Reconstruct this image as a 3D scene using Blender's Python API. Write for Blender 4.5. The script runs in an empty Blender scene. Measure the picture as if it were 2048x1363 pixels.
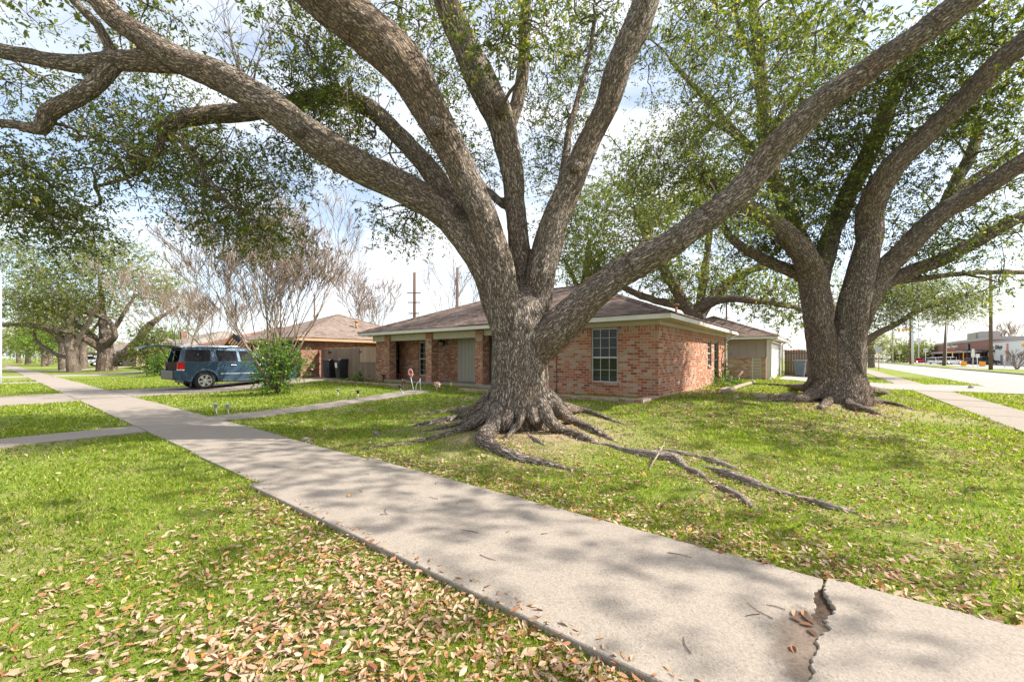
import bpy, bmesh, math, random
import numpy as np
from mathutils import Vector, Matrix

random.seed(7)
RNG = np.random.default_rng(11)
scene = bpy.context.scene
COL = scene.collection
R = math.radians

# ---------------------------------------------------------------- camera, sky, sun, exposure
F, CX, HZ, H = 815.0, 1024.0, 716.0, 1.45          # focal length and horizon in photograph pixels, eye height in metres
cam_d = bpy.data.cameras.new('camera')
cam = bpy.data.objects.new('camera', cam_d)
COL.objects.link(cam)
cam.location = (0, 0, H)
cam.rotation_euler = (R(90), 0, 0)
cam_d.sensor_width = 36
cam_d.lens = 36 * F / 2048
cam_d.shift_y = (HZ - 681.5) / 2048
cam_d.clip_start = 0.05
cam_d.clip_end = 4000
scene.camera = cam

SUN_EL, SUN_X, SUN_Y = 41.0, 1.0, -0.06
SUN_STRENGTH, SKY_STRENGTH, EXPOSURE = 5.0, 0.15, 0.95
world = bpy.data.worlds.new('World')
scene.world = world
world.use_nodes = True
wt = world.node_tree
for n in list(wt.nodes):
    wt.nodes.remove(n)
w_out = wt.nodes.new('ShaderNodeOutputWorld')
w_bg = wt.nodes.new('ShaderNodeBackground')
w_sky = wt.nodes.new('ShaderNodeTexSky')
w_sky.sky_type = 'NISHITA'
w_sky.sun_disc = False
w_sky.sun_elevation = R(SUN_EL)
w_sky.sun_rotation = math.atan2(SUN_X, SUN_Y)
w_sky.air_density = 1.0
w_sky.dust_density = 2.0
w_tc = wt.nodes.new('ShaderNodeTexCoord')
w_map = wt.nodes.new('ShaderNodeMapping')
w_map.inputs['Scale'].default_value = (1.0, 1.0, 2.6)
w_no = wt.nodes.new('ShaderNodeTexNoise')
w_no.inputs['Scale'].default_value = 2.2
w_no.inputs['Detail'].default_value = 7
w_no.inputs['Roughness'].default_value = 0.55
w_no.inputs['Distortion'].default_value = 0.3
w_rmp = wt.nodes.new('ShaderNodeValToRGB')
w_rmp.color_ramp.elements[0].position = 0.40
w_rmp.color_ramp.elements[0].color = (0.22, 0.22, 0.22, 1)
w_rmp.color_ramp.elements[1].position = 0.62
w_rmp.color_ramp.elements[1].color = (1, 1, 1, 1)
w_mix = wt.nodes.new('ShaderNodeMix')
w_mix.data_type = 'RGBA'
w_mix.inputs[7].default_value = (4.65, 4.78, 5.0, 1)    # bright thin cloud
wt.links.new(w_tc.outputs['Generated'], w_map.inputs['Vector'])
wt.links.new(w_map.outputs['Vector'], w_no.inputs['Vector'])
wt.links.new(w_no.outputs['Fac'], w_rmp.inputs['Fac'])
wt.links.new(w_rmp.outputs['Color'], w_mix.inputs[0])
wt.links.new(w_sky.outputs['Color'], w_mix.inputs[6])
wt.links.new(w_mix.outputs[2], w_bg.inputs['Color'])
w_bg.inputs['Strength'].default_value = SKY_STRENGTH
wt.links.new(w_bg.outputs['Background'], w_out.inputs['Surface'])

sun_d = bpy.data.lights.new('sun', 'SUN')
sun_d.energy = SUN_STRENGTH
sun_d.angle = R(0.53)
sun_d.color = (1.0, 0.95, 0.87)
sun = bpy.data.objects.new('sun', sun_d)
COL.objects.link(sun)
_s = Vector((SUN_X, SUN_Y, math.hypot(SUN_X, SUN_Y) * math.tan(R(SUN_EL)))).normalized()
sun.rotation_euler = _s.to_track_quat('Z', 'Y').to_euler()
sun.location = (30, -5, 40)

vs = scene.view_settings
vs.view_transform = 'Standard'
vs.look = 'None'
vs.exposure = EXPOSURE
vs.gamma = 1
vs.use_curve_mapping = False
scene.render.engine = 'CYCLES'
cy = scene.cycles
cy.max_bounces = 7
cy.diffuse_bounces = 4
cy.glossy_bounces = 3
cy.transmission_bounces = 4
cy.transparent_max_bounces = 12
cy.use_denoising = True
cy.caustics_reflective = False
cy.caustics_refractive = False

# ---------------------------------------------------------------- frames and terrain
AX, AY = -0.791, 0.612                # along the pavement, away to the left
_l = math.hypot(AX, AY); AX /= _l; AY /= _l
BX, BY = AY, -AX                      # from the pavement towards the houses
TH = math.atan2(-AY, -AX)             # rotation of the house frame: local x = -t, local y = s


def ts(x, y):
    return AX * x + AY * y, BX * x + BY * y


def xy(t, s):
    return AX * t + BX * s, AY * t + BY * s


def smooth(x):
    x = np.clip(x, 0, 1)
    return x * x * (3 - 2 * x)


TREE_SPOTS = []                       # (x, y, height, radius) little mounds round the trunks


def terr_ts(t, s):
    t = np.asarray(t, float); s = np.asarray(s, float)
    fa = smooth((s - 3.7) / 8.6)
    fb = smooth((s - 5.5) / 6.5)
    w = smooth((t - 15.5) / 4.0)
    z = 0.36 * (fa * (1 - w) + fb * w) * smooth((t + 2.7) / 5.6)
    x, y = xy(t, s)
    for (mx, my, mh, mr) in TREE_SPOTS:
        z = z + mh * np.exp(-((x - mx) ** 2 + (y - my) ** 2) / (mr * mr))
    z = np.where((s > 1.55) & (s < 3.5), np.minimum(z, 0.0), z)
    z = np.where((t < -6.62) & (t > -14.48), -0.2, z)
    z = np.where((s < -1.72) & (s > -9.7), -0.2, z)
    return z


def terr(x, y):
    t, s = ts(np.asarray(x, float), np.asarray(y, float))
    return terr_ts(t, s)


TREE_SPOTS.append((0.15, 7.75, 0.13, 1.7))
TREE_SPOTS.append((8.9, 11.1, 0.16, 1.9))


def G(u, v, lift=0.0):
    """point on the terrain seen at photograph pixel (u, v)"""
    z = 0.0
    for _ in range(14):
        d = (H - z) * F / max(v - HZ, 1.0)
        x = (u - CX) * d / F
        z = 0.5 * z + 0.5 * float(terr(x, d))
    return Vector((x, d, z + lift))


def P(u, v, d):
    return Vector(((u - CX) * d / F, d, H - (v - HZ) * d / F))


def HL(t, s, z):
    x, y = xy(t, s)
    return Vector((x, y, z))


# ---------------------------------------------------------------- numpy value noise
def _hash(ix, iy, iz, seed):
    h = (ix * 374761393 + iy * 668265263 + iz * 2147483647 + seed * 974634777) & 0xFFFFFFFF
    h = ((h ^ (h >> 13)) * 1274126177) & 0xFFFFFFFF
    h = h ^ (h >> 16)
    return (h & 0xFFFF) / 65535.0


def vnoise(p, seed=0):
    p = np.asarray(p, float)
    i = np.floor(p).astype(np.int64)
    f = p - i
    f = f * f * (3 - 2 * f)
    r = 0
    for dx in (0, 1):
        wx = f[:, 0] if dx else 1 - f[:, 0]
        for dy in (0, 1):
            wy = f[:, 1] if dy else 1 - f[:, 1]
            for dz in (0, 1):
                wz = f[:, 2] if dz else 1 - f[:, 2]
                r = r + wx * wy * wz * _hash(i[:, 0] + dx, i[:, 1] + dy, i[:, 2] + dz, seed)
    return r


def noise2(x, y, sc, seed=0, oct=2):
    x = np.asarray(x, float).ravel(); y = np.asarray(y, float).ravel()
    r = 0; a = 1; tot = 0
    for k in range(oct):
        r = r + a * vnoise(np.stack([x * sc, y * sc, np.full_like(x, 3.7 + k)], 1), seed + k)
        tot += a; a *= 0.5; sc *= 2.1
    return r / tot


# ---------------------------------------------------------------- object helpers
def put(o, parent=None):
    COL.objects.link(o)
    if parent is not None:
        o.parent = parent
    return o


def tag(o, label, cat, group=None):
    o['label'] = label
    o['category'] = cat
    if group:
        o['group'] = group
    return o


def thing(name, label, cat, loc=(0, 0, 0), rz=0.0, group=None):
    o = bpy.data.objects.new(name, None)
    o.empty_display_size = 0.2
    o.location = loc
    o.rotation_euler = (0, 0, rz)
    put(o)
    return tag(o, label, cat, group)


def hthing(name, label, cat, t, s, z, group=None):
    """a thing standing in the house frame"""
    return thing(name, label, cat, HL(t, s, z), TH, group)


def dup_tree(root, loc=None, rz=None, label=None, scale=None):
    r = root.copy(); COL.objects.link(r)
    if loc is not None: r.location = loc
    if rz is not None: r.rotation_euler = (0, 0, rz)
    if label: r['label'] = label
    if scale: r.scale = (scale,) * 3
    for ch in list(root.children):
        c = ch.copy(); COL.objects.link(c); c.parent = r
        for g in list(ch.children):
            d = g.copy(); COL.objects.link(d); d.parent = c
    return r


class MB:
    """collects shapes into one mesh; off is subtracted from every point"""
    def __init__(self, off=(0, 0, 0)):
        self.v = []; self.f = []; self.uv = []; self.m = []; self.off = Vector(off); self.sm = []

    def add(self, verts, faces, mat=0, uvs=None, smooth=False):
        b = len(self.v)
        for p in verts:
            self.v.append((p[0] - self.off[0], p[1] - self.off[1], p[2] - self.off[2]))
        for k, fc in enumerate(faces):
            self.f.append([b + i for i in fc])
            self.m.append(mat)
            self.sm.append(smooth)
            if uvs is not None:
                self.uv.append(uvs[k])
            else:
                ps = [Vector(verts[i]) for i in fc]
                n = (ps[1] - ps[0]).cross(ps[2] - ps[1])
                a = max(range(3), key=lambda q: abs(n[q]))
                if a == 0: self.uv.append([(p[1], p[2]) for p in ps])
                elif a == 1: self.uv.append([(p[0], p[2]) for p in ps])
                else: self.uv.append([(p[0], p[1]) for p in ps])

    def box(self, x0, x1, y0, y1, z0, z1, mat=0, swap=False):
        V = [(x0, y0, z0), (x1, y0, z0), (x1, y1, z0), (x0, y1, z0), (x0, y0, z1), (x1, y0, z1), (x1, y1, z1), (x0, y1, z1)]
        Fs = [(0, 3, 2, 1), (4, 5, 6, 7), (0, 1, 5, 4), (1, 2, 6, 5), (2, 3, 7, 6), (3, 0, 4, 7)]
        k = len(self.uv)
        self.add(V, Fs, mat)
        if swap:
            for q in range(k, len(self.uv)):
                self.uv[q] = [(b, a) for a, b in self.uv[q]]

    def hbox(self, t0, t1, s0, s1, z0, z1, mat=0, swap=False):
        self.box(-t1, -t0, s0, s1, z0, z1, mat, swap)

    def frustum(self, c, b, t, z0, z1, mat=0, dx=0, dy=0):
        """rectangular frustum: bottom half sizes b, top half sizes t"""
        x, y = c
        V = [(x - b[0], y - b[1], z0), (x + b[0], y - b[1], z0), (x + b[0], y + b[1], z0), (x - b[0], y + b[1], z0),
             (x - t[0] + dx, y - t[1] + dy, z1), (x + t[0] + dx, y - t[1] + dy, z1), (x + t[0] + dx, y + t[1] + dy, z1), (x - t[0] + dx, y + t[1] + dy, z1)]
        self.add(V, [(0, 3, 2, 1), (4, 5, 6, 7), (0, 1, 5, 4), (1, 2, 6, 5), (2, 3, 7, 6), (3, 0, 4, 7)], mat)

    def poly(self, pts, axis, a, b, mat=0):
        """prism: 2D polygon pts extruded along axis from a to b (axis 'y': pts are x,z)"""
        n = len(pts)
        def mk(p, d):
            return {'x': (d, p[0], p[1]), 'y': (p[0], d, p[1]), 'z': (p[0], p[1], d)}[axis]
        V = [mk(p, a) for p in pts] + [mk(p, b) for p in pts]
        Fs = [tuple(range(n)), tuple(range(2 * n - 1, n - 1, -1))]
        for i in range(n):
            j = (i + 1) % n
            Fs.append((i, i + n, j + n, j))
        self.add(V, Fs, mat)

    def tube(self, pts, rad, sides=6, mat=0, cap=True, smooth=True):
        pts = [Vector(p) for p in pts]
        n = len(pts)
        if not hasattr(rad, '__len__'):
            rad = [rad] * n
        up = None
        V = []
        for i in range(n):
            d = (pts[min(i + 1, n - 1)] - pts[max(i - 1, 0)])
            if d.length < 1e-9: d = Vector((0, 0, 1))
            d.normalize()
            if up is None:
                up = Vector((1, 0, 0)) if abs(d.x) < 0.8 else Vector((0, 1, 0))
            up = (up - d * up.dot(d))
            if up.length < 1e-6: up = d.orthogonal()
            up.normalize()
            w = d.cross(up)
            for k in range(sides):
                a = 2 * math.pi * k / sides
                V.append(pts[i] + (up * math.cos(a) + w * math.sin(a)) * rad[i])
        Fs = []
        for i in range(n - 1):
            for k in range(sides):
                k2 = (k + 1) % sides
                Fs.append((i * sides + k, i * sides + k2, (i + 1) * sides + k2, (i + 1) * sides + k))
        if cap:
            Fs.append(tuple(range(sides - 1, -1, -1)))
            Fs.append(tuple((n - 1) * sides + k for k in range(sides)))
        self.add(V, Fs, mat, smooth=smooth)

    def lathe(self, prof, c=(0, 0, 0), axis='z', n=20, mat=0, smooth=True):
        """profile of (radius, height) turned about an axis through c"""
        V = []
        for (r, h) in prof:
            for k in range(n):
                a = 2 * math.pi * k / n
                p = (r * math.cos(a), r * math.sin(a), h)
                if axis == 'y': p = (p[0], p[2], p[1])
                if axis == 'x': p = (p[2], p[0], p[1])
                V.append((c[0] + p[0], c[1] + p[1], c[2] + p[2]))
        Fs = []
        for i in range(len(prof) - 1):
            for k in range(n):
                k2 = (k + 1) % n
                Fs.append((i * n + k, i * n + k2, (i + 1) * n + k2, (i + 1) * n + k))
        Fs.append(tuple(range(n))); Fs.append(tuple((len(prof) - 1) * n + k for k in range(n)))
        self.add(V, Fs, mat, smooth=smooth)

    def build(self, name, mats, parent=None, bevel=0, seg=2, kind=None, rot=None):
        me = bpy.data.meshes.new(name)
        me.from_pydata(self.v, [], self.f)
        if not isinstance(mats, (list, tuple)): mats = [mats]
        for m in mats: me.materials.append(m)
        me.polygons.foreach_set('material_index', self.m)
        me.polygons.foreach_set('use_smooth', self.sm)
        ul = me.uv_layers.new(name='UVMap')
        flat = []
        for q in self.uv:
            for p in q: flat += [p[0], p[1]]
        ul.data.foreach_set('uv', flat)
        bm = bmesh.new(); bm.from_mesh(me)
        bmesh.ops.recalc_face_normals(bm, faces=bm.faces)
        bm.to_mesh(me); bm.free()
        me.update()
        o = bpy.data.objects.new(name, me)
        put(o, parent)
        if bevel:
            md = o.modifiers.new('bevel', 'BEVEL'); md.width = bevel; md.segments = seg; md.limit_method = 'ANGLE'; md.angle_limit = R(35)
        if kind: o['kind'] = kind
        return o


def np_mesh(name, V, faces_n, mats, parent=None, attr=None, smooth=False, kind=None, vecattr=None):
    """big mesh from arrays: V (n,3), every face has faces_n consecutive vertices (or an index array)"""
    me = bpy.data.meshes.new(name)
    V = np.asarray(V, np.float32)
    me.vertices.add(len(V)); me.vertices.foreach_set('co', V.ravel())
    if isinstance(faces_n, int):
        idx = np.arange(len(V), dtype=np.int32); k = faces_n
    else:
        idx = np.asarray(faces_n, np.int32); k = idx.shape[1]; idx = idx.ravel()
    nf = len(idx) // k
    me.loops.add(len(idx)); me.loops.foreach_set('vertex_index', idx)
    me.polygons.add(nf)
    me.polygons.foreach_set('loop_start', np.arange(0, len(idx), k, dtype=np.int32))
    if smooth:
        me.polygons.foreach_set('use_smooth', np.ones(nf, bool))
    me.update(calc_edges=True)
    if not isinstance(mats, (list, tuple)): mats = [mats]
    for m in mats: me.materials.append(m)
    if attr is not None:
        a = me.attributes.new('rnd', 'FLOAT', 'POINT'); a.data.foreach_set('value', np.asarray(attr, np.float32))
    if vecattr is not None:
        a = me.attributes.new('bark', 'FLOAT_VECTOR', 'POINT'); a.data.foreach_set('vector', np.asarray(vecattr, np.float32).ravel())
    o = bpy.data.objects.new(name, me)
    put(o, parent)
    if kind: o['kind'] = kind
    return o


# ---------------------------------------------------------------- materials
class Mat:
    def __init__(self, name):
        self.m = bpy.data.materials.new(name); self.m.use_nodes = True
        self.t = self.m.node_tree
        self.b = self.t.nodes['Principled BSDF']; self.out = self.t.nodes['Material Output']

    def n(self, typ, **kw):
        nd = self.t.nodes.new('ShaderNode' + typ)
        for k, v in kw.items():
            if hasattr(nd, k): setattr(nd, k, v)
            else: nd.inputs[k].default_value = v
        return nd

    def l(self, a, b): self.t.links.new(a, b)

    def uv(self): return self.n('TexCoord').outputs['UV']
    def obj(self): return self.n('TexCoord').outputs['Object']
    def pos(self): return self.n('NewGeometry').outputs['Position']

    def attr(self, name, vec=False):
        nd = self.n('Attribute'); nd.attribute_name = name
        return nd.outputs['Vector' if vec else 'Fac']

    def map(self, v, scale=(1, 1, 1), rot=(0, 0, 0)):
        nd = self.n('Mapping'); nd.inputs['Scale'].default_value = scale; nd.inputs['Rotation'].default_value = rot
        self.l(v, nd.inputs['Vector']); return nd.outputs['Vector']

    def noise(self, v, scale, detail=3, rough=0.5, dist=0.0):
        nd = self.n('TexNoise'); nd.inputs['Scale'].default_value = scale; nd.inputs['Detail'].default_value = detail
        nd.inputs['Roughness'].default_value = rough; nd.inputs['Distortion'].default_value = dist
        if v is not None: self.l(v, nd.inputs['Vector'])
        return nd.outputs['Fac']

    def voro(self, v, scale, feat='F1', out='Distance'):
        nd = self.n('TexVoronoi', feature=feat); nd.inputs['Scale'].default_value = scale
        self.l(v, nd.inputs['Vector']); return nd.outputs[out]

    def ramp(self, fac, stops, interp='LINEAR'):
        nd = self.n('ValToRGB'); cr = nd.color_ramp; cr.interpolation = interp
        while len(cr.elements) < len(stops): cr.elements.new(0.5)
        for e, (p, c) in zip(cr.elements, stops):
            e.position = p
            e.color = (c, c, c, 1) if not hasattr(c, '__len__') else (c[0], c[1], c[2], 1)
        self.l(fac, nd.inputs['Fac']); return nd.outputs['Color']

    def mix(self, fac, a, b, mode='MIX'):
        nd = self.n('Mix', data_type='RGBA', blend_type=mode)
        for s, x in ((0, fac), (6, a), (7, b)):
            if hasattr(x, 'links') or hasattr(x, 'is_linked'): self.l(x, nd.inputs[s])
            elif s == 0: nd.inputs[0].default_value = x
            else: nd.inputs[s].default_value = (x[0], x[1], x[2], 1)
        return nd.outputs[2]

    def math(self, op, a, b=0.0):
        nd = self.n('Math', operation=op)
        for s, x in ((0, a), (1, b)):
            if hasattr(x, 'is_linked'): self.l(x, nd.inputs[s])
            else: nd.inputs[s].default_value = x
        return nd.outputs[0]

    def add3(self, v, fac, amt):
        """vector v shifted by noise colour-like scalar"""
        nd = self.n('VectorMath', operation='ADD')
        sc = self.n('VectorMath', operation='SCALE'); sc.inputs['Scale'].default_value = amt
        self.l(fac, sc.inputs[0]); self.l(v, nd.inputs[0]); self.l(sc.outputs[0], nd.inputs[1]); return nd.outputs[0]

    def bump(self, h, strength=0.5, dist=0.02):
        nd = self.n('Bump'); nd.inputs['Strength'].default_value = strength; nd.inputs['Distance'].default_value = dist
        self.l(h, nd.inputs['Height']); self.l(nd.outputs['Normal'], self.b.inputs['Normal'])

    def fin(self, color=None, rough=0.8, metal=0.0, spec=None):
        if color is not None:
            if hasattr(color, 'is_linked'): self.l(color, self.b.inputs['Base Color'])
            else: self.b.inputs['Base Color'].default_value = (color[0], color[1], color[2], 1)
        if hasattr(rough, 'is_linked'): self.l(rough, self.b.inputs['Roughness'])
        else: self.b.inputs['Roughness'].default_value = rough
        self.b.inputs['Metallic'].default_value = metal
        if spec is not None: self.b.inputs['Specular IOR Level'].default_value = spec
        return self.m


def plain(name, c, rough=0.6, metal=0.0, var=0.12, scale=6.0, spec=None):
    q = Mat(name)
    f = q.noise(q.obj(), scale, 4, 0.6)
    col = q.ramp(f, [(0.25, [x * (1 - var) for x in c]), (0.75, [min(1, x * (1 + var)) for x in c])])
    q.bump(q.noise(q.obj(), scale * 12, 2), 0.06, 0.01)
    return q.fin(col, rough, metal, spec)


def brick_mat(name, soldier=False, tones=None, mortar=(0.47, 0.39, 0.315), bw=0.20, bh=0.081):
    q = Mat(name)
    uv = q.uv()
    if soldier:
        uv = q.map(uv, rot=(0, 0, R(90)))
    wob = q.noise(uv, 9, 2)
    uv2 = q.add3(uv, wob, 0.006)
    br = q.n('TexBrick')
    br.inputs['Color1'].default_value = (0, 0, 0, 1); br.inputs['Color2'].default_value = (1, 1, 1, 1)
    br.inputs['Mortar'].default_value = (0.5, 0.5, 0.5, 1)
    br.inputs['Scale'].default_value = 1
    br.inputs['Mortar Size'].default_value = 0.0085
    br.inputs['Mortar Smooth'].default_value = 0.35
    br.inputs['Brick Width'].default_value = bw; br.inputs['Row Height'].default_value = bh
    q.l(uv2, br.inputs['Vector'])
    tones = tones or [(0.38, 0.125, 0.055), (0.45, 0.17, 0.085), (0.29, 0.095, 0.05), (0.47, 0.22, 0.12), (0.43, 0.29, 0.20), (0.37, 0.15, 0.08), (0.46, 0.34, 0.25), (0.25, 0.09, 0.055), (0.42, 0.14, 0.07), (0.39, 0.28, 0.21)]
    k = len(tones)
    col = q.ramp(br.outputs['Color'], [((i + 0.0) / k, tones[i]) for i in range(k)], 'CONSTANT')
    sp = q.noise(uv, 70, 4, 0.7)
    col = q.mix(0.35, col, q.ramp(sp, [(0.3, (0.10, 0.06, 0.045)), (0.7, (0.46, 0.36, 0.29))]), 'SOFT_LIGHT')
    big = q.ramp(q.noise(uv, 1.3, 4, 0.65), [(0.46, 0.0), (0.78, 0.35)])
    col = q.mix(big, col, (0.42, 0.34, 0.28))
    mcol = q.mix(q.noise(uv, 40, 3), (mortar[0] * .8, mortar[1] * .8, mortar[2] * .8), mortar)
    col = q.mix(br.outputs['Fac'], col, mcol)
    hgt = q.math('ADD', q.math('MULTIPLY', br.outputs['Fac'], -1.0), q.math('MULTIPLY', sp, 0.35))
    q.bump(hgt, 0.7, 0.008)
    return q.fin(col, 0.9, spec=0.2)


def shingle_mat(name, c1, c2, c3):
    q = Mat(name)
    uv = q.uv()
    uv2 = q.add3(uv, q.noise(uv, 5, 2), 0.01)
    br = q.n('TexBrick')
    br.inputs['Color1'].default_value = (0, 0, 0, 1); br.inputs['Color2'].default_value = (1, 1, 1, 1); br.inputs['Mortar'].default_value = (0, 0, 0, 1)
    br.inputs['Scale'].default_value = 1; br.inputs['Mortar Size'].default_value = 0.008; br.inputs['Mortar Smooth'].default_value = 0.3
    br.inputs['Brick Width'].default_value = 0.26; br.inputs['Row Height'].default_value = 0.14
    q.l(uv2, br.inputs['Vector'])
    col = q.ramp(br.outputs['Color'], [(0.0, c1), (0.35, c2), (0.7, c3), (1.0, c2)])
    gr = q.noise(uv, 120, 3, 0.7)
    col = q.mix(0.5, col, q.ramp(gr, [(0.3, 0.25), (0.7, 0.75)]), 'OVERLAY')
    col = q.mix(q.ramp(q.noise(uv, 0.8, 4), [(0.45, 0.0), (0.8, 0.4)]), col, [x * 1.25 for x in c3])
    col = q.mix(q.math('MULTIPLY', br.outputs['Fac'], 0.75), col, [x * .25 for x in c1])
    q.bump(q.math('ADD', q.math('MULTIPLY', br.outputs['Fac'], -1.0), q.math('MULTIPLY', gr, .3)), 0.6, 0.012)
    return q.fin(col, 0.95, spec=0.15)


def leaf_mat(name, stops, trans=0.35, rough=0.5, tcol=None):
    q = Mat(name)
    a = q.attr('rnd')
    col = q.ramp(a, stops)
    q.fin(col, rough, spec=0.35)
    tr = q.n('BsdfTranslucent')
    q.l(q.mix(1.0, col, tcol or (1.5, 1.6, 0.7), 'MULTIPLY'), tr.inputs['Color'])
    mx = q.n('MixShader'); mx.inputs[0].default_value = trans
    q.l(q.b.outputs[0], mx.inputs[1]); q.l(tr.outputs[0], mx.inputs[2]); q.l(mx.outputs[0], q.out.inputs['Surface'])
    return q.m


def bark_mat(name, ridge=(0.70, 0.60, 0.50), ridge2=(0.50, 0.41, 0.325), crack=(0.095, 0.072, 0.055), warm=(0.47, 0.30, 0.18), lich=(0.66, 0.63, 0.57), sc=1.0):
    q = Mat(name)
    p = q.attr('bark', True)
    wob = q.n('TexNoise'); wob.inputs['Scale'].default_value = 11 * sc; wob.inputs['Detail'].default_value = 4
    q.l(p, wob.inputs['Vector'])
    p2 = q.add3(p, wob.outputs['Color'], 0.05 / sc)
    ps = q.map(p2, (1, 1, 0.30))
    e1 = q.voro(ps, 34 * sc, 'DISTANCE_TO_EDGE')
    c1 = q.voro(ps, 34 * sc, 'F1', 'Color')
    rn = q.noise(q.map(p2, (1, 1, 0.22)), 30 * sc, 4, 0.6)
    rid = q.math('ABSOLUTE', q.math('SUBTRACT', rn, 0.5))
    h0 = q.ramp(rid, [(0.0, 0.0), (0.05, 0.35), (0.15, 1.0)])
    h1 = q.ramp(e1, [(0.0, 0.15), (0.10, 0.7), (0.30, 1.0)])
    fine = q.noise(q.map(p, (1, 1, .6)), 110 * sc, 4, 0.7)
    h = q.math('ADD', q.math('MULTIPLY', h0, 0.6), q.math('MULTIPLY', h1, 0.45))
    h = q.math('ADD', h, q.math('MULTIPLY', fine, 0.3))
    base = q.mix(q.noise(p, 2.2 * sc, 4, 0.6), ridge2, ridge)
    base = q.mix(q.math('MULTIPLY', c1, 0.4), base, ridge)
    base = q.mix(q.ramp(q.noise(q.map(p, (1, 1, 0.5)), 1.1 * sc, 4, 0.6), [(0.44, 0.0), (0.64, 0.7)]), base, warm)  # brown bark tints, deepened to stand for warm light bounced off the ground
    dk = q.math('MULTIPLY', h0, h1)
    col = q.mix(q.ramp(dk, [(0.05, 0.0), (0.75, 1.0)]), crack, base)
    li = q.ramp(q.noise(q.map(p, (1, 1, .7)), 46 * sc, 3, 0.6), [(0.56, 0.0), (0.63, 0.9)])
    li2 = q.ramp(q.noise(p, 9 * sc, 5, 0.7), [(0.60, 0.0), (0.68, 0.7)])
    lm = q.math('MAXIMUM', q.math('MULTIPLY', li, q.ramp(q.noise(p, 1.9 * sc, 3), [(0.36, 0.2), (0.62, 0.85)])), li2)
    col = q.mix(q.math('MULTIPLY', lm, q.math('ADD', q.math('MULTIPLY', dk, .8), .1)), col, lich)
    q.bump(h, 1.0, 0.04 / sc)
    return q.fin(col, 0.95, spec=0.12)


def concrete_mat(name, c=(0.33, 0.282, 0.232), speck=1.0, joints=False):
    q = Mat(name)
    p = q.pos()
    big = q.noise(p, 0.9, 5, 0.65)
    col = q.ramp(big, [(0.25, [x * .80 for x in c]), (0.5, c), (0.78, [min(1, x * 1.13) for x in c])])
    st = q.ramp(q.noise(p, 3.5, 6, 0.7), [(0.55, 0.0), (0.75, 0.45)])
    col = q.mix(st, col, [x * .62 for x in c])
    vc = q.voro(p, 95, 'F1', 'Color')
    sp = q.ramp(vc, [(0.0, [x * .45 for x in c]), (0.25, [x * .8 for x in c]), (0.6, c), (1.0, [min(1, x * 1.3) for x in c])])
    col = q.mix(0.55 * speck, col, sp)
    f = q.noise(p, 160, 3, 0.7)
    col = q.mix(0.25 * speck, col, q.ramp(f, [(0.35, 0.12), (0.65, 0.6)]), 'OVERLAY')
    q.bump(q.math('ADD', f, q.voro(p, 95)), 0.28, 0.005)
    return q.fin(col, 0.92, spec=0.2)


M = {}
M['brick'] = brick_mat('weathered_brick')
M['soldier'] = brick_mat('soldier_brick', soldier=True)
M['brick_pale'] = brick_mat('pale_brick', tones=[(0.40, 0.27, 0.20), (0.45, 0.34, 0.27), (0.33, 0.18, 0.13), (0.48, 0.39, 0.32), (0.37, 0.23, 0.17)])
M['brick_red'] = brick_mat('red_brick', tones=[(0.26, 0.10, 0.06), (0.31, 0.13, 0.08), (0.22, 0.08, 0.05), (0.35, 0.20, 0.14)], mortar=(0.30, 0.24, 0.19))
M['shingle'] = shingle_mat('brown_shingle', (0.075, 0.05, 0.04), (0.15, 0.105, 0.085), (0.22, 0.16, 0.13))
M['shingle2'] = shingle_mat('tan_shingle', (0.13, 0.095, 0.075), (0.205, 0.155, 0.125), (0.26, 0.20, 0.165))
M['shingle_red'] = shingle_mat('red_shingle', (0.19, 0.085, 0.058), (0.28, 0.14, 0.10), (0.33, 0.18, 0.13))
M['shingle_grey'] = shingle_mat('grey_shingle', (0.16, 0.14, 0.12), (0.25, 0.22, 0.19), (0.33, 0.29, 0.25))
M['fascia'] = plain('white_trim_paint', (0.66, 0.63, 0.57), 0.55, var=0.08, scale=3)
M['frieze'] = plain('beige_trim_paint', (0.46, 0.41, 0.32), 0.6, var=0.08, scale=3)
M['soffit'] = plain('soffit_paint', (0.58, 0.50, 0.39), 0.6, var=0.07, scale=3)
M['peach'] = plain('peach_trim_paint', (0.52, 0.27, 0.15), 0.6, var=0.08)
M['siding'] = plain('beige_grey_siding', (0.35, 0.305, 0.255), 0.7, var=0.07, scale=2)
M['door'] = plain('grey_door_paint', (0.31, 0.285, 0.24), 0.5, var=0.06, scale=2)
M['white'] = plain('white_paint', (0.72, 0.71, 0.68), 0.5, var=0.05)
M['window_frame'] = plain('window_frame_white', (0.45, 0.45, 0.42), 0.45, var=0.05)
M['blind'] = plain('blind_slats', (0.24, 0.225, 0.20), 0.6, var=0.05)
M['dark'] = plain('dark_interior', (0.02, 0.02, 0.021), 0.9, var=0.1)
M['black'] = plain('black_plastic', (0.022, 0.023, 0.026), 0.45, var=0.2)
M['black_metal'] = plain('black_metal', (0.02, 0.02, 0.02), 0.4, metal=0.3)
M['bin_grey'] = plain('grey_plastic', (0.085, 0.105, 0.125), 0.5, var=0.12)
M['steel'] = plain('galvanised_steel', (0.5, 0.5, 0.5), 0.4, metal=0.6)
M['pole_paint'] = plain('pale_pole_paint', (0.66, 0.69, 0.70), 0.5)
M['orange'] = plain('orange_yellow_paint', (0.80, 0.36, 0.03), 0.55, var=0.08)
M['rust_post'] = plain('brown_post', (0.40, 0.20, 0.09), 0.7)
M['red'] = plain('red_plastic', (0.62, 0.04, 0.03), 0.4)
M['blue'] = plain('blue_plastic', (0.05, 0.25, 0.62), 0.4)
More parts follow.
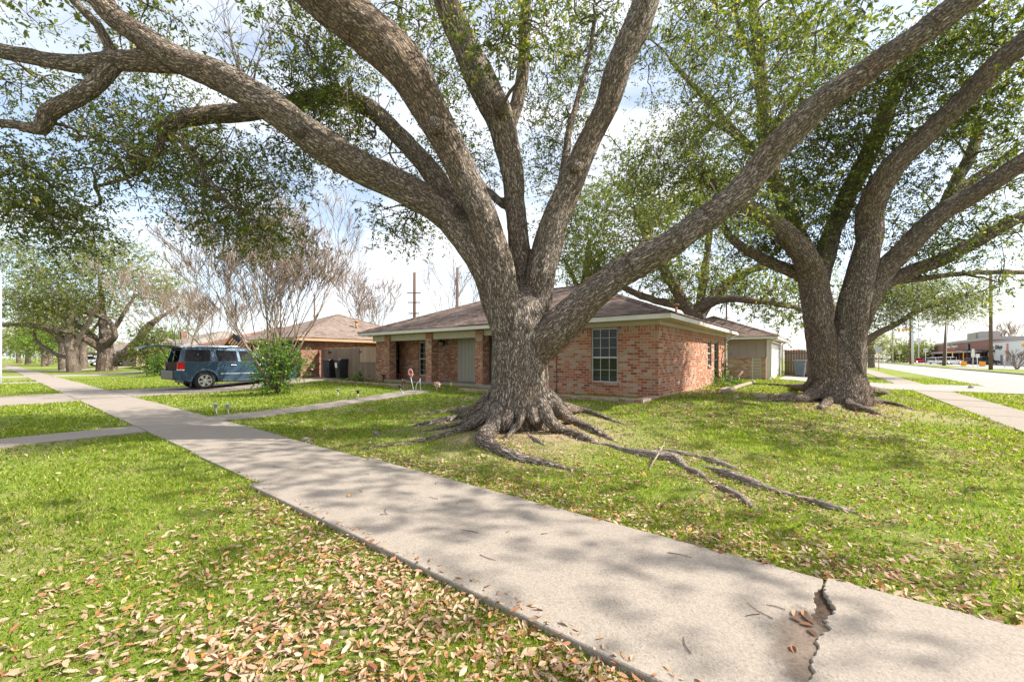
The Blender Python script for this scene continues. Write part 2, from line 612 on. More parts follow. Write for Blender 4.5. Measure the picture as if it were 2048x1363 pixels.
M['yellow'] = plain('yellow_plastic', (0.8, 0.55, 0.08), 0.4)
M['green'] = plain('green_plastic', (0.04, 0.26, 0.10), 0.45)
M['pink'] = plain('pink_plastic', (0.75, 0.36, 0.28), 0.45)
M['sign_back'] = plain('aluminium_sign_back', (0.46, 0.47, 0.47), 0.4, metal=0.3)
M['lamp_glass'] = plain('frosted_glass', (0.42, 0.40, 0.36), 0.3)
M['awning'] = plain('grey_canopy', (0.35, 0.32, 0.31), 0.6)
M['rubber'] = plain('tyre_rubber', (0.022, 0.022, 0.022), 0.85)
M['alloy'] = plain('alloy_wheel', (0.62, 0.62, 0.61), 0.32, metal=0.75)
M['cloth_red'] = plain('red_cloth', (0.55, 0.05, 0.05), 0.8)
M['cloth_white'] = plain('white_cloth', (0.78, 0.76, 0.74), 0.8)
M['cloth_blue'] = plain('navy_cloth', (0.03, 0.05, 0.20), 0.8)
M['tail_red'] = plain('red_lens', (0.55, 0.015, 0.012), 0.2)
M['tail_white'] = plain('clear_lens', (0.75, 0.72, 0.72), 0.2)
M['trim_tan'] = plain('tan_interior_trim', (0.22, 0.17, 0.13), 0.8)
M['concrete'] = concrete_mat('pebbled_concrete')
M['concrete_plain'] = concrete_mat('pale_concrete', (0.34, 0.31, 0.275), 0.6)
M['road'] = concrete_mat('road_concrete', (0.335, 0.315, 0.29), 0.5)
M['kerb'] = concrete_mat('kerb_concrete', (0.42, 0.37, 0.32), 0.6)
M['stone'] = concrete_mat('grey_stone', (0.34, 0.30, 0.26), 0.8)
M['bark'] = bark_mat('oak_bark')
M['bark_dark'] = bark_mat('oak_bark_dark', (0.62, 0.52, 0.425), (0.42, 0.335, 0.265), warm=(0.42, 0.27, 0.165), lich=(0.58, 0.54, 0.48))
M['bark_grey'] = bark_mat('oak_bark_grey', (0.58, 0.48, 0.40), (0.42, 0.34, 0.28), sc=0.5)
M['bark_root'] = bark_mat('root_bark', (0.66, 0.57, 0.48), (0.50, 0.42, 0.35), crack=(0.22, 0.175, 0.14), warm=(0.48, 0.36, 0.26), lich=(0.48, 0.45, 0.40), sc=1.2)
M['twig'] = plain('twig_bark', (0.115, 0.085, 0.062), 0.9, var=0.3)
M['bare'] = plain('smooth_tan_bark', (0.25, 0.19, 0.145), 0.85, var=0.35, scale=3)
M['bare_grey'] = plain('grey_brown_bark', (0.235, 0.175, 0.145), 0.9, var=0.3, scale=3)
M['leaf'] = leaf_mat('oak_leaf', [(0.0, (0.042, 0.060, 0.017)), (0.40, (0.100, 0.128, 0.030)), (0.72, (0.185, 0.21, 0.048)), (0.93, (0.29, 0.29, 0.075)), (0.965, (0.52, 0.38, 0.07)), (1.0, (0.42, 0.22, 0.09))], 0.45)
M['leaf_yel'] = leaf_mat('yellow_green_leaf', [(0.0, (0.078, 0.111, 0.026)), (0.5, (0.182, 0.221, 0.046)), (1.0, (0.390, 0.351, 0.078))], 0.4)
M['leaf_far'] = leaf_mat('far_oak_leaf', [(0.0, (0.10, 0.125, 0.040)), (0.5, (0.21, 0.235, 0.072)), (0.85, (0.36, 0.36, 0.11)), (1.0, (0.48, 0.37, 0.15))], 0.42)
M['leaf_shrub'] = leaf_mat('shrub_leaf', [(0.0, (0.035, 0.075, 0.016)), (0.5, (0.10, 0.18, 0.03)), (0.85, (0.20, 0.30, 0.05)), (1.0, (0.38, 0.42, 0.09))], 0.4, 0.35)
M['leaf_lime'] = leaf_mat('lime_leaf', [(0.0, (0.08, 0.15, 0.02)), (1.0, (0.24, 0.34, 0.04))], 0.4)
M['grass'] = leaf_mat('grass_blade', [(0.0, (0.085, 0.145, 0.014)), (0.45, (0.205, 0.285, 0.024)), (0.8, (0.34, 0.395, 0.045)), (0.93, (0.48, 0.45, 0.13)), (1.0, (0.56, 0.46, 0.26))], 0.45, 0.6, tcol=(1.35, 1.4, 0.6))
M['litter'] = leaf_mat('dead_leaf', [(0.0, (0.22, 0.085, 0.04)), (0.14, (0.34, 0.155, 0.07)), (0.26, (0.36, 0.225, 0.135)), (0.65, (0.45, 0.31, 0.205)), (0.92, (0.55, 0.405, 0.285)), (0.97, (0.56, 0.28, 0.07)), (1.0, (0.52, 0.18, 0.05))], 0.12, 0.7, tcol=(1.2, 1.0, 0.8))


def glass_mat():
    q = Mat('window_glass')
    q.fin((0.05, 0.055, 0.06), 0.03)
    tr = q.n('BsdfTransparent'); tr.inputs['Color'].default_value = (0.72, 0.75, 0.75, 1)
    gl = q.n('BsdfGlossy'); gl.inputs['Roughness'].default_value = 0.02
    fr = q.n('Fresnel'); fr.inputs['IOR'].default_value = 1.33
    mx = q.n('MixShader')
    q.l(q.math('MULTIPLY', fr.outputs[0], 0.9), mx.inputs[0]); q.l(tr.outputs[0], mx.inputs[1]); q.l(gl.outputs[0], mx.inputs[2])
    q.l(mx.outputs[0], q.out.inputs['Surface'])
    return q.m


M['glass'] = glass_mat()
M['car_glass'] = plain('dark_car_glass', (0.012, 0.014, 0.017), 0.05, var=0.1, spec=0.3)


def car_paint(name, c):
    q = Mat(name)
    f = q.noise(q.obj(), 2.0, 3)
    col = q.mix(q.math('MULTIPLY', f, 0.25), c, [x * .7 + .02 for x in c])
    q.b.inputs['Coat Weight'].default_value = 0.45
    q.b.inputs['Coat Roughness'].default_value = 0.06
    return q.fin(col, 0.42, 0.25)


def wood_mat(name, c, board=0.14):
    q = Mat(name)
    p = q.obj()
    st = q.noise(q.map(p, (1, 1, 0.06)), 38, 4, 0.65)
    col = q.ramp(st, [(0.25, [x * .62 for x in c]), (0.55, c), (0.8, [x * 1.22 for x in c])])
    bd = q.n('TexWhiteNoise'); bd.noise_dimensions = '1D'
    sx = q.n('SeparateXYZ'); q.l(p, sx.inputs[0])
    q.l(q.math('FLOOR', q.math('DIVIDE', sx.outputs[0], board)), bd.inputs['W'])
    col = q.mix(q.math('MULTIPLY', bd.outputs['Value'], 0.5), col, [x * .6 for x in c])
    sta = q.ramp(q.noise(q.map(p, (1, 1, .4)), 2.2, 4), [(0.5, 0.0), (0.8, 0.5)])
    col = q.mix(sta, col, [x * .5 for x in c])
    q.bump(st, 0.3, 0.01)
    return q.fin(col, 0.9, spec=0.15)


M['fence'] = wood_mat('weathered_fence_wood', (0.30, 0.215, 0.16))
M['fence_new'] = wood_mat('fresh_fence_wood', (0.52, 0.37, 0.25))
M['fence_brown'] = wood_mat('brown_fence_wood', (0.23, 0.155, 0.11))
M['pole_wood'] = wood_mat('utility_pole_wood', (0.16, 0.105, 0.08), 5.0)
M['log'] = wood_mat('grey_driftwood', (0.36, 0.29, 0.22), 3.0)


def soil_mat():
    q = Mat('dark_soil')
    p = q.pos()
    col = q.ramp(q.noise(p, 30, 5, 0.7), [(0.3, (0.035, 0.024, 0.017)), (0.7, (0.13, 0.09, 0.065))])
    q.bump(q.noise(p, 45, 5, 0.7), 0.8, 0.02)
    return q.fin(col, 0.95, spec=0.1)


M['soil'] = soil_mat()


def lawn_mat():
    q = Mat('lawn_ground')
    p = q.pos()
    n1 = q.noise(p, 0.55, 5, 0.6)
    n2 = q.noise(p, 5.0, 5, 0.65)
    n3 = q.noise(p, 60, 4, 0.7)
    g = q.ramp(n2, [(0.3, (0.12, 0.175, 0.020)), (0.55, (0.22, 0.275, 0.032)), (0.75, (0.31, 0.33, 0.07))])
    g = q.mix(0.6, g, q.ramp(n3, [(0.3, (0.03, 0.05, 0.01)), (0.5, (0.15, 0.21, 0.03)), (0.75, (0.36, 0.37, 0.11))]))
    dry = q.ramp(q.math('ADD', q.math('MULTIPLY', n1, .7), q.math('MULTIPLY', n2, .4)), [(0.54, 0.0), (0.72, 0.85)])
    for (tx, ty, rad) in ((0.15, 7.6, 2.6), (8.9, 11.1, 2.8), (5.6, 13.4, 2.2)):
        ds = q.n('VectorMath', operation='DISTANCE'); q.l(p, ds.inputs[0]); ds.inputs[1].default_value = (tx, ty, 0.2)
        wob = q.math('ADD', ds.outputs['Value'], q.math('MULTIPLY', q.math('SUBTRACT', n2, .5), 3.2))
        dry = q.math('MAXIMUM', dry, q.ramp(q.math('DIVIDE', wob, rad), [(0.45, 0.85), (1.0, 0.0)]))
    d = q.ramp(q.noise(p, 38, 5, 0.75), [(0.28, (0.085, 0.055, 0.03)), (0.45, (0.33, 0.24, 0.15)), (0.7, (0.52, 0.41, 0.29))])
    col = q.mix(dry, g, d)
    q.bump(n3, 0.7, 0.03)
    return q.fin(col, 0.95, spec=0.08)


M['lawn'] = lawn_mat()
# ================================================================ GROUND
def build_ground():
    def lines(a, b, feats, near, step0, grow):
        L = set(feats)
        x = near
        st = step0
        while x < b:
            L.add(round(x, 3)); x += st
            if x > near + 26: st *= grow
        x = near; st = step0
        while x > a:
            L.add(round(x, 3)); x -= st
            if x < near - 26: st *= grow
        return np.array(sorted(L))
    tl = lines(-900, 1500, [-6.60, -6.63, -14.5, -14.47], 0, 0.4, 1.12)
    sl = lines(-700, 1500, [-1.7, -1.73, -9.72, -9.69, 1.5, 1.56, 3.49, 3.55], 8, 0.4, 1.12)
    T, S = np.meshgrid(tl, sl, indexing='ij')
    Z = terr_ts(T, S)
    X, Y = xy(T, S)
    wob = (noise2(X, Y, 0.7, 5) - 0.5).reshape(X.shape) * 0.05
    near = np.exp(-((X / 25) ** 2 + (Y / 25) ** 2))
    flat = ((S > 1.4) & (S < 3.7)) | ((T < -2.6) & (T > -4.6)) | (T < -6)
    Z = Z + np.where(flat, 0, wob * near)
    V = np.stack([X.ravel(), Y.ravel(), Z.ravel()], 1)
    nt, ns = T.shape
    i, j = np.meshgrid(np.arange(nt - 1), np.arange(ns - 1), indexing='ij')
    a = (i * ns + j).ravel()
    Fq = np.stack([a, a + 1, a + ns + 1, a + ns], 1)
    o = np_mesh('ground', V, Fq[:, ::-1], M['lawn'], smooth=True, kind='structure')
    return o


def strip(name, t0, t1, s0, s1, lift, m, thick=0.08, step=0.6):
    """paving sheet following the ground in the house frame, with skirts"""
    nt = max(1, int((t1 - t0) / step)); ns = max(1, int((s1 - s0) / step))
    mb = MB()
    g = {}
    V = []; Fs = []
    for i in range(nt + 1):
        for j in range(ns + 1):
            t = t0 + (t1 - t0) * i / nt; s = s0 + (s1 - s0) * j / ns
            x, y = xy(t, s)
            g[i, j] = len(V); V.append((x, y, max(float(terr_ts(t, s)), -0.01) + lift))
    for i in range(nt):
        for j in range(ns):
            Fs.append((g[i, j], g[i + 1, j], g[i + 1, j + 1], g[i, j + 1]))
    rim = [g[i, 0] for i in range(nt + 1)] + [g[nt, j] for j in range(1, ns + 1)] + [g[i, ns] for i in range(nt - 1, -1, -1)] + [g[0, j] for j in range(ns - 1, 0, -1)]
    b = len(V)
    for r in rim: V.append((V[r][0], V[r][1], V[r][2] - thick - lift))
    n = len(rim)
    for k in range(n): Fs.append((rim[k], rim[(k + 1) % n], b + (k + 1) % n, b + k))
    mb.add(V, Fs)
    return mb.build(name, m, kind='structure')


def slab(mb, outline, z0, z1, mat=0):
    """outline in (t, s)"""
    pts = [xy(t, s) for t, s in outline]
    n = len(pts)
    V = [(x, y, z0) for x, y in pts] + [(x, y, z1) for x, y in pts]
    Fs = [tuple(range(n)), tuple(range(2 * n - 1, n - 1, -1))] + [(i, i + n, (i + 1) % n + n, (i + 1) % n) for i in range(n)]
    mb.add(V, Fs, mat)


build_ground()

# pavement: cast slabs, one of them lifted by the roots and cracked across
pv = MB()
crack = [(0.02, 3.16), (0.02, 3.06), (-0.005, 2.96), (-0.03, 2.87), (-0.01, 2.80), (0.012, 2.73), (-0.005, 2.66), (0.025, 2.58), (0.05, 2.50), (0.04, 2.42), (0.062, 2.34), (0.05, 2.25), (0.062, 2.15), (0.055, 2.0), (0.065, 1.78)]
gap = [0.006, 0.045, 0.075, 0.085, 0.075, 0.05, 0.024, 0.010, 0.006, 0.004, 0.003, 0.003, 0.003, 0.003, 0.003]
LE = 1.80                                                 # kerb-side edge of the near slabs
fine = []
fg = []
for k in range(len(crack) - 1):
    for q in range(4):
        f = q / 4
        j = random.uniform(-0.012, 0.012)
        fine.append((crack[k][0] * (1 - f) + crack[k + 1][0] * f + j, crack[k][1] * (1 - f) + crack[k + 1][1] * f))
        fg.append(gap[k] * (1 - f) + gap[k + 1] * f)
fine.append(crack[-1]); fg.append(gap[-1])
right_side = [(t, s) for (t, s) in fine]
left_side = [(t + g, s) for (t, s), g in zip(fine, fg)]
slab(pv, [(-6.55, 3.29), (-6.55, LE)] + [(t, max(LE, s)) for t, s in right_side[::-1]] + [(0.0, 3.27)], -0.12, 0.062)
slab(pv, [(left_side[0][0], 3.27)] + [(t, max(LE, s)) for t, s in left_side] + [(5.08, LE), (5.08, 3.33)], -0.12, 0.045)
edges = [5.1, 7.55, 10.2, 13.0]
t = 5.1
k = 0
while t < 140:
    L = 2.6 if t < 40 else 10.0
    jt = random.uniform(-0.006, 0.006)
    slab(pv, [(t + 0.012, 1.93 + jt * 3), (t + L - 0.012, 1.93 + jt * 3), (t + L - 0.012, 3.34 + jt * 3), (t + 0.012, 3.34 + jt * 3)], -0.12, 0.028 + jt)
    t += L
pv.build('pavement', M['concrete'], bevel=0.006, seg=1, kind='structure')
sp = MB()
slab(sp, [(-0.25, 3.2), (-0.25, 1.82), (0.16, 1.82), (0.16, 3.2)], -0.1, 0.034)
sp.build('soil', M['soil'], kind='structure')
# dirt washed over the lower slab beside the crack
def dirt_mat():
    q = Mat('thin_dirt')
    p = q.pos()
    f = q.noise(p, 9, 6, 0.75)
    col = q.ramp(q.noise(p, 60, 4, .7), [(0.3, (0.13, 0.095, 0.072)), (0.7, (0.27, 0.21, 0.165))])
    q.fin(col, 0.95, spec=0.1)
    tr = q.n('BsdfTransparent'); mx = q.n('MixShader')
    a = q.math('ADD', q.attr('rnd'), q.math('MULTIPLY', q.math('SUBTRACT', f, .5), 1.3))
    q.l(q.ramp(a, [(0.28, 0.0), (0.85, 0.9)]), mx.inputs[0]); q.l(tr.outputs[0], mx.inputs[1]); q.l(q.b.outputs[0], mx.inputs[2])
    q.l(mx.outputs[0], q.out.inputs['Surface'])
    return q.m


dv, df, da = [], [], []
NG = 24
for i in range(NG + 1):
    for j in range(NG + 1):
        t = -0.10 + 0.52 * i / NG; s = 2.02 + 0.95 * j / NG
        x, y = xy(t, s); dv.append((x, y, 0.0478))
        da.append(max(0, 1.15 - math.hypot((t - .06) / .22, (s - 2.47) / .42)))
for i in range(NG):
    for j in range(NG):
        k = i * (NG + 1) + j; df.append((k, k + NG + 1, k + NG + 2, k + 1))
o = np_mesh('dirt', dv, df, dirt_mat(), attr=da, kind='stuff'); o['label'] = 'brown dirt washed over the pavement beside the crack'; o['category'] = 'dirt'

# side pavement, walks and drives
sw = MB()
s_ = -6.5
s = 3.36
k = 0
while s < 120:
    L = 2.4 if s < 40 else 12
    j = random.uniform(-0.012, 0.02) if s < 24 else 0
    slab(sw, [(-4.2 + j, s + 0.015), (-3.0 + j, s + 0.015), (-3.0 + j, s + L - 0.015), (-4.2 + j, s + L - 0.015)], -0.1, 0.028 + j * .6)
    s += L
sw.build('side_pavement', M['concrete'], bevel=0.006, seg=1, kind='structure')
strip('front_walk', 10.95, 12.0, 3.36, 9.6, 0.03, M['concrete'])
strip('verge_walk', 10.5, 11.55, -1.7, 1.92, 0.03, M['concrete'])
strip('driveway', 20.3, 25.2, 3.36, 13.5, 0.032, M['concrete'])
strip('driveway_apron', 19.6, 24.4, -1.7, 1.92, 0.03, M['concrete'])
for k, t in enumerate((36.8, 47.5, 68.0, 86.0)):
    strip('neighbour_walk', t, t + (1.0 if k == 0 else 3.4), -1.7, 1.92, 0.03, M['concrete_plain'])
for k, t in enumerate((48.5, 69.0)):
    strip('neighbour_drive', t, t + 3.4, 3.36, 11, 0.03, M['concrete_plain'])
strip('garage_drive', -6.6, 2.05, 25.3, 31.2, 0.034, M['concrete_plain'])
# streets with kerbs
rd = MB()
slab(rd, [(-14.5, -400), (-6.6, -400), (-6.6, 700), (-14.5, 700)], -0.4, -0.12)
slab(rd, [(-6.6, -9.7), (700, -9.7), (700, -1.7), (-6.6, -1.7)], -0.4, -0.12)
rd.build('road', M['road'], kind='structure')
kb = MB()
slab(kb, [(-6.6, -1.5), (-6.44, -1.5), (-6.44, 25.2), (-6.6, 25.2)], -0.3, 0.024)
slab(kb, [(-6.6, 31.3), (-6.44, 31.3), (-6.44, 300), (-6.6, 300)], -0.3, 0.024)
slab(kb, [(-14.66, -300), (-14.5, -300), (-14.5, 84), (-14.66, 84)], -0.3, 0.03)
slab(kb, [(-14.66, 91), (-14.5, 91), (-14.5, 300), (-14.66, 300)], -0.3, 0.03)
slab(kb, [(-6.3, -1.7), (300, -1.7), (300, -1.54), (-6.3, -1.54)], -0.3, 0.024)
kb.build('kerb', M['kerb'], bevel=0.02, kind='structure')
pk = MB()
slab(pk, [(-90, 40), (-18.6, 40), (-18.6, 74), (-90, 74)], -0.2, 0.012)
slab(pk, [(-200, 80), (-18.6, 80), (-18.6, 400), (-200, 400)], -0.2, 0.014)
slab(pk, [(-18.6, 84), (-14.6, 84), (-14.6, 91), (-18.6, 91)], -0.2, 0.012)
pk.build('parking_lot', M['road'], kind='structure')

# ================================================================ HOUSES
def wall_t(mb, t0, t1, s0, s1, z0, z1, holes=(), mat=0):
    """wall running along t with rectangular holes (ta, tb, za, zb)"""
    cuts = sorted({t0, t1} | {h[0] for h in holes} | {h[1] for h in holes})
    for a, b in zip(cuts[:-1], cuts[1:]):
        hs = sorted([(h[2], h[3]) for h in holes if h[0] <= a + 1e-6 and h[1] >= b - 1e-6])
        z = z0
        for za, zb in hs:
            if za > z: mb.hbox(a, b, s0, s1, z, za, mat)
            z = zb
        if z < z1: mb.hbox(a, b, s0, s1, z, z1, mat)


def wall_s(mb, t0, t1, s0, s1, z0, z1, holes=(), mat=0):
    cuts = sorted({s0, s1} | {h[0] for h in holes} | {h[1] for h in holes})
    for a, b in zip(cuts[:-1], cuts[1:]):
        hs = sorted([(h[2], h[3]) for h in holes if h[0] <= a + 1e-6 and h[1] >= b - 1e-6])
        z = z0
        for za, zb in hs:
            if za > z: mb.hbox(t0, t1, a, b, z, za, mat)
            z = zb
        if z < z1: mb.hbox(t0, t1, a, b, z, z1, mat)


def window_t(parent, off, t0, t1, z0, z1, s, cols, rows, split=0.5, blinds=True, sill=True):
    """window in a wall along t, outside face towards lower s; rows = (upper, lower)"""
    fr = MB(off)
    w = 0.04
    fr.hbox(t0, t0 + w, s + .05, s + .10, z0, z1); fr.hbox(t1 - w, t1, s + .05, s + .10, z0, z1)
    fr.hbox(t0 + w, t1 - w, s + .05, s + .10, z1 - w, z1); fr.hbox(t0 + w, t1 - w, s + .05, s + .10, z0, z0 + w)
    zm = z0 + (z1 - z0) * split
    fr.hbox(t0 + w, t1 - w, s + .045, s + .098, zm - .025, zm + .025)
    for i in range(1, cols):
        tt = t0 + (t1 - t0) * i / cols
        fr.hbox(tt - .008, tt + .008, s + .06, s + .082, z0 + w, zm - .025); fr.hbox(tt - .008, tt + .008, s + .06, s + .082, zm + .025, z1 - w)
    for (za, zb, n) in ((zm, z1, rows[0]), (z0, zm, rows[1])):
        for i in range(1, n):
            zz = za + (zb - za) * i / n
            fr.hbox(t0 + w, t1 - w, s + .062, s + .08, zz - .007, zz + .007)
    f = fr.build('window', M['window_frame'], parent)
    gl = MB(off); gl.hbox(t0 + .02, t1 - .02, s + .083, s + .087, z0 + .02, z1 - .02)
    gl.build('pane', M['glass'], f)
    if blinds:
        bl = MB(off)
        z = z0 + .05
        while z < z1 - .05:
            bl.add([(-t1 + .05, s + .125, z), (-t0 - .05, s + .125, z), (-t0 - .05, s + .15, z + .026), (-t1 + .05, s + .15, z + .026)], [(0, 1, 2, 3)])
            z += .047
        bl.hbox(t0 + .05, t1 - .05, s + .12, s + .16, z1 - .05, z1 - .01)
        bl.build('blind', M['blind'], f)
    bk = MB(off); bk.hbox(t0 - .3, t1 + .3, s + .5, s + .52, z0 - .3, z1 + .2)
    bk.build('dark_room_back', M['dark'], f)  # dark sheet standing in for the unlit room behind the panes
    if sill:
        sb = MB(off); sb.hbox(t0 - .02, t1 + .02, s - .045, s + .05, z0 - .075, z0, 0, True)
        sb.build('sill', M['soldier'], f)
    return f


def hip_roof(name, parent, off, t0, t1, s0, s1, z, rise, along, mats, gable=None):
    """hip roof over an eave rectangle, ridge along 't' or 's'"""
    mb = MB(off)
    ht, hs = (t1 - t0) / 2, (s1 - s0) / 2
    C = [(-t0, s0, z), (-t1, s0, z), (-t1, s1, z), (-t0, s1, z)]
    if along == 't':
        e = min(hs, ht)
        Rg = [(-(t0 + e), s0 + hs, z + rise), (-(t1 - e), s0 + hs, z + rise)]
        faces = [([C[0], C[1], Rg[1], Rg[0]], 0), ([C[1], C[2], Rg[1]], 1), ([C[2], C[3], Rg[0], Rg[1]], 2), ([C[3], C[0], Rg[0]], 3)]
    else:
        e = min(hs, ht)
        Rg = [(-(t0 + ht), s0 + e, z + rise), (-(t0 + ht), s1 - e, z + rise)]
        faces = [([C[0], C[1], Rg[0]], 0), ([C[1], C[2], Rg[1], Rg[0]], 1), ([C[2], C[3], Rg[1]], 2), ([C[3], C[0], Rg[0], Rg[1]], 3)]
    sl = math.hypot(e, rise) / e
    for ps, side in faces:
        uvs = []
        for p in ps:
            if side == 0: uvs.append((p[0], (p[1] - s0) * sl))
            elif side == 2: uvs.append((p[0], (s1 - p[1]) * sl))
            elif side == 1: uvs.append((p[1], (p[0] + t1) * sl))
            else: uvs.append((p[1], (-t0 - p[0]) * sl))
        mb.add(ps, [tuple(range(len(ps)))], 0, [uvs])
        # thickness: a second skin just below
    mb.add([(c[0], c[1], c[2] - 0.02) for c in C], [(0, 1, 2, 3)], 0)
    o = mb.build(name, mats, parent)
    # hip and ridge caps
    cp = MB(off)
    def cap(a, b):
        a = Vector(a); b = Vector(b); n = max(2, int((b - a).length / .28))
        for i in range(n):
            p = a.lerp(b, i / n); q = a.lerp(b, (i + 1.15) / n)
            d = (q - p).normalized(); w = d.cross(Vector((0, 0, 1))).normalized() * .14
            u = Vector((0, 0, 1))
            V = [p + w - u * .02, p + u * .045, p - w - u * .02, q + w - u * .035, q + u * .025, q - w - u * .035]
            cp.add(V, [(0, 1, 4, 3), (1, 2, 5, 4), (0, 2, 1)])
    if along == 't':
        for a, b in ((C[0], Rg[0]), (C[3], Rg[0]), (C[1], Rg[1]), (C[2], Rg[1]), (Rg[0], Rg[1])): cap(a, b)
    else:
        for a, b in ((C[0], Rg[0]), (C[1], Rg[0]), (C[2], Rg[1]), (C[3], Rg[1]), (Rg[0], Rg[1])): cap(a, b)
    cp.build('ridge_cap', mats, o)
    return o


def eaves(parent, off, t0, t1, s0, s1, z0, z1, fmat, smat, depth=0.5):
    f = MB(off)
    th = .025
    f.hbox(t0 - th, t1 + th, s0 - th, s0, z0, z1); f.hbox(t0 - th, t1 + th, s1, s1 + th, z0, z1)
    f.hbox(t0 - th, t0, s0, s1, z0, z1); f.hbox(t1, t1 + th, s0, s1, z0, z1)
    f.build('fascia', fmat, parent)
    g = MB(off); g.hbox(t0, t1, s0, s1, z0 + .015, z0 + .03)
    g.build('soffit', smat, parent)


# ---------------- the corner house
HT0, HT1, HS0, HS1 = 3.70, 17.35, 11.42, 20.7
ZB = 0.22
off = (-10.5, 16.0, ZB)
house = hthing('brick_house', 'single storey red brown brick house behind the big oak with a brown hipped roof', 'house', 10.5, 16.0, ZB)
wb = MB(off)
ZT, ZS = 2.39, 2.19
win = (4.90, 5.76, 0.72, 2.36)
wall_t(wb, 3.70, 6.98, 11.42, 11.62, ZB, ZS, [(win[0], win[1], win[2], ZS)])
wall_t(wb, 3.702, 6.98, 11.423, 11.62, ZS, ZT, [(win[0], win[1], ZS, win[3])], 1)
# right hand side wall with two windows
sw1 = (17.3, 17.95, 1.15, 2.14); sw2 = (18.45, 19.3, 0.62, 2.14)
wall_s(wb, 3.70, 3.90, 11.62, 20.7, ZB, ZS, [(sw1[0], sw1[1], sw1[2], sw1[3]), (sw2[0], sw2[1], sw2[2], sw2[3])])
wall_s(wb, 3.703, 3.90, 11.62, 20.7, ZS, ZT, [], 2)
# porch: recessed wall, left end block
pw1 = (14.44, 15.06, 0.66, 2.19); pw2 = (16.50, 17.05, 0.66, 2.19)
wall_t(wb, 12.43, 17.35, 12.35, 12.55, ZB, ZS, [pw1[:3] + (ZS,), pw2[:3] + (ZS,)])
wall_t(wb, 12.432, 17.35, 12.352, 12.55, ZS, ZT, [], 1)
wall_s(wb, 6.78, 6.98, 11.62, 14.0, ZB, ZT)
wall_s(wb, 11.98, 12.15, 12.55, 14.2, ZB, ZT)
wall_t(wb, 6.98, 9.5, 13.2, 13.4, ZB, ZT)
wall_t(wb, 16.33, 17.33, 11.62, 11.80, ZB, ZT)
wall_s(wb, 17.15, 17.35, 11.8, 20.7, ZB, ZT)
wall_t(wb, 3.9, 17.15, 20.5, 20.7, ZB, ZT)
wb.build('wall', [M['brick'], M['soldier'], M['soldier']], house)
# pillars, four of them standing at the eave line
for (a, b) in ((15.95, 16.32), (13.05, 13.42), (10.2, 10.57), (7.0, 7.36)):
    pb = MB(off); pb.hbox(a, b, 11.38, 11.76, ZB, 2.5)
    pb.build('pillar', M['brick'], house)
# frieze boards
fz = MB(off)
fz.hbox(3.66, 6.98, 11.39, 11.60, ZT, 2.52)
fz.hbox(3.665, 3.88, 11.60, 20.7, ZT, 2.52)
for (a, b) in ((13.43, 15.94), (10.58, 13.04), (7.37, 10.19), (16.33, 17.36)):
    fz.hbox(a, b, 11.45, 11.68, 2.24 if a > 10 else 2.3, 2.51)
fz.build('frieze', M['frieze'], house)
# porch floor and step
pf = MB(off); pf.hbox(7.0, 16.3, 11.3, 13.2, ZB, 0.46); pf.hbox(11.0, 12.9, 10.55, 11.3, ZB, 0.34)
pf.build('porch_floor', M['concrete'], house)
# front door in a grey recess, standing ajar behind the pillar
db = MB(off)
wall_t(db, 9.5, 11.98, 13.2, 13.3, ZB, 2.5, [(10.15, 11.1, 0.46, 2.46)])
db.hbox(11.30, 12.43, 12.30, 12.36, 0.47, 2.5); db.hbox(11.24, 11.30, 12.27, 12.40, 0.47, 2.5)
for k in range(5): db.hbox(11.40 + k * .2, 11.412 + k * .2, 12.293, 12.30, 0.48, 2.48)
db.build('door_surround', M['door'], house)
dd = MB(off)
dd.hbox(10.18, 11.07, 13.17, 13.215, 0.48, 2.44)
for (a, b, c, d) in ((10.28, 10.58, .62, 1.2), (10.67, 10.97, .62, 1.2), (10.28, 10.58, 1.35, 2.3), (10.67, 10.97, 1.35, 2.3)): dd.hbox(a, b, 13.155, 13.17, c, d)
dr = dd.build('door', M['door'], house, bevel=.005)
hd = MB(off); hd.lathe([(0.0, -.05), (.03, -.045), (.034, -.02), (.018, -.01), (.018, 0.01)], (-10.26, 13.155, 1.42), 'y', 12)
hd.build('handle', M['steel'], dr)
window_t(house, off, *win, 11.42, 3, (3, 2), 0.46)
window_t(house, off, *pw1, 12.35, 2, (3, 3), 0.5, blinds=True)
window_t(house, off, *pw2, 12.35, 2, (3, 3), 0.5)


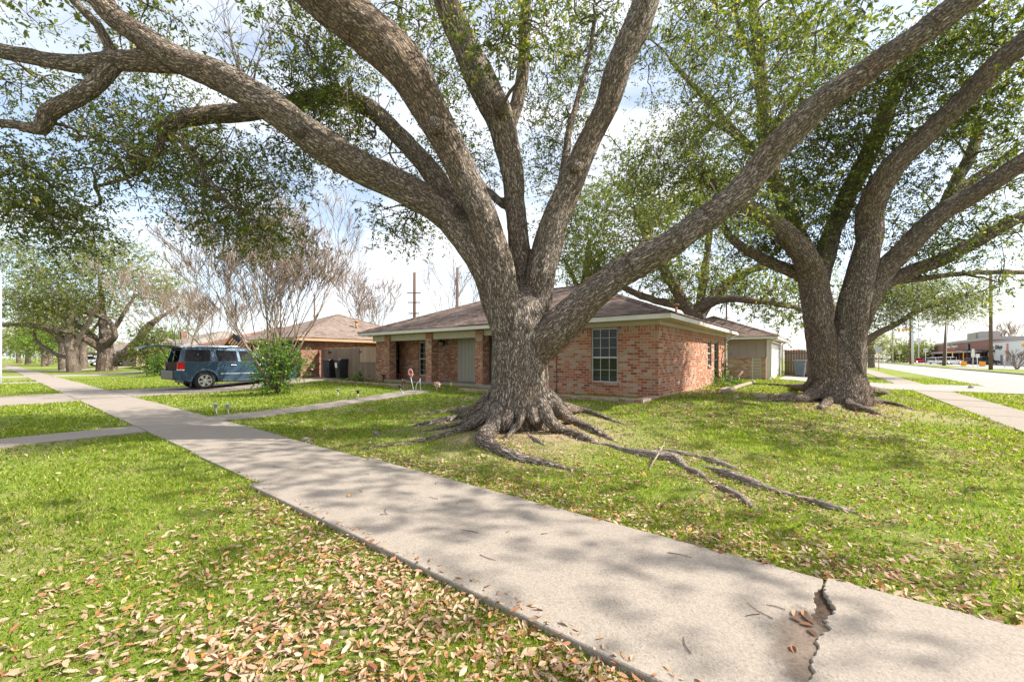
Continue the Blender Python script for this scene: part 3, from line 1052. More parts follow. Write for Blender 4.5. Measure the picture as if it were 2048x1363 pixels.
def window_s(parent, off, s0, s1, z0, z1, t, cols, rows):
    """window in the right hand wall, outside towards lower t"""
    fr = MB(off); w = .04
    a, b = t + .05, t + .10
    fr.hbox(a, b, s0, s0 + w, z0, z1); fr.hbox(a, b, s1 - w, s1, z0, z1); fr.hbox(a, b, s0 + w, s1 - w, z1 - w, z1); fr.hbox(a, b, s0 + w, s1 - w, z0, z0 + w)
    zm = (z0 + z1) / 2
    fr.hbox(a - .005, b - .002, s0 + w, s1 - w, zm - .022, zm + .022)
    for i in range(1, cols):
        q = s0 + (s1 - s0) * i / cols
        fr.hbox(a + .01, a + .03, q - .01, q + .01, z0 + w, zm - .022); fr.hbox(a + .01, a + .03, q - .01, q + .01, zm + .022, z1 - w)
    for (za, zb) in ((z0, zm), (zm, z1)):
        for i in range(1, rows):
            q = za + (zb - za) * i / rows
            fr.hbox(a + .012, a + .028, s0 + w, s1 - w, q - .01, q + .01)
    f = fr.build('window', M['window_frame'], parent)
    gl = MB(off); gl.hbox(a + .032, a + .036, s0 + .02, s1 - .02, z0 + .02, z1 - .02); gl.build('pane', M['glass'], f)
    bl = MB(off)
    z = z0 + .05
    while z < z1 - .05:
        bl.add([(-(a + .07), s0 + .05, z), (-(a + .07), s1 - .05, z), (-(a + .09), s1 - .05, z + .03), (-(a + .09), s0 + .05, z + .03)], [(0, 1, 2, 3)]); z += .047
    bl.build('blind', M['window_frame'], f)
    bk = MB(off); bk.hbox(t + .5, t + .52, s0 - .2, s1 + .2, z0 - .2, z1 + .2); bk.build('dark_room_back', M['dark'], f)  # dark sheet in place of the room's shade
    sb = MB(off); sb.hbox(t - .045, t + .05, s0 - .02, s1 + .02, z0 - .075, z0); sb.build('sill', M['soldier'], f)


window_s(house, off, sw1[0], sw1[1], sw1[2], sw1[3], 3.70, 2, 2)
window_s(house, off, sw2[0], sw2[1], sw2[2], sw2[3], 3.70, 2, 2)
ET0, ET1, ES0, ES1 = HT0 - .45, HT1 + .45, HS0 - .45, HS1 + .45
eaves(house, off, ET0, ET1, ES0, ES1, 2.51, 2.645, M['fascia'], M['soffit'])
rf = hip_roof('roof', house, off, ET0 - .04, ET1 + .04, ES0 - .04, ES1 + .04, 2.66, 1.99, 't', M['shingle'])
# low cross hip over the entry
mb = MB(off)
for (ps) in ([(-7.1, 10.93, 2.675), (-11.1, 10.93, 2.675), (-9.1, 12.1, 3.35)], [(-7.1, 10.93, 2.675), (-9.1, 12.1, 3.35), (-9.1, 12.85, 3.36)], [(-11.1, 10.93, 2.675), (-9.1, 12.85, 3.36), (-9.1, 12.1, 3.35)]):
    mb.add(ps, [(0, 1, 2)], 0, [[(p[0], p[1] * 1.2) for p in ps]])
mb.build('cross_hip', M['shingle'], rf)
ch = MB(off); ch.hbox(8.0, 8.75, 16.9, 17.5, 3.9, 5.05); ch.hbox(7.95, 8.8, 16.85, 17.55, 5.05, 5.15)
ch.build('chimney', M['brick_red'], rf)
for (t, s, z) in ((5.2, 18.4, 3.25), (12.5, 18.2, 3.75)):
    v = MB(off); v.tube([(-t, s, z), (-t, s, z + .5)], .05, 10); v.lathe([(.0, .08), (.13, .04), (.13, 0), (.05, -.02)], (-t, s, z + .5), n=12)
    v.build('vent_pipe', M['rust_post'], rf)
# wall lantern on the porch wall
LZ = 0.27
ln = MB(off); ln.hbox(13.29, 13.39, 12.30, 12.35, 1.72 + LZ, 1.95 + LZ); ln.tube([(-13.34, 12.33, 1.93 + LZ), (-13.34, 12.22, 1.98 + LZ), (-13.34, 12.15, 1.92 + LZ)], .015, 6)
ln.frustum((-13.34, 12.16), (.05, .05), (.085, .085), 1.88 + LZ, 1.90 + LZ); ln.frustum((-13.34, 12.16), (.09, .09), (.02, .02), 1.9 + LZ, 1.98 + LZ)
ln.frustum((-13.34, 12.16), (.045, .045), (.05, .05), 1.70 + LZ, 1.73 + LZ)
for (a, b) in ((-1, -1), (1, -1), (1, 1), (-1, 1)): ln.tube([(-13.34 + a * .048, 12.16 + b * .048, 1.72 + LZ), (-13.34 + a * .078, 12.16 + b * .078, 1.9 + LZ)], .007, 4)
lo = ln.build('wall_lantern', M['black_metal'], house)
lg = MB(off); lg.frustum((-13.34, 12.16), (.04, .04), (.068, .068), 1.73 + LZ, 1.88 + LZ); lg.build('lantern_glass', M['lamp_glass'], lo)
# downspout at the back right corner
ds = MB(off); ds.tube([(-3.3, 20.95, 2.52), (-3.45, 20.85, 2.42), (-3.64, 20.6, 2.22), (-3.64, 20.6, 0.55), (-3.45, 20.6, 0.42)], .045, 8)
ds.build('downspout', M['fascia'], house)

# ---------------- garage wing at the back, with its half wall
off = (-5.5, 28.0, 0.2)
gar = hthing('garage', 'beige board garage with brown hipped roof and white side door behind the brick house', 'garage', 5.5, 28.0, 0.2)
gb = MB(off)
wall_t(gb, 2.4, 9.0, 25.0, 25.15, 0.2, 2.45)
for k in range(14): gb.hbox(2.55 + k * .41, 2.575 + k * .41, 24.985, 25.0, 0.2, 2.44)
wall_s(gb, 2.4, 2.55, 25.15, 32.0, 0.2, 2.45, [(25.9, 30.9, .2, 2.3)])
wall_t(gb, 2.55, 9.0, 31.85, 32.0, 0.2, 2.45)
gb.build('wall', M['siding'], gar)
gd = MB(off)
for k in range(4): gd.hbox(2.44, 2.5, 25.92, 30.88, .2 + k * .52, .2 + k * .52 + .505)
gd.build('garage_door', M['white'], gar, bevel=.008)
gt = MB(off); gt.hbox(2.36, 2.45, 25.82, 25.9, .2, 2.3); gt.hbox(2.36, 2.45, 30.9, 30.98, .2, 2.3); gt.hbox(2.36, 2.45, 25.82, 30.98, 2.3, 2.4)
gt.hbox(2.34, 2.5, 24.93, 24.985, .2, 2.44)
gt.build('door_trim', M['white'], gar)
eaves(gar, off, 2.0, 9.4, 24.55, 32.4, 2.45, 2.58, M['fascia'], M['soffit'])
hip_roof('roof', gar, off, 1.96, 9.44, 24.51, 32.44, 2.6, 1.5, 's', M['shingle'])
ds = MB(off)
ds.tube([(-2.05, 25.05, 2.5), (-2.2, 24.9, 2.38), (-2.3, 24.88, 2.2), (-2.3, 24.88, 0.5), (-2.15, 24.8, .4)], .04, 8)
ds.build('downspout', M['fascia'], gar); ds = MB(off)
ds.tube([(-2.05, 31.4, 2.5), (-2.3, 31.5, 2.3), (-2.3, 31.5, 0.4), (-2.1, 31.5, .32)], .04, 8)
ds.build('downspout', M['fascia'], gar)

off = (-4.0, 23.9, 0.2)
hw = hthing('half_wall', 'low pale brick wall with lattice end in front of the beige garage', 'wall', 4.0, 23.9, .2)
hb = MB(off)
hb.hbox(3.05, 6.2, 23.8, 24.0, .2, 1.42); hb.hbox(2.42, 2.62, 23.8, 24.0, .2, 1.42)
hb.hbox(3.02, 6.2, 23.77, 24.03, 1.42, 1.5, 1, True); hb.hbox(2.40, 2.64, 23.77, 24.03, 1.42, 1.5, 1, True)
hb.build('wall', [M['brick_pale'], M['soldier']], hw)
la = MB(off)
la.hbox(2.62, 2.67, 23.82, 23.9, .25, 1.48); la.hbox(3.0, 3.05, 23.82, 23.9, .25, 1.48)
for k in range(8): la.hbox(2.67, 3.0, 23.83, 23.88, .30 + k * .15, .37 + k * .15)
la.build('slats', M['frieze'], hw)


# ---------------- fences
def board_fence(name, label, t0, t1, s, z0, h, m, face=-1, w=.14):
    o = hthing(name, label, 'fence', (t0 + t1) / 2, s, z0)
    off = (-(t0 + t1) / 2, s, z0)
    p = MB(off)
    t = t0
    while t < t1 - .02:
        hh = h + random.uniform(-.02, .02)
        a, b = t + .004, min(t + w - .004, t1)
        y0 = s + random.uniform(-.004, .004)
        p.poly([(-b, z0), (-a, z0), (-a, z0 + hh - .03), (-a - .025, z0 + hh), (-b + .025, z0 + hh), (-b, z0 + hh - .03)], 'y', y0, y0 + .02)
        t += w
    p.build('boards', m, o)
    r = MB(off)
    for z in (.3, h * .55, h - .25): r.hbox(t0, t1, s + .03, s + .07, z0 + z, z0 + z + .09)
    r.build('rail', m, o)
    t = t0 + .05
    while t < t1:
        q = MB(off); q.hbox(t, t + .09, s + .075, s + .165, z0 - .2, z0 + h - .05); q.build('post', m, o)
        t += 2.4
    return o, off


fo, foff = board_fence('wooden_fence', 'weathered wooden gate fence between the two brick houses with paler boards at one end', 17.45, 22.9, 11.75, .22, 1.80, M['fence'])
nb = MB(foff)
t = 17.5
while t < 18.8:
    nb.hbox(t, t + .13, 11.715, 11.738, 1.25, 2.02); t += .138
o = nb.build('pale_boards', M['fence_new'], fo); o['label'] = 'fresh pale board panel'
for (t, z) in ((22.0, 1.78), (22.0, .62), (18.95, 1.78), (18.95, .62)):
    gh = MB(foff)
    gh.poly([(-t - .03, z - .08), (-t - .03, z + .08), (-t + .26, z + .012), (-t + .26, z - .012)], 'y', 11.70, 11.745)
    gh.build('hinge', M['black_metal'], fo)
board_fence('wooden_fence', 'brown wooden fence beside the garage behind the grey wheeled bin', -1.6, 2.2, 31.6, .12, 1.85, M['fence_brown'])
# red garland bulbs along the top of that fence
gl = thing('string_light', 'string of red and white lamps along the brown fence top', 'string light', HL(0.3, 31.55, 1.95), TH)
wr = MB((-0.3, 31.55, 1.95)); pts = [(-2.2 + k * .38, 31.55, 1.98 - .03 * (k % 2)) for k in range(11)]
wr.tube(pts, .008, 4); wr.build('wire', M['black'], gl)
for k, p in enumerate(pts):
    b = MB((-0.3, 31.55, 1.95)); b.lathe([(0, .05), (.05, 0), (.035, -.07), (0, -.1)], p, n=8); b.build('bulb', M['red'] if k % 3 else M['white'], gl)

# ---------------- neighbour house across the drive
off = (-28.0, 15.5, .2)
h2 = hthing('brick_house', 'neighbouring brick house with tan hipped roof and peach fascia behind the blue car', 'house', 28.0, 15.5, .2)
b2 = MB(off)
wall_t(b2, 23.0, 23.5, 10.66, 10.9, .2, 2.2); wall_t(b2, 23.5, 26.0, 11.6, 11.8, .2, 2.4, [(24.1, 25.0, .9, 2.1)])
wall_t(b2, 26.0, 31.5, 10.9, 11.1, .2, 2.4, [(27.0, 28.4, .9, 2.1), (29.6, 30.6, .25, 2.25)])
wall_s(b2, 23.0, 23.2, 10.9, 20.0, .2, 2.4, [(13.6, 15.0, 1.0, 2.05)])
wall_t(b2, 23.0, 36.0, 20.0, 20.2, .2, 2.4); wall_s(b2, 31.5, 31.7, 11.1, 20, .2, 2.4)
b2.build('wall', M['brick_red'], h2)
window_t(h2, off, 24.1, 25.0, .9, 2.1, 11.6, 2, (2, 2)); window_t(h2, off, 27.0, 28.4, .9, 2.1, 10.9, 3, (2, 2))
d2 = MB(off); d2.hbox(29.62, 30.58, 11.0, 11.05, .25, 2.23); d2.build('door', M['door'], h2)
eaves(h2, off, 22.55, 32.2, 10.2, 20.4, 2.42, 2.58, M['peach'], M['soffit'])
r2 = hip_roof('roof', h2, off, 22.5, 32.25, 10.15, 20.45, 2.6, 1.95, 't', M['shingle2'])
v = MB(off); v.tube([(-24.6, 15.0, 3.3), (-24.6, 15.0, 3.85)], .07, 10); v.lathe([(0, .1), (.16, .04), (.16, 0), (.07, -.02)], (-24.6, 15.0, 3.85), n=12); v.build('vent_pipe', M['rust_post'], r2)


def gable_house(name, label, t0, t1, s0, s1, zw, rise, roofm, wallm, along='s', z0=.2, extra=None):
    off = (-(t0 + t1) / 2, (s0 + s1) / 2, z0)
    h = hthing(name, label, 'house', (t0 + t1) / 2, (s0 + s1) / 2, z0)
    b = MB(off)
    n = max(1, int((t1 - t0) / 4))
    holes = [(t0 + (k + .35) * (t1 - t0) / n, t0 + (k + .65) * (t1 - t0) / n, .9, 2.0) for k in range(n)]
    wall_t(b, t0, t1, s0, s0 + .2, z0, zw, holes)
    wall_s(b, t0, t0 + .2, s0 + .2, s1, z0, zw); wall_s(b, t1 - .2, t1, s0 + .2, s1, z0, zw); wall_t(b, t0, t1, s1, s1 + .2, z0, zw)
    tm = (t0 + t1) / 2
    if along == 's':
        b.poly([(-t1, zw), (-t0, zw), (-tm, zw + rise)], 'y', s0, s0 + .15)
    b.build('wall', wallm, h)
    for hh in holes: window_t(h, off, hh[0], hh[1], hh[2], hh[3], s0, 2, (2, 2), blinds=False, sill=False)
    o_ = .6
    if along == 's':
        r = MB(off)
        k = (rise) / (tm - t0)
        zl = zw - o_ * k
        L = [(-(t0 - o_), zl), (-tm, zw + rise), (-(t1 + o_), zl), (-(t1 + o_), zl + .14), (-tm, zw + rise + .14), (-(t0 - o_), zl + .14)]
        V = []
        for (x, z) in L: V.append((x, s0 - o_, z))
        for (x, z) in L: V.append((x, s1 + o_, z))
        Fs = [(0, 1, 2, 3, 4, 5), (6, 7, 8, 9, 10, 11)] + [(i, (i + 1) % 6, (i + 1) % 6 + 6, i + 6) for i in range(6)]
        uv = []
        for fc in Fs: uv.append([(V[i][1], V[i][0]) for i in fc])
        r.add(V, Fs, 0, uv)
        rr = r.build('roof', roofm, h)
        bb = MB(off)
        bb.poly([(-(t0 - o_), zl - .02), (-tm, zw + rise - .02), (-tm, zw + rise + .13), (-(t0 - o_), zl + .13)], 'y', s0 - o_ - .03, s0 - o_ - .004)
        bb.poly([(-(t1 + o_), zl - .02), (-(t1 + o_), zl + .13), (-tm, zw + rise + .13), (-tm, zw + rise - .02)], 'y', s0 - o_ - .03, s0 - o_ - .004)
        bb.build('fascia', M['peach'], h)
    else:
        eaves(h, off, t0 - .5, t1 + .5, s0 - .5, s1 + .5, zw, zw + .14, M['fascia'], M['soffit'])
        rr = hip_roof('roof', h, off, t0 - .54, t1 + .54, s0 - .54, s1 + .54, zw + .16, rise, 't', roofm)
    if extra:
        c = MB(off); c.hbox(*extra); c.build('chimney', M['brick_red'], rr)
    return h


gable_house('red_roofed_house', 'house with terracotta red hipped roof behind the open car tailgate', 36.5, 46.5, 12.6, 22.0, 2.5, 1.75, M['shingle_red'], M['brick_red'], along='t')
gable_house('red_roofed_house', 'small red gabled roof house squeezed between the tan and terracotta roofs', 33.0, 35.6, 11.6, 19.0, 2.55, .55, M['shingle_red'], M['brick_pale'])
gable_house('tan_house', 'low pale house with grey tan roof behind the left hand oak trunk', 50.0, 65.0, 12.0, 22.0, 2.5, 1.9, M['shingle_grey'], M['siding'], along='t', extra=(62.7, 63.3, 14.7, 15.3, 3.2, 4.8))
gable_house('far_house', 'small far house with red brick walls beyond the row of oaks', 74.0, 88.0, 12.5, 22.0, 2.5, 1.8, M['shingle_grey'], M['brick_pale'], along='t')
gable_house('far_house', 'farthest pale house near the end of the pavement', 104.0, 120.0, 12.5, 22.0, 2.5, 1.8, M['shingle2'], M['siding'], along='t')

# ---------------- brick bed edging in front of the house
be = MB((-8.0, 10.2, .2))
def course(t0, t1, s0, s1, z1):
    be.hbox(t0, t1, s0, s1, .2, z1 - .07); 
    t = t0
    if t1 - t0 > s1 - s0:
        while t < t1 - .02:
            be.hbox(t + .004, min(t + .098, t1), s0 - .006 + random.uniform(-.006, .006), s1 + .01, z1 - .07, z1 + random.uniform(-.006, .006)); t += .104
    else:
        t = s0
        while t < s1 - .02:
            be.hbox(t0 - .006, t1 + .006, t + .004, min(t + .098, s1), z1 - .07, z1 + random.uniform(-.006, .006)); t += .104
course(3.86, 10.2, 10.1, 10.3, .405)
course(3.66, 3.86, 10.1, 11.36, .42)
be_o = hthing('bed_edging', 'low brick edging along the flower bed in front of the house', 'edging', 8.0, 10.2, .2)
be.build('brick_course', M['brick_pale'], be_o)
be = MB((-8.0, 10.2, .2))
course(13.0, 19.2, 10.1, 10.3, .40)
be.build('brick_course', M['brick_pale'], be_o)
bs = MB()
slab(bs, [(3.88, 10.32), (10.1, 10.32), (10.1, 11.36), (3.88, 11.36)], .1, .335)
slab(bs, [(13.0, 10.32), (17.3, 10.32), (17.3, 11.36), (13.0, 11.36)], .1, .335)
bs.build('flower_bed_soil', M['soil'], kind='structure')
# ================================================================ TREES
def catmull(pts, rad, step=0.25):
    P_ = [np.array(p, float) for p in pts]
    n = len(P_)
    op, orr = [], []
    for i in range(n - 1):
        p0 = P_[max(i - 1, 0)]; p1 = P_[i]; p2 = P_[i + 1]; p3 = P_[min(i + 2, n - 1)]
        m = max(2, int(np.linalg.norm(p2 - p1) / step))
        for k in range(m):
            u = k / m
            op.append(0.5 * ((2 * p1) + (-p0 + p2) * u + (2 * p0 - 5 * p1 + 4 * p2 - p3) * u * u + (-p0 + 3 * p1 - 3 * p2 + p3) * u ** 3))
            orr.append(rad[i] * (1 - u) + rad[i + 1] * u)
    op.append(P_[-1]); orr.append(rad[-1])
    return np.array(op), np.array(orr)


def limb_px(spec, k=1.0):
    """(u, v, width in pixels, depth in metres) -> points and radii"""
    return [P(u, v, d) for (u, v, w, d) in spec], [0.5 * k * w * d / F for (u, v, w, d) in spec]


def wood(name, limbs, m, parent, origin, voxel, smooth_it=6, lump=0.05, min_r=None):
    """limbs: list of (points, radii); one continuous skin over all of them"""
    mb = MB()
    segA, segB, rA, rB, sL, off = [], [], [], [], [], 0.0
    lid = []
    for (pts, rad) in limbs:
        p, r = catmull(pts, rad)
        r = np.maximum(r, voxel * 1.05)
        # slight waviness so that no limb is a clean pipe
        if len(p) > 4:
            j = np.stack([vnoise(p * 1.6 + 7.7 * k, 3 + k) - .5 for k in range(3)], 1)
            p = p + j * np.minimum(r * 0.55, 0.10)[:, None]
        d = p[1] - p[0]; d /= np.linalg.norm(d)
        e = p[-1] - p[-2]; e /= np.linalg.norm(e)
        full = [p[0] - d * r[0] * .5] + list(p) + [p[-1] + e * r[-1] * .6]
        fr = [r[0] * .6] + list(r) + [r[-1] * .45]
        mb.tube([Vector(q) for q in full], fr, 14)
        L = off
        for a in range(len(p) - 1):
            segA.append(p[a]); segB.append(p[a + 1]); rA.append(r[a]); rB.append(r[a + 1]); sL.append(L); lid.append(off)
            L += np.linalg.norm(p[a + 1] - p[a])
        off = L + 3.1
    tmp = mb.build('tmp', [])
    md = tmp.modifiers.new('r', 'REMESH'); md.mode = 'VOXEL'; md.voxel_size = voxel; md.adaptivity = 0
    ms = tmp.modifiers.new('s', 'SMOOTH'); ms.factor = 0.5; ms.iterations = smooth_it
    dg = bpy.context.evaluated_depsgraph_get()
    ev = tmp.evaluated_get(dg)
    me = bpy.data.meshes.new_from_object(ev)
    old = tmp.data
    bpy.data.objects.remove(tmp); bpy.data.meshes.remove(old)
    nv = len(me.vertices)
    V = np.empty(nv * 3, np.float32); me.vertices.foreach_get('co', V); V = V.reshape(-1, 3).astype(float)
    N = np.empty(nv * 3, np.float32); me.vertex_normals.foreach_get('vector', N); N = N.reshape(-1, 3).astype(float)
    segA = np.array(segA); segB = np.array(segB); rA = np.array(rA); rB = np.array(rB); sL = np.array(sL)
    lid = np.array(lid); S_ = len(segA)
    AB = segB - segA; LN = np.linalg.norm(AB, axis=1); L2_ = LN ** 2; DR = AB / LN[:, None]
    bark = np.empty((nv, 3)); bi = np.empty(nv, int); bt = np.empty(nv)
    for c0 in range(0, nv, 6000):
        v = V[c0:c0 + 6000]
        rel = v[:, None, :] - segA[None]
        U = np.clip((rel * AB[None]).sum(2) / L2_[None], 0, 1)
        D = np.linalg.norm(rel - U[:, :, None] * AB[None], axis=2)
        E = D - (rA[None] * (1 - U) + rB[None] * U)
        k = np.argmin(E, 1); mv = len(v)
        bi[c0:c0 + mv] = k; bt[c0:c0 + mv] = U[np.arange(mv), k]
        near = D[np.arange(mv), k]
        W = np.exp(-((D - near[:, None]) / (0.16 * near[:, None] + .02))) * (lid[None] == lid[k][:, None])
        W = np.minimum(W, 5.0); W /= W.sum(1, keepdims=True)
        al = (W * (np.array(sL)[None] + U * LN[None])).sum(1)
        cc = (W[:, :, None] * (segA[None] + U[:, :, None] * AB[None])).sum(1)
        d = (W[:, :, None] * DR[None]).sum(1); d /= np.linalg.norm(d, axis=1, keepdims=True)
        per = v - cc
        ref = np.where(np.abs(DR[k][:, :1]) < 0.8, np.array([[1., 0, 0]]), np.array([[0, 1., 0]]))
        u1 = ref - d * (ref * d).sum(1, keepdims=True); u1 /= np.linalg.norm(u1, axis=1, keepdims=True)
        u2 = np.cross(d, u1)
        bark[c0:c0 + mv] = np.stack([(per * u1).sum(1), (per * u2).sum(1), al], 1)
    rr = rA[bi] * (1 - bt) + rB[bi] * bt
    fl = vnoise(bark * np.array([3.2, 3.2, 0.7]), 21) - .5
    f2 = vnoise(bark * np.array([8, 8, 2.2]), 22) - .5
    f3 = vnoise(bark * np.array([19, 19, 7]), 23) - .5
    amp = np.minimum(rr * 0.30, lump * 1.6)
    V = V + N * (fl * amp + f2 * amp * .55 + f3 * np.minimum(amp, .03) * .5)[:, None]
    V -= np.array(origin)
    me.vertices.foreach_set('co', V.astype(np.float32).ravel())
    a = me.attributes.new('bark', 'FLOAT_VECTOR', 'POINT'); a.data.foreach_set('vector', bark.astype(np.float32).ravel())
    me.polygons.foreach_set('use_smooth', np.ones(len(me.polygons), bool))
    me.materials.clear(); me.materials.append(m)
    me.name = name
    me.update()
    o = bpy.data.objects.new(name, me)
    put(o, parent)
    return o


def unit(a):
    return a / np.maximum(np.linalg.norm(a, axis=1, keepdims=True), 1e-9)


def leaves_at(p, d, ln, ratio, up=0.7, droop=0.0):
    """one folded quad per leaf"""
    n = len(p)
    nr = RNG.normal(size=(n, 3)) * 0.8; nr[:, 2] += up
    w = unit(np.cross(d, nr))
    nn = np.cross(w, d)
    ln = ln[:, None]
    mid = p + d * ln * .48
    tip = p + d * ln - nn * ln * 0.12
    h = ln * ratio * .5
    V = np.stack([p, mid + w * h + nn * h * .35, tip, mid - w * h + nn * h * .35], 1)
    return V.reshape(-1, 3)


def blob_centres(blobs, origin):
    """clump centres from picture-sized blobs turned into ellipsoids at their own depth"""
    out = []
    for (u, v, ru, rv, d, rd, n) in blobs:
        n = max(2, int(n * .8))
        c = np.array(P(u, v, d)); k = d / F
        q = unit(RNG.normal(size=(n, 3))) * (RNG.random((n, 1)) ** 0.45)
        out.append(c + q * np.array([ru * k, rd, rv * k]))
    return np.concatenate(out)


def crown(parent, origin, centres, limbs, leaf_m, leaf=0.075, ratio=0.36, sprigs=22, per=9, sigma=0.26, slen=0.22,
          twig_m=None, twig_r=0.012, max_link=4.0, name='crown', tone=0.0, keep_above=None, flat=0.75):
    centres = np.asarray(centres)
    K = len(centres)
    # leaves
    npc = RNG.poisson(sprigs, K)
    idx = np.repeat(np.arange(K), npc)
    off = RNG.normal(size=(len(idx), 3)) * sigma * np.array([1.15, 1.15, flat])
    sp = centres[idx] + off
    ax = unit(off + RNG.normal(size=off.shape) * sigma * .8 + np.array([0, 0, -0.10]))
    S = len(sp)
    ids = np.repeat(np.arange(S), per)
    t = np.tile(np.linspace(0.15, 1.0, per), S)
    pos = sp[ids] + ax[ids] * (t * slen)[:, None] + RNG.normal(size=(S * per, 3)) * .012
    dd = unit(ax[ids] * .55 + RNG.normal(size=(S * per, 3)) * .75)
    ln = leaf * RNG.uniform(.65, 1.25, S * per)
    V = leaves_at(pos, dd, ln, ratio)
    cl = RNG.normal(size=K) * .10
    rnd = np.clip(.42 + tone + cl[idx][ids] + RNG.normal(size=S * per) * .19 + RNG.normal(size=S)[ids] * .07, 0.0, .955)
    spc = RNG.random(S * per)
    rnd = np.where(spc > .985, .97, rnd); rnd = np.where(spc > .995, 1.0, rnd)
    o = np_mesh(name, V - np.array(origin), 4, leaf_m, parent, attr=np.repeat(rnd, 4))
    # branchlets chaining every clump to the wood
    if twig_m is not None:
        nodes = []
        nrad = []
        for (pts, rad) in limbs:
            p, r = catmull(pts, rad, .3)
            for a, b in zip(p, r):
                nodes.append(a); nrad.append(b)
        nodes = np.array(nodes); nrad = np.array(nrad)
        dist = np.array([np.min(np.linalg.norm(nodes - c, axis=1)) for c in centres])
        order = np.argsort(dist)
        mb = MB(origin)
        cn = []; cdep = []
        for i in order:
            c = centres[i]
            d0 = np.linalg.norm(nodes - c, axis=1); k0 = int(np.argmin(d0)); best = d0[k0]; src = nodes[k0]; dep = 0
            if cn:
                d1 = np.linalg.norm(np.array(cn) - c, axis=1); k1 = int(np.argmin(d1))
                if d1[k1] * 1.15 < best: best = d1[k1]; src = cn[k1]; dep = cdep[k1] + 1
            cn.append(c); cdep.append(dep)
            if best > max_link or best < .05: continue
            a = src; b = c
            sag = RNG.normal(size=3) * best * .12; sag[2] += best * .10
            r0 = min(twig_r * (2.6 if dep == 0 else 1.8 if dep == 1 else 1.2) * (1 + best * .25), .05)
            p = []
            for u in (0, .25, .5, .75, 1.0):
                j = RNG.normal(size=3) * best * .025 if 0 < u < 1 else 0
                p.append(Vector(a * (1 - u) + b * u + sag * (4 * u * (1 - u)) + j))
            mb.tube(p, [r0, r0 * .85, r0 * .7, r0 * .55, r0 * .35], 5, cap=False)
            for q in range(3):
                e = c + RNG.normal(size=3) * sigma * 1.3
                mid = (c + e) / 2 + RNG.normal(size=3) * .05
                mb.tube([Vector(c), Vector(mid), Vector(e)], [r0 * .4, r0 * .3, r0 * .18], 3, cap=False)
        if mb.v: mb.build('branches', twig_m, parent)
    return o


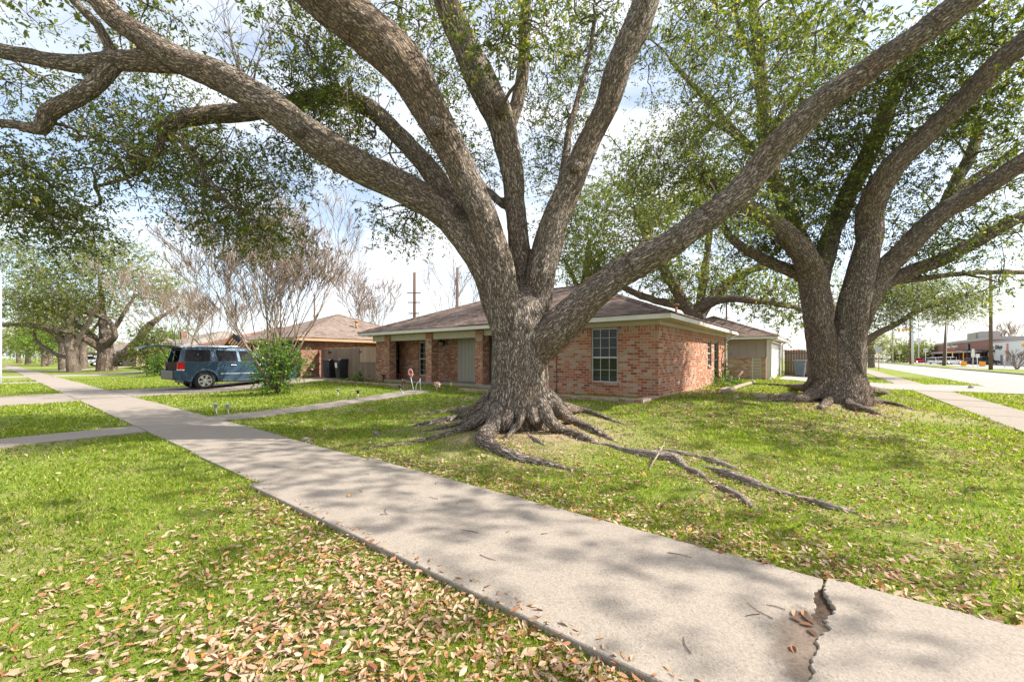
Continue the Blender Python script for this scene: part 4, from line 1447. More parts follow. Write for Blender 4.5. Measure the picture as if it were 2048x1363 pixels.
# ---------------------------------------------------------------- the big oak in the middle
T1o = Vector((0.15, 7.7, float(terr(0.15, 7.7)) - .02))
L1 = [  # (u, v, width px, depth)
    [(1040, 900, 138, 7.75), (1040, 850, 132, 7.75), (1040, 800, 124, 7.7), (1041, 750, 116, 7.7), (1041, 700, 111, 7.7), (1040, 655, 116, 7.7), (1036, 612, 100, 7.7), (1032, 582, 60, 7.7)],
    # left, reaching out of the picture
    [(1010, 640, 66, 7.65), (982, 570, 66, 7.6), (948, 508, 62, 7.5), (900, 440, 60, 7.45), (838, 394, 60, 7.4), (740, 342, 62, 7.3), (640, 280, 64, 7.2), (540, 215, 60, 7.1), (440, 152, 56, 7.0), (365, 122, 50, 6.95), (265, 62, 44, 6.9), (212, 15, 42, 6.8), (170, -60, 36, 6.7)],
    [(400, 136, 38, 6.95), (330, 118, 38, 7.0), (240, 120, 36, 7.0), (140, 126, 33, 7.0), (60, 113, 31, 7.0), (-60, 92, 29, 7.0), (-200, 60, 24, 7.0)],
    [(232, 128, 30, 7.0), (195, 165, 32, 7.0), (150, 200, 30, 7.0), (100, 226, 30, 7.0), (80, 258, 24, 7.0), (30, 248, 17, 7.0), (-40, 246, 15, 7.0)],
    [(222, 100, 20, 6.95), (195, 50, 18, 7.0), (150, 5, 16, 7.1), (110, -50, 12, 7.2)],
    # second left limb passing behind
    [(1000, 570, 46, 7.9), (955, 475, 44, 8.0), (905, 400, 44, 8.1), (850, 328, 42, 8.2), (790, 262, 40, 8.3), (742, 216, 37, 8.3), (690, 197, 31, 8.3), (620, 195, 28, 8.3), (560, 212, 28, 8.3), (500, 228, 32, 8.3), (430, 228, 34, 8.3), (370, 236, 30, 8.2), (328, 258, 25, 8.2)],
    [(326, 256, 19, 8.2), (317, 300, 14, 8.2), (290, 332, 12, 8.2), (250, 356, 9, 8.2), (190, 374, 7, 8.2)],
    [(338, 262, 15, 8.2), (385, 305, 13, 8.1), (412, 355, 12, 8.1), (450, 400, 9, 8.1), (478, 432, 7, 8.1), (500, 470, 5, 8.1)],
    # centre left, leaning towards the viewer
    [(1018, 660, 62, 7.45), (1004, 580, 60, 7.35), (984, 495, 56, 7.2), (955, 405, 58, 7.1), (910, 305, 64, 6.95), (860, 212, 74, 6.8), (798, 122, 84, 6.6), (728, 55, 90, 6.5), (655, 0, 88, 6.35), (590, -50, 82, 6.2), (500, -120, 70, 6.1)],
    # centre, upright
    [(1045, 620, 50, 7.85), (1038, 540, 46, 7.85), (1036, 470, 43, 7.8), (1030, 400, 43, 7.8), (1015, 318, 49, 7.7), (994, 230, 56, 7.6), (962, 158, 58, 7.5), (924, 88, 55, 7.4), (900, 28, 55, 7.3), (880, -50, 52, 7.2), (850, -140, 44, 7.1)],
    [(1012, 260, 32, 7.75), (1040, 180, 26, 7.9), (1047, 110, 24, 8.0), (1050, 40, 22, 8.0), (1056, -40, 18, 8.1)],
    # right, upright
    [(1065, 640, 66, 7.75), (1078, 560, 62, 7.7), (1098, 480, 58, 7.65), (1125, 400, 50, 7.6), (1163, 312, 49, 7.5), (1204, 222, 51, 7.4), (1240, 132, 53, 7.3), (1274, 52, 54, 7.2), (1300, -30, 52, 7.1), (1330, -120, 44, 7.0)],
    # right, the long low one
    [(1050, 725, 56, 7.62), (1080, 686, 74, 7.52), (1112, 655, 76, 7.44), (1155, 620, 68, 7.38), (1212, 572, 62, 7.3), (1290, 521, 57, 7.15), (1380, 460, 53, 7.0), (1468, 392, 52, 6.9), (1545, 312, 51, 6.75), (1620, 226, 50, 6.6), (1720, 150, 49, 6.4), (1820, 80, 52, 6.2), (1930, -8, 54, 6.0), (2050, -90, 50, 5.8)],
    [(1590, 255, 32, 6.66), (1606, 222, 24, 6.66), (1612, 206, 22, 6.66)],
    [(1085, 480, 22, 7.9), (1112, 410, 20, 8.1), (1125, 345, 18, 8.3), (1140, 250, 15, 8.6), (1175, 130, 11, 8.9), (1190, 30, 8, 9.0)],
    [(1010, 410, 18, 7.9), (982, 386, 17, 8.0), (952, 352, 13, 8.2), (915, 300, 9, 8.5)],
    [(1096, 668, 46, 7.36), (1112, 640, 50, 7.34)],
    # healed knots
    [(1000, 214, 30, 7.6), (1001, 216, 26, 7.27)], [(600, 258, 28, 7.15), (598, 261, 22, 6.86)], [(1152, 330, 26, 7.5), (1149, 333, 22, 7.26)], [(868, 250, 36, 6.75), (872, 252, 28, 6.46)],
]


def wpath(uvs, lifts):
    out = []
    for (u, v), l in zip(uvs, lifts):
        out.append(G(u, v, l))
    return out


# buttress roots that run into the trunk
roots1 = [
    ([P(1010, 797, 7.45), P(996, 822, 7.28), P(984, 858, 7.08), G(966, 882, .05), G(988, 900, .03), G(1048, 923, .01), G(1105, 931, .0), G(1160, 944, -.03)], [.15, .16, .16, .15, .12, .09, .075, .05]),
    ([P(985, 808, 7.5), P(960, 838, 7.36), G(925, 862, .03), G(870, 876, .0), G(800, 889, .0), G(740, 896, -.01), G(690, 904, -.05)], [.11, .11, .085, .07, .06, .055, .04]),
    ([P(988, 797, 7.8), P(960, 816, 7.75), G(930, 836, .03), G(885, 845, .02), G(830, 851, -.03)], [.16, .15, .12, .09, .06]),
    ([P(988, 787, 8.0), P(958, 813, 8.1), G(915, 824, .03), G(870, 826, .01), G(825, 831, -.03)], [.15, .14, .10, .08, .05]),
    ([P(975, 820, 7.6), G(930, 848, .02), G(895, 856, .01), G(845, 862, -.02)], [.12, .09, .07, .04]),
    ([P(1045, 811, 7.2), P(1042, 840, 7.02), G(1024, 868, .03), G(1003, 882, -.03)], [.075, .075, .06, .04]),
    ([P(1022, 808, 7.28), P(1014, 845, 7.1), G(1004, 862, .0)], [.10, .10, .07]),
    ([P(1075, 797, 7.3), P(1090, 822, 7.16), P(1106, 846, 7.04), G(1132, 864, .03), G(1165, 878, .02), G(1205, 889, -.04)], [.14, .14, .12, .10, .10, .05]),
    ([P(1090, 797, 7.5), P(1112, 817, 7.42), G(1148, 846, .03), G(1185, 862, .02), G(1235, 884, -.04)], [.13, .13, .10, .09, .05]),
    ([P(1094, 787, 7.8), P(1120, 813, 7.9), G(1162, 824, .03), G(1215, 838, .0), G(1265, 853, -.04)], [.14, .13, .09, .07, .04]),
    ([P(1060, 777, 8.1), P(1075, 808, 8.4), G(1090, 815, .0)], [.2, .2, .1]),
    ([P(1062, 808, 7.2), P(1068, 838, 7.05), G(1085, 856, .0), G(1100, 866, -.03)], [.10, .10, .07, .04]),
]
oak1 = thing('oak_tree', 'massive grey barked oak with spreading limbs in the middle of the front lawn', 'tree', T1o)
limbs1 = [limb_px(s) for s in L1]
wood('trunk', limbs1 + roots1, M['bark'], oak1, T1o, 0.028, 9, 0.05)
surface_roots = [
    ([G(1195, 884, -.03), G(1225, 893, .0), G(1262, 905, .01), G(1310, 915, .025), G(1352, 922, .02), G(1375, 938, .0), G(1400, 950, .015), G(1415, 958, -.015), G(1440, 975, .0), G(1480, 997, .01), G(1510, 1018, -.01), G(1540, 1038, -.04)], [.035, .045, .06, .085, .09, .05, .06, .035, .05, .055, .04, .025]),
    ([G(1285, 892, -.04), G(1330, 902, .0), G(1360, 908, .01), G(1405, 916, .0), G(1430, 926, .02), G(1465, 936, .0), G(1500, 947, -.04)], [.03, .04, .045, .04, .065, .05, .03]),
    ([G(1400, 930, -.03), G(1430, 940, .0), G(1460, 952, .015), G(1500, 968, .01), G(1540, 980, -.01), G(1600, 997, -.005), G(1660, 1015, .0), G(1700, 1022, -.01), G(1770, 1038, -.04)], [.04, .05, .07, .07, .045, .04, .05, .04, .02]),
    ([G(1058, 868, -.03), G(1075, 882, .0), G(1100, 895, -.04)], [.035, .04, .025]),
    ([G(605, 880, -.04), G(612, 882, .0), G(628, 889, -.04)], [.06, .075, .035]),
    ([G(745, 866, -.03), G(752, 867, .0), G(762, 871, -.03)], [.05, .06, .03]),
]
for k, (p, r) in enumerate(surface_roots):
    wood('root', [(p, r)], M['bark_root'], oak1, T1o, 0.02, 3, 0.03)

B1 = [(70, 420, 110, 90, 7.6, 1.0, 46), (40, 330, 80, 80, 7.6, 1, 26), (60, 190, 90, 50, 8.2, 1, 14), (245, 55, 100, 50, 8.6, 1, 14), (30, 10, 60, 30, 8.4, .8, 5),
      (300, 240, 130, 80, 8.8, 1.2, 44), (275, 330, 110, 70, 8.6, 1.2, 40), (430, 330, 120, 90, 8.7, 1.2, 46), (475, 430, 110, 60, 8.4, 1, 36), (575, 320, 70, 80, 8.7, 1, 24), (545, 480, 45, 35, 8.3, .8, 10), (1188, 30, 40, 50, 9, .5, 8), (915, 300, 35, 35, 8.5, .5, 7), (150, 470, 40, 40, 7.8, .6, 8),
      (640, 130, 70, 110, 7.8, .8, 44), (700, 235, 70, 60, 8.4, .8, 20), (620, 240, 50, 60, 8.4, .8, 10), (820, 40, 80, 60, 8.8, 1, 16), (890, 170, 55, 80, 9.2, 1, 20), (850, 330, 70, 80, 9.2, 1, 14), (800, 455, 60, 45, 8.8, .8, 16), (960, 330, 50, 60, 9.6, 1, 10),
      (1015, 60, 90, 75, 6.4, .5, 22), (1150, 100, 80, 100, 10, 1.2, 34), (1110, 270, 60, 100, 10, 1.2, 32), (1120, 430, 40, 60, 9.6, 1, 10), (1380, 140, 100, 140, 10.4, 1.5, 44), (1335, 330, 90, 90, 10.2, 1.5, 38), (1480, 250, 100, 140, 10.8, 1.5, 46),
      (1290, 450, 60, 50, 9.2, 1, 10), (1620, 70, 140, 80, 10.2, 1.5, 20), (1450, 415, 60, 40, 7.6, .6, 12), (1300, 490, 40, 30, 7.8, .5, 6), (340, 30, 40, 40, 7.6, .6, 4), (560, 110, 30, 60, 7.6, .5, 3)]
C1 = blob_centres(B1, T1o)
# the part of the crown above and beside the frame, which throws the dappled shade
def world_blob(c, r, n):
    q = unit(RNG.normal(size=(n, 3))) * (RNG.random((n, 1)) ** .45)
    return np.array(c) + q * np.array(r)
C1b = np.concatenate([world_blob((-3.5, 7.5, 9.6), (3.2, 3.5, 1.4), 26), world_blob((2.5, 8.0, 10.4), (3.5, 3.5, 1.4), 36), world_blob((7.2, 4.6, 8.3), (2.6, 2.2, 1.3), 34), world_blob((-7.5, 6.5, 8.2), (2.2, 3.0, 1.0), 14),
                      world_blob((6.0, 7.4, 9.2), (3.0, 2.5, 1.3), 30), world_blob((1.0, 3.4, 9.4), (3.6, 1.8, 1.1), 14), world_blob((9.2, 2.6, 7.6), (1.8, 1.8, 1.1), 16)])
crown(oak1, T1o, C1, limbs1, M['leaf'], leaf=.076, ratio=.38, sprigs=20, per=9, sigma=.26, twig_m=M['twig'])
crown(oak1, T1o, C1b, limbs1, M['leaf'], leaf=.13, ratio=.45, sprigs=14, per=8, sigma=.38, twig_m=None, name='crown')
# bare upright shoots on the left limb
sh = MB(T1o)
for k in range(13):
    b = P(495 + random.uniform(-14, 14), 158, 7.0)
    top = P(random.uniform(395, 560), random.uniform(-10, 80), 7.2 + random.uniform(-.3, .5))
    mid = b.lerp(top, .5) + Vector((random.uniform(-.1, .1), 0, -.1))
    pts = [b, b.lerp(mid, .5), mid, mid.lerp(top, .5) + Vector((random.uniform(-.06, .06), 0, 0)), top]
    sh.tube(pts, [.012, .009, .007, .005, .003], 4)
    for q in range(7):
        a = mid.lerp(top, random.random()); e = a + Vector((random.uniform(-.35, .35), random.uniform(-.2, .2), random.uniform(.05, .4)))
        sh.tube([a, a.lerp(e, .5) + Vector((0, 0, .03)), e], [.004, .003, .002], 3)
for (u, v, d, n) in ((730, 255, 8.2, 4), (690, 275, 7.2, 3), (1300, 545, 7.1, 5), (1700, 500, 10.2, 4), (1010, 160, 7.4, 3)):
    sh.build('shoots', M['twig'], oak1); sh = MB(T1o)
    for k in range(n):
        b = P(u + random.uniform(-12, 12), v, d); e = b + Vector((random.uniform(-.2, .2), random.uniform(-.2, .2), random.uniform(.5, 1.0)))
        sh.tube([b, b.lerp(e, .5) + Vector((random.uniform(-.05, .05), 0, 0)), e], [.013, .009, .004], 4)
sh.build('shoots', M['twig'], oak1)

# ---------------------------------------------------------------- the second oak, right
T2o = Vector((8.9, 11.1, float(terr(8.9, 11.1)) - .02))
L2 = [
    [(1676, 850, 122, 11.1), (1676, 800, 112, 11.1), (1673, 760, 94, 11.1), (1671, 720, 80, 11.1), (1668, 690, 60, 11.1)],
    # left stem and its limbs
    [(1658, 790, 46, 10.95), (1649, 720, 54, 11.0), (1640, 660, 52, 11.05), (1632, 600, 54, 11.0), (1622, 552, 50, 10.95), (1598, 500, 44, 10.8), (1560, 456, 37, 10.7), (1510, 420, 32, 10.6), (1462, 392, 24, 10.5), (1400, 350, 14, 10.5)],
    [(1634, 595, 28, 11.1), (1612, 560, 28, 11.2), (1575, 540, 26, 11.3), (1524, 518, 22, 11.4), (1482, 492, 18, 11.4), (1452, 462, 15, 11.5), (1440, 430, 10, 11.5)],
    [(1632, 585, 34, 11.2), (1648, 520, 34, 11.4), (1672, 440, 34, 11.7), (1716, 350, 32, 11.9), (1762, 262, 30, 12.0), (1800, 160, 26, 12.1), (1850, 50, 20, 12.1)],
    # right stem and its limbs
    [(1686, 790, 58, 10.95), (1693, 730, 64, 10.95), (1699, 670, 60, 10.95), (1706, 610, 54, 10.9), (1720, 550, 48, 10.85), (1737, 480, 45, 10.8), (1747, 415, 44, 10.6), (1776, 344, 43, 10.4), (1850, 270, 42, 10.1), (1930, 192, 42, 9.7), (2000, 122, 42, 9.4), (2070, 66, 40, 9.1), (2200, -40, 34, 8.8)],
    [(1702, 670, 46, 11.0), (1722, 620, 46, 10.95), (1750, 565, 44, 10.9), (1797, 510, 42, 10.7), (1870, 440, 38, 10.4), (1950, 388, 35, 10.1), (2050, 322, 33, 9.8), (2180, 250, 28, 9.5)],
    [(1728, 610, 30, 11.1), (1768, 566, 28, 11.3), (1815, 546, 26, 11.3), (1885, 518, 26, 11.3), (1960, 478, 24, 11.2), (2050, 430, 22, 11.0), (2150, 400, 15, 11)],
    [(1770, 564, 15, 11.4), (1850, 556, 13, 11.6), (1950, 545, 11, 11.6), (2060, 545, 10, 11.6)],
    
    [(1850, 460, 22, 11.6), (1895, 400, 22, 12), (1945, 300, 20, 12.4), (1958, 240, 15, 12.6)], [(1900, 395, 18, 12), (1960, 350, 14, 12.2), (2030, 300, 11, 12.4)],
]
roots2 = [
    ([P(1648, 760, 10.95), P(1630, 788, 10.85), G(1595, 803, .04), G(1545, 802, .0), G(1480, 801, -.05)], [.18, .17, .13, .09, .05]),
    ([P(1685, 775, 10.75), P(1694, 804, 10.5), G(1712, 820, .04), G(1742, 826, .02), G(1770, 832, -.05)], [.15, .14, .13, .11, .05]),
    ([P(1705, 765, 10.95), P(1726, 790, 10.85), G(1760, 808, .04), G(1800, 814, .02), G(1850, 828, -.04)], [.16, .15, .12, .09, .04]),
    ([P(1662, 780, 10.75), P(1655, 806, 10.55), G(1640, 818, .0)], [.15, .13, .08]),
    ([P(1712, 755, 11.2), P(1735, 776, 11.3), G(1775, 786, .03), G(1830, 795, -.03)], [.14, .12, .09, .04]),
    ([P(1640, 755, 11.3), P(1618, 772, 11.5), G(1585, 777, .05), G(1545, 771, .02), G(1500, 768, -.04)], [.14, .13, .13, .10, .05]),
]
oak2 = thing('oak_tree', 'second broad oak with dark forked trunk on the side lawn beside the grey bin', 'tree', T2o)
limbs2 = [limb_px(s) for s in L2]
wood('trunk', limbs2 + roots2, M['bark_dark'], oak2, T2o, 0.034, 4, 0.05)
B2 = [(1600, 330, 110, 100, 11.5, 1.5, 44), (1700, 220, 120, 110, 11.2, 1.5, 52), (1850, 130, 110, 100, 10.8, 1.5, 44), (1985, 40, 80, 50, 10, 1, 16), (1950, 250, 90, 60, 11.4, 1.5, 24), (1600, 470, 100, 60, 11.6, 1.0, 30), (1510, 500, 80, 60, 12, 1, 18),
      (1900, 470, 120, 40, 11.6, 1.2, 26), (2000, 375, 60, 40, 11, 1, 10), (1800, 400, 80, 60, 12, 1.2, 20), (1985, 556, 50, 12, 10.6, .5, 4), (1690, 400, 60, 60, 11.8, 1, 18), (1560, 260, 60, 60, 11.5, 1, 12), (1840, 520, 60, 22, 11.5, .8, 8), (1405, 350, 45, 40, 10.5, .5, 12), (1445, 430, 35, 35, 11.5, .5, 8), (2025, 300, 40, 35, 12.2, .5, 10), (1955, 235, 35, 35, 12.6, .5, 8), (2010, 180, 50, 70, 11, 1, 12), (1760, 300, 60, 60, 11.6, 1, 14)]
C2 = blob_centres(B2, T2o)
C2b = np.concatenate([world_blob((13.5, 10.0, 9.0), (3.0, 3.6, 1.5), 46), world_blob((9.5, 12.0, 11.0), (4.0, 3.5, 1.5), 40), world_blob((14.5, 6.0, 8.0), (2.2, 2.4, 1.2), 26)])
crown(oak2, T2o, C2, limbs2, M['leaf'], leaf=.080, ratio=.42, sprigs=30, per=10, sigma=.32, twig_m=M['twig'])
crown(oak2, T2o, C2b, limbs2, M['leaf'], leaf=.15, ratio=.45, sprigs=12, per=8, sigma=.42, twig_m=None)


# ---------------------------------------------------------------- background oaks
def px_oak(name, label, d, base_uv, limbs, blobs, bark, leafm, leaf, sigma, voxel, sprigs=16, per=8, tone=0.0, group=None, depth_r=None, cat='tree', twig_r=.02):
    u, v = base_uv
    x = (u - CX) * d / F
    z = float(terr(x, d))
    o = Vector((x, d, z - .03))
    tr = thing(name, label, cat, o, group=group)
    lb = []
    for s in limbs:
        q = [(a, b, w, d + dd) for (a, b, w, dd) in s]
        lb.append(limb_px(q))
    p0, r0 = lb[0]
    lb[0] = ([Vector((p0[0].x, p0[0].y, o.z - .1))] + p0[1:], r0)
    wood('trunk', lb, bark, tr, o, voxel, 4, 0.06)
    c = blob_centres([(a, b, ru, rv, d + dd, rd, n) for (a, b, ru, rv, dd, rd, n) in blobs], o)
    crown(tr, o, c, lb, leafm, leaf=leaf, ratio=.5, sprigs=sprigs, per=per, sigma=sigma, slen=leaf * 2.6, twig_m=M['twig'], twig_r=twig_r, max_link=8, tone=tone)
    return tr


px_oak('oak_tree', 'leafy oak behind the brick house with long low limbs over the garage roof', 27.0, (1400, 730),
       [[(1400, 730, 40, 0), (1400, 690, 34, 0), (1395, 655, 32, 0), (1385, 620, 30, 0)], [(1390, 640, 26, 0), (1360, 590, 22, 0), (1330, 540, 20, -.5), (1300, 480, 16, -1), (1270, 420, 10, -1)],
        [(1395, 640, 24, 0), (1430, 590, 20, .5), (1490, 545, 16, 1), (1550, 530, 10, 1)], [(1390, 620, 22, 0), (1440, 598, 18, -1), (1500, 600, 14, -2), (1570, 610, 10, -2), (1620, 625, 8, -2)],
        [(1370, 610, 20, 0), (1310, 600, 16, 1), (1240, 570, 12, 2), (1180, 520, 8, 2)], [(1395, 640, 18, 0), (1410, 540, 16, 2), (1420, 460, 12, 2), (1440, 380, 8, 2)]],
       [(1185, 530, 90, 70, 2, 3, 46), (1300, 430, 130, 100, 0, 3, 70), (1430, 560, 120, 40, 0, 3, 34), (1560, 590, 90, 40, -1, 3, 30), (1320, 560, 80, 40, 1, 3, 22), (1440, 400, 90, 80, 2, 3, 40), (1290, 330, 90, 60, 2, 3, 24), (1600, 640, 60, 26, 0, 2, 12)],
       M['bark_dark'], M['leaf'], .17, .62, .07, sprigs=20, per=9, tone=.10)
px_oak('oak_tree', 'yellow green leaved tree showing between the big oak limbs and the roof', 32.0, (1165, 730),
       [[(1165, 730, 20, 0), (1165, 640, 18, 0), (1170, 560, 16, 0), (1180, 480, 10, 0)], [(1168, 600, 12, 0), (1130, 520, 8, 0)], [(1168, 580, 12, 0), (1210, 500, 8, 0)]],
       [(1160, 440, 60, 50, 0, 2, 30), (1150, 520, 60, 40, 1, 2, 26), (1220, 400, 60, 60, 0, 2, 26)], M['bark_dark'], M['leaf_yel'], .19, .6, .09, sprigs=18, per=8)
px_oak('oak_tree', 'slim grey stemmed oak rising behind the long right limb', 17.0, (1668, 750),
       [[(1668, 745, 34, 0), (1655, 640, 32, 0), (1612, 500, 30, 0), (1560, 390, 28, 0), (1534, 300, 26, 0), (1524, 180, 24, 0), (1512, 60, 20, 0), (1500, -60, 16, 0)], [(1534, 290, 16, 0), (1580, 200, 14, .5), (1650, 130, 11, 1), (1720, 20, 8, 1)], [(1520, 130, 14, 0), (1480, 60, 10, 0), (1460, -40, 6, 0)], [(1556, 380, 14, 0), (1490, 290, 10, -.5), (1400, 230, 7, -1)],
        [(1534, 330, 14, 0), (1440, 230, 12, .6), (1340, 120, 8, 1)]],
       [(1500, 60, 130, 90, 0, 1.5, 26), (1650, 110, 90, 70, 1, 1.5, 18), (1420, 230, 90, 80, 0, 1.5, 22), (1560, 400, 80, 70, 1, 1.5, 20), (1340, 60, 80, 70, 1, 1.5, 14)], M['bark_grey'], M['leaf'], .115, .45, .05, sprigs=26, per=8, tone=.08)
# street oaks on the far right
px_oak('oak_tree', 'street oak leaning out over the side road beyond the second big oak', 30.0, (1712, 750),
       [[(1712, 755, 26, 0), (1712, 715, 22, 0), (1712, 690, 20, 0)], [(1712, 700, 16, 0), (1742, 674, 14, 0), (1790, 650, 12, -.5), (1840, 620, 9, -1), (1900, 600, 6, -1.5)], [(1712, 695, 16, 0), (1735, 640, 12, 0), (1770, 590, 8, 0)], [(1710, 700, 14, 0), (1690, 620, 10, 0), (1700, 540, 6, 0)]],
       [(1790, 600, 90, 40, 0, 3, 70), (1875, 606, 70, 34, -1, 3, 56), (1860, 582, 90, 26, 0, 3, 36), (1932, 612, 34, 24, -1, 2, 18), (1790, 566, 80, 26, 0, 3, 30), (1765, 640, 50, 20, 0, 2, 18), (1925, 628, 26, 18, -1, 1.5, 8), (1850, 636, 40, 14, -1, 2, 8), (1720, 560, 60, 50, 1, 2, 24)], M['bark_dark'], M['leaf_far'], .085, .5, .08, sprigs=30, per=9, tone=-.1)
px_oak('oak_tree', 'small far street tree with olive crown beside the road sign', 62.0, (1742, 730),
       [[(1742, 735, 12, 0), (1742, 705, 10, 0), (1740, 680, 6, 0)], [(1742, 712, 6, 0), (1760, 690, 4, 0)]],
       [(1745, 680, 34, 24, 0, 3, 24), (1765, 690, 20, 16, 0, 2, 10)], M['bark_grey'], M['leaf_far'], .18, .8, .12, sprigs=22, per=8)

# row of oaks along the pavement, far left
px_oak('oak_tree', 'nearer pale barked oak in the left hand row with a low limb on each side', 44.0, (216, 737),
       [[(215, 742, 36, 0), (214, 720, 30, 0), (212, 700, 26, 0), (210, 680, 20, 0)], [(212, 706, 16, 0), (190, 688, 14, -1), (150, 668, 13, -2), (100, 655, 11, -3), (50, 650, 8, -3), (0, 650, 6, -3)], [(205, 695, 14, 0), (170, 660, 12, 1), (120, 630, 9, 1), (60, 600, 6, 1)],
        [(222, 725, 18, 0), (250, 705, 16, 0), (275, 680, 13, 0), (300, 650, 12, 0), (325, 632, 8, 0), (360, 610, 5, 0)], [(210, 690, 16, 0), (206, 650, 14, 0), (204, 610, 10, 1), (200, 560, 6, 1)], [(212, 690, 12, 0), (230, 672, 10, -1), (215, 640, 9, -1), (170, 625, 6, -1)], [(212, 680, 12, 0), (240, 640, 8, 1), (270, 590, 5, 1)]],
       [(130, 520, 110, 55, 0, 4, 50), (230, 540, 80, 55, 0, 4, 46), (60, 580, 80, 50, -1, 4, 40), (290, 590, 60, 40, 0, 3, 26), (150, 600, 90, 30, 0, 4, 34), (215, 475, 50, 30, 0, 3, 14), (40, 510, 50, 50, 0, 3, 20)],
       M['bark_grey'], M['leaf_far'], .17, .8, .09, sprigs=27, per=9, group=None)
px_oak('oak_tree', 'dark ivy clad oak trunk next to the pavement in the left hand row', 42.0, (146, 739),
       [[(148, 742, 24, 0), (145, 715, 19, 0), (143, 690, 19, 0), (142, 660, 16, 0), (140, 620, 10, 0)], [(140, 712, 9, 0), (115, 710, 7, 0), (90, 695, 7, 0), (72, 680, 6, 0), (70, 664, 5, 0)], [(140, 690, 12, 0), (110, 665, 10, 0), (75, 655, 6, 0)], [(150, 690, 10, 0), (180, 640, 8, 0), (200, 600, 5, 0)]],
       [(70, 640, 60, 26, 0, 3, 24), (140, 640, 26, 34, 0, 1.5, 14), (30, 610, 50, 40, 0, 3, 20), (120, 590, 60, 40, 0, 3, 24)], M['bark_dark'], M['leaf_far'], .17, .75, .09, sprigs=22, per=8, tone=-.12)
px_oak('oak_tree', 'smooth pale trunked oak standing behind the row near the grey roofed house', 52.0, (167, 736),
       [[(167, 738, 17, 0), (166, 710, 13, 0), (167, 685, 12, 0), (172, 655, 9, 0)], [(168, 690, 8, 0), (185, 660, 6, 0), (210, 630, 4, 0)], [(166, 690, 8, 0), (150, 655, 6, 0)]],
       [(170, 620, 70, 36, 0, 3, 30), (330, 570, 50, 40, 4, 3, 18)], M['bark_grey'], M['leaf_far'], .28, .9, .1, sprigs=14, per=8)
px_oak('oak_tree', 'oak with a sawn limb scar between the two nearer left hand trunks', 50.0, (130, 735),
       [[(129, 738, 19, 0), (126, 715, 15, 0), (128, 690, 12, 0), (130, 650, 8, 0)], [(128, 700, 8, 0), (110, 670, 6, 0)]],
       [(110, 630, 60, 30, 0, 3, 22)], M['bark_grey'], M['leaf_far'], .28, .9, .1, sprigs=14, per=8, tone=.02)
for k, (u, v, d, hgt, lab) in enumerate(((90, 729, 72.0, 95, 'mid distance oak with twin trunks beside the white parked car'), (56, 727, 92.0, 80, 'far oak leaning left beside the pavement end'), (37, 725, 118.0, 64, 'farthest small oak at the end of the pavement'), (100, 727, 84.0, 90, 'far oak standing behind the white parked car'))):
    px_oak('oak_tree', lab, d, (u, v), [[(u, v + 3, 900 / d, 0), (u, v - 18, 700 / d, 0), (u - 3, v - 40, 420 / d, 0)], [(u, v - 20, 420 / d, 0), (u - 16, v - 40, 260 / d, 0), (u - 30, v - 48, 160 / d, 0)], [(u, v - 22, 420 / d, 0), (u + 14, v - 46, 260 / d, 0)]],
           [(u - 12, v - hgt * .62, 46, hgt * .28, 0, 5, 34), (u + 14, v - hgt * .55, 30, hgt * .2, 0, 4, 16)], M['bark_grey'], M['leaf_lime' if k == 0 else 'leaf_far'], .42, 1.2, .14, sprigs=13, per=7, tone=-.05)


# ---------------------------------------------------------------- bare trees
def bare_tree(name, label, base, height, spread, stems, levels, m, r0=.07, up=.75, min_r=.007, seed=1, fan=.5, group=None, single=False):
    rnd = random.Random(seed)
    tr = thing(name, label, 'tree', base, group=group)
    tk = MB(base); tw = MB(base)
    def grow(p, d, L, r, lev):
        n = 4
        pts = [p]; q = p
        dd = d.copy()
        for i in range(n):
            dd = (dd + Vector((rnd.uniform(-1, 1), rnd.uniform(-1, 1), rnd.uniform(-.3, .6))) * .13 + Vector((0, 0, .04 * up))).normalized()
            q = q + dd * (L / n); pts.append(q)
        re = max(r * .62, min_r)
        rr = [max(r + (re - r) * i / n, min_r) for i in range(n + 1)]
        (tk if lev <= 1 else tw).tube(pts, rr, 6 if lev <= 1 else 4 if lev <= 3 else 3, cap=False)
        if lev >= levels: return
        nb = rnd.choice((2, 3, 3)) if lev < levels - 1 else rnd.choice((3, 4))
        for b in range(nb):
            src = pts[n] if b < 2 else pts[rnd.choice((2, 3))]
            side = Vector((rnd.uniform(-1, 1), rnd.uniform(-1, 1), rnd.uniform(-.4, .5)))
            nd = (dd + side * (.46 if lev < 3 else .62)).normalized()
            grow(src, nd, L * rnd.uniform(.58, .82), max(re * rnd.uniform(.62, .85), min_r), lev + 1)
    L0 = height * .31
    if single:
        grow(Vector(base), Vector((0, 0, 1)), L0, r0, 0)
    else:
        for k in range(stems):
            a = 2 * math.pi * k / stems + rnd.uniform(-.3, .3)
            t = fan * rnd.uniform(.35, 1.0)
            d = Vector((math.cos(a) * t, math.sin(a) * t, 1)).normalized()
            grow(Vector(base) + Vector((math.cos(a), math.sin(a), 0)) * r0 * 1.1, d, L0 * rnd.uniform(.85, 1.2), r0 * rnd.uniform(.65, 1.0), 0)
    tk.build('trunk', m, tr)
    tw.build('branches', m, tr)
    return tr


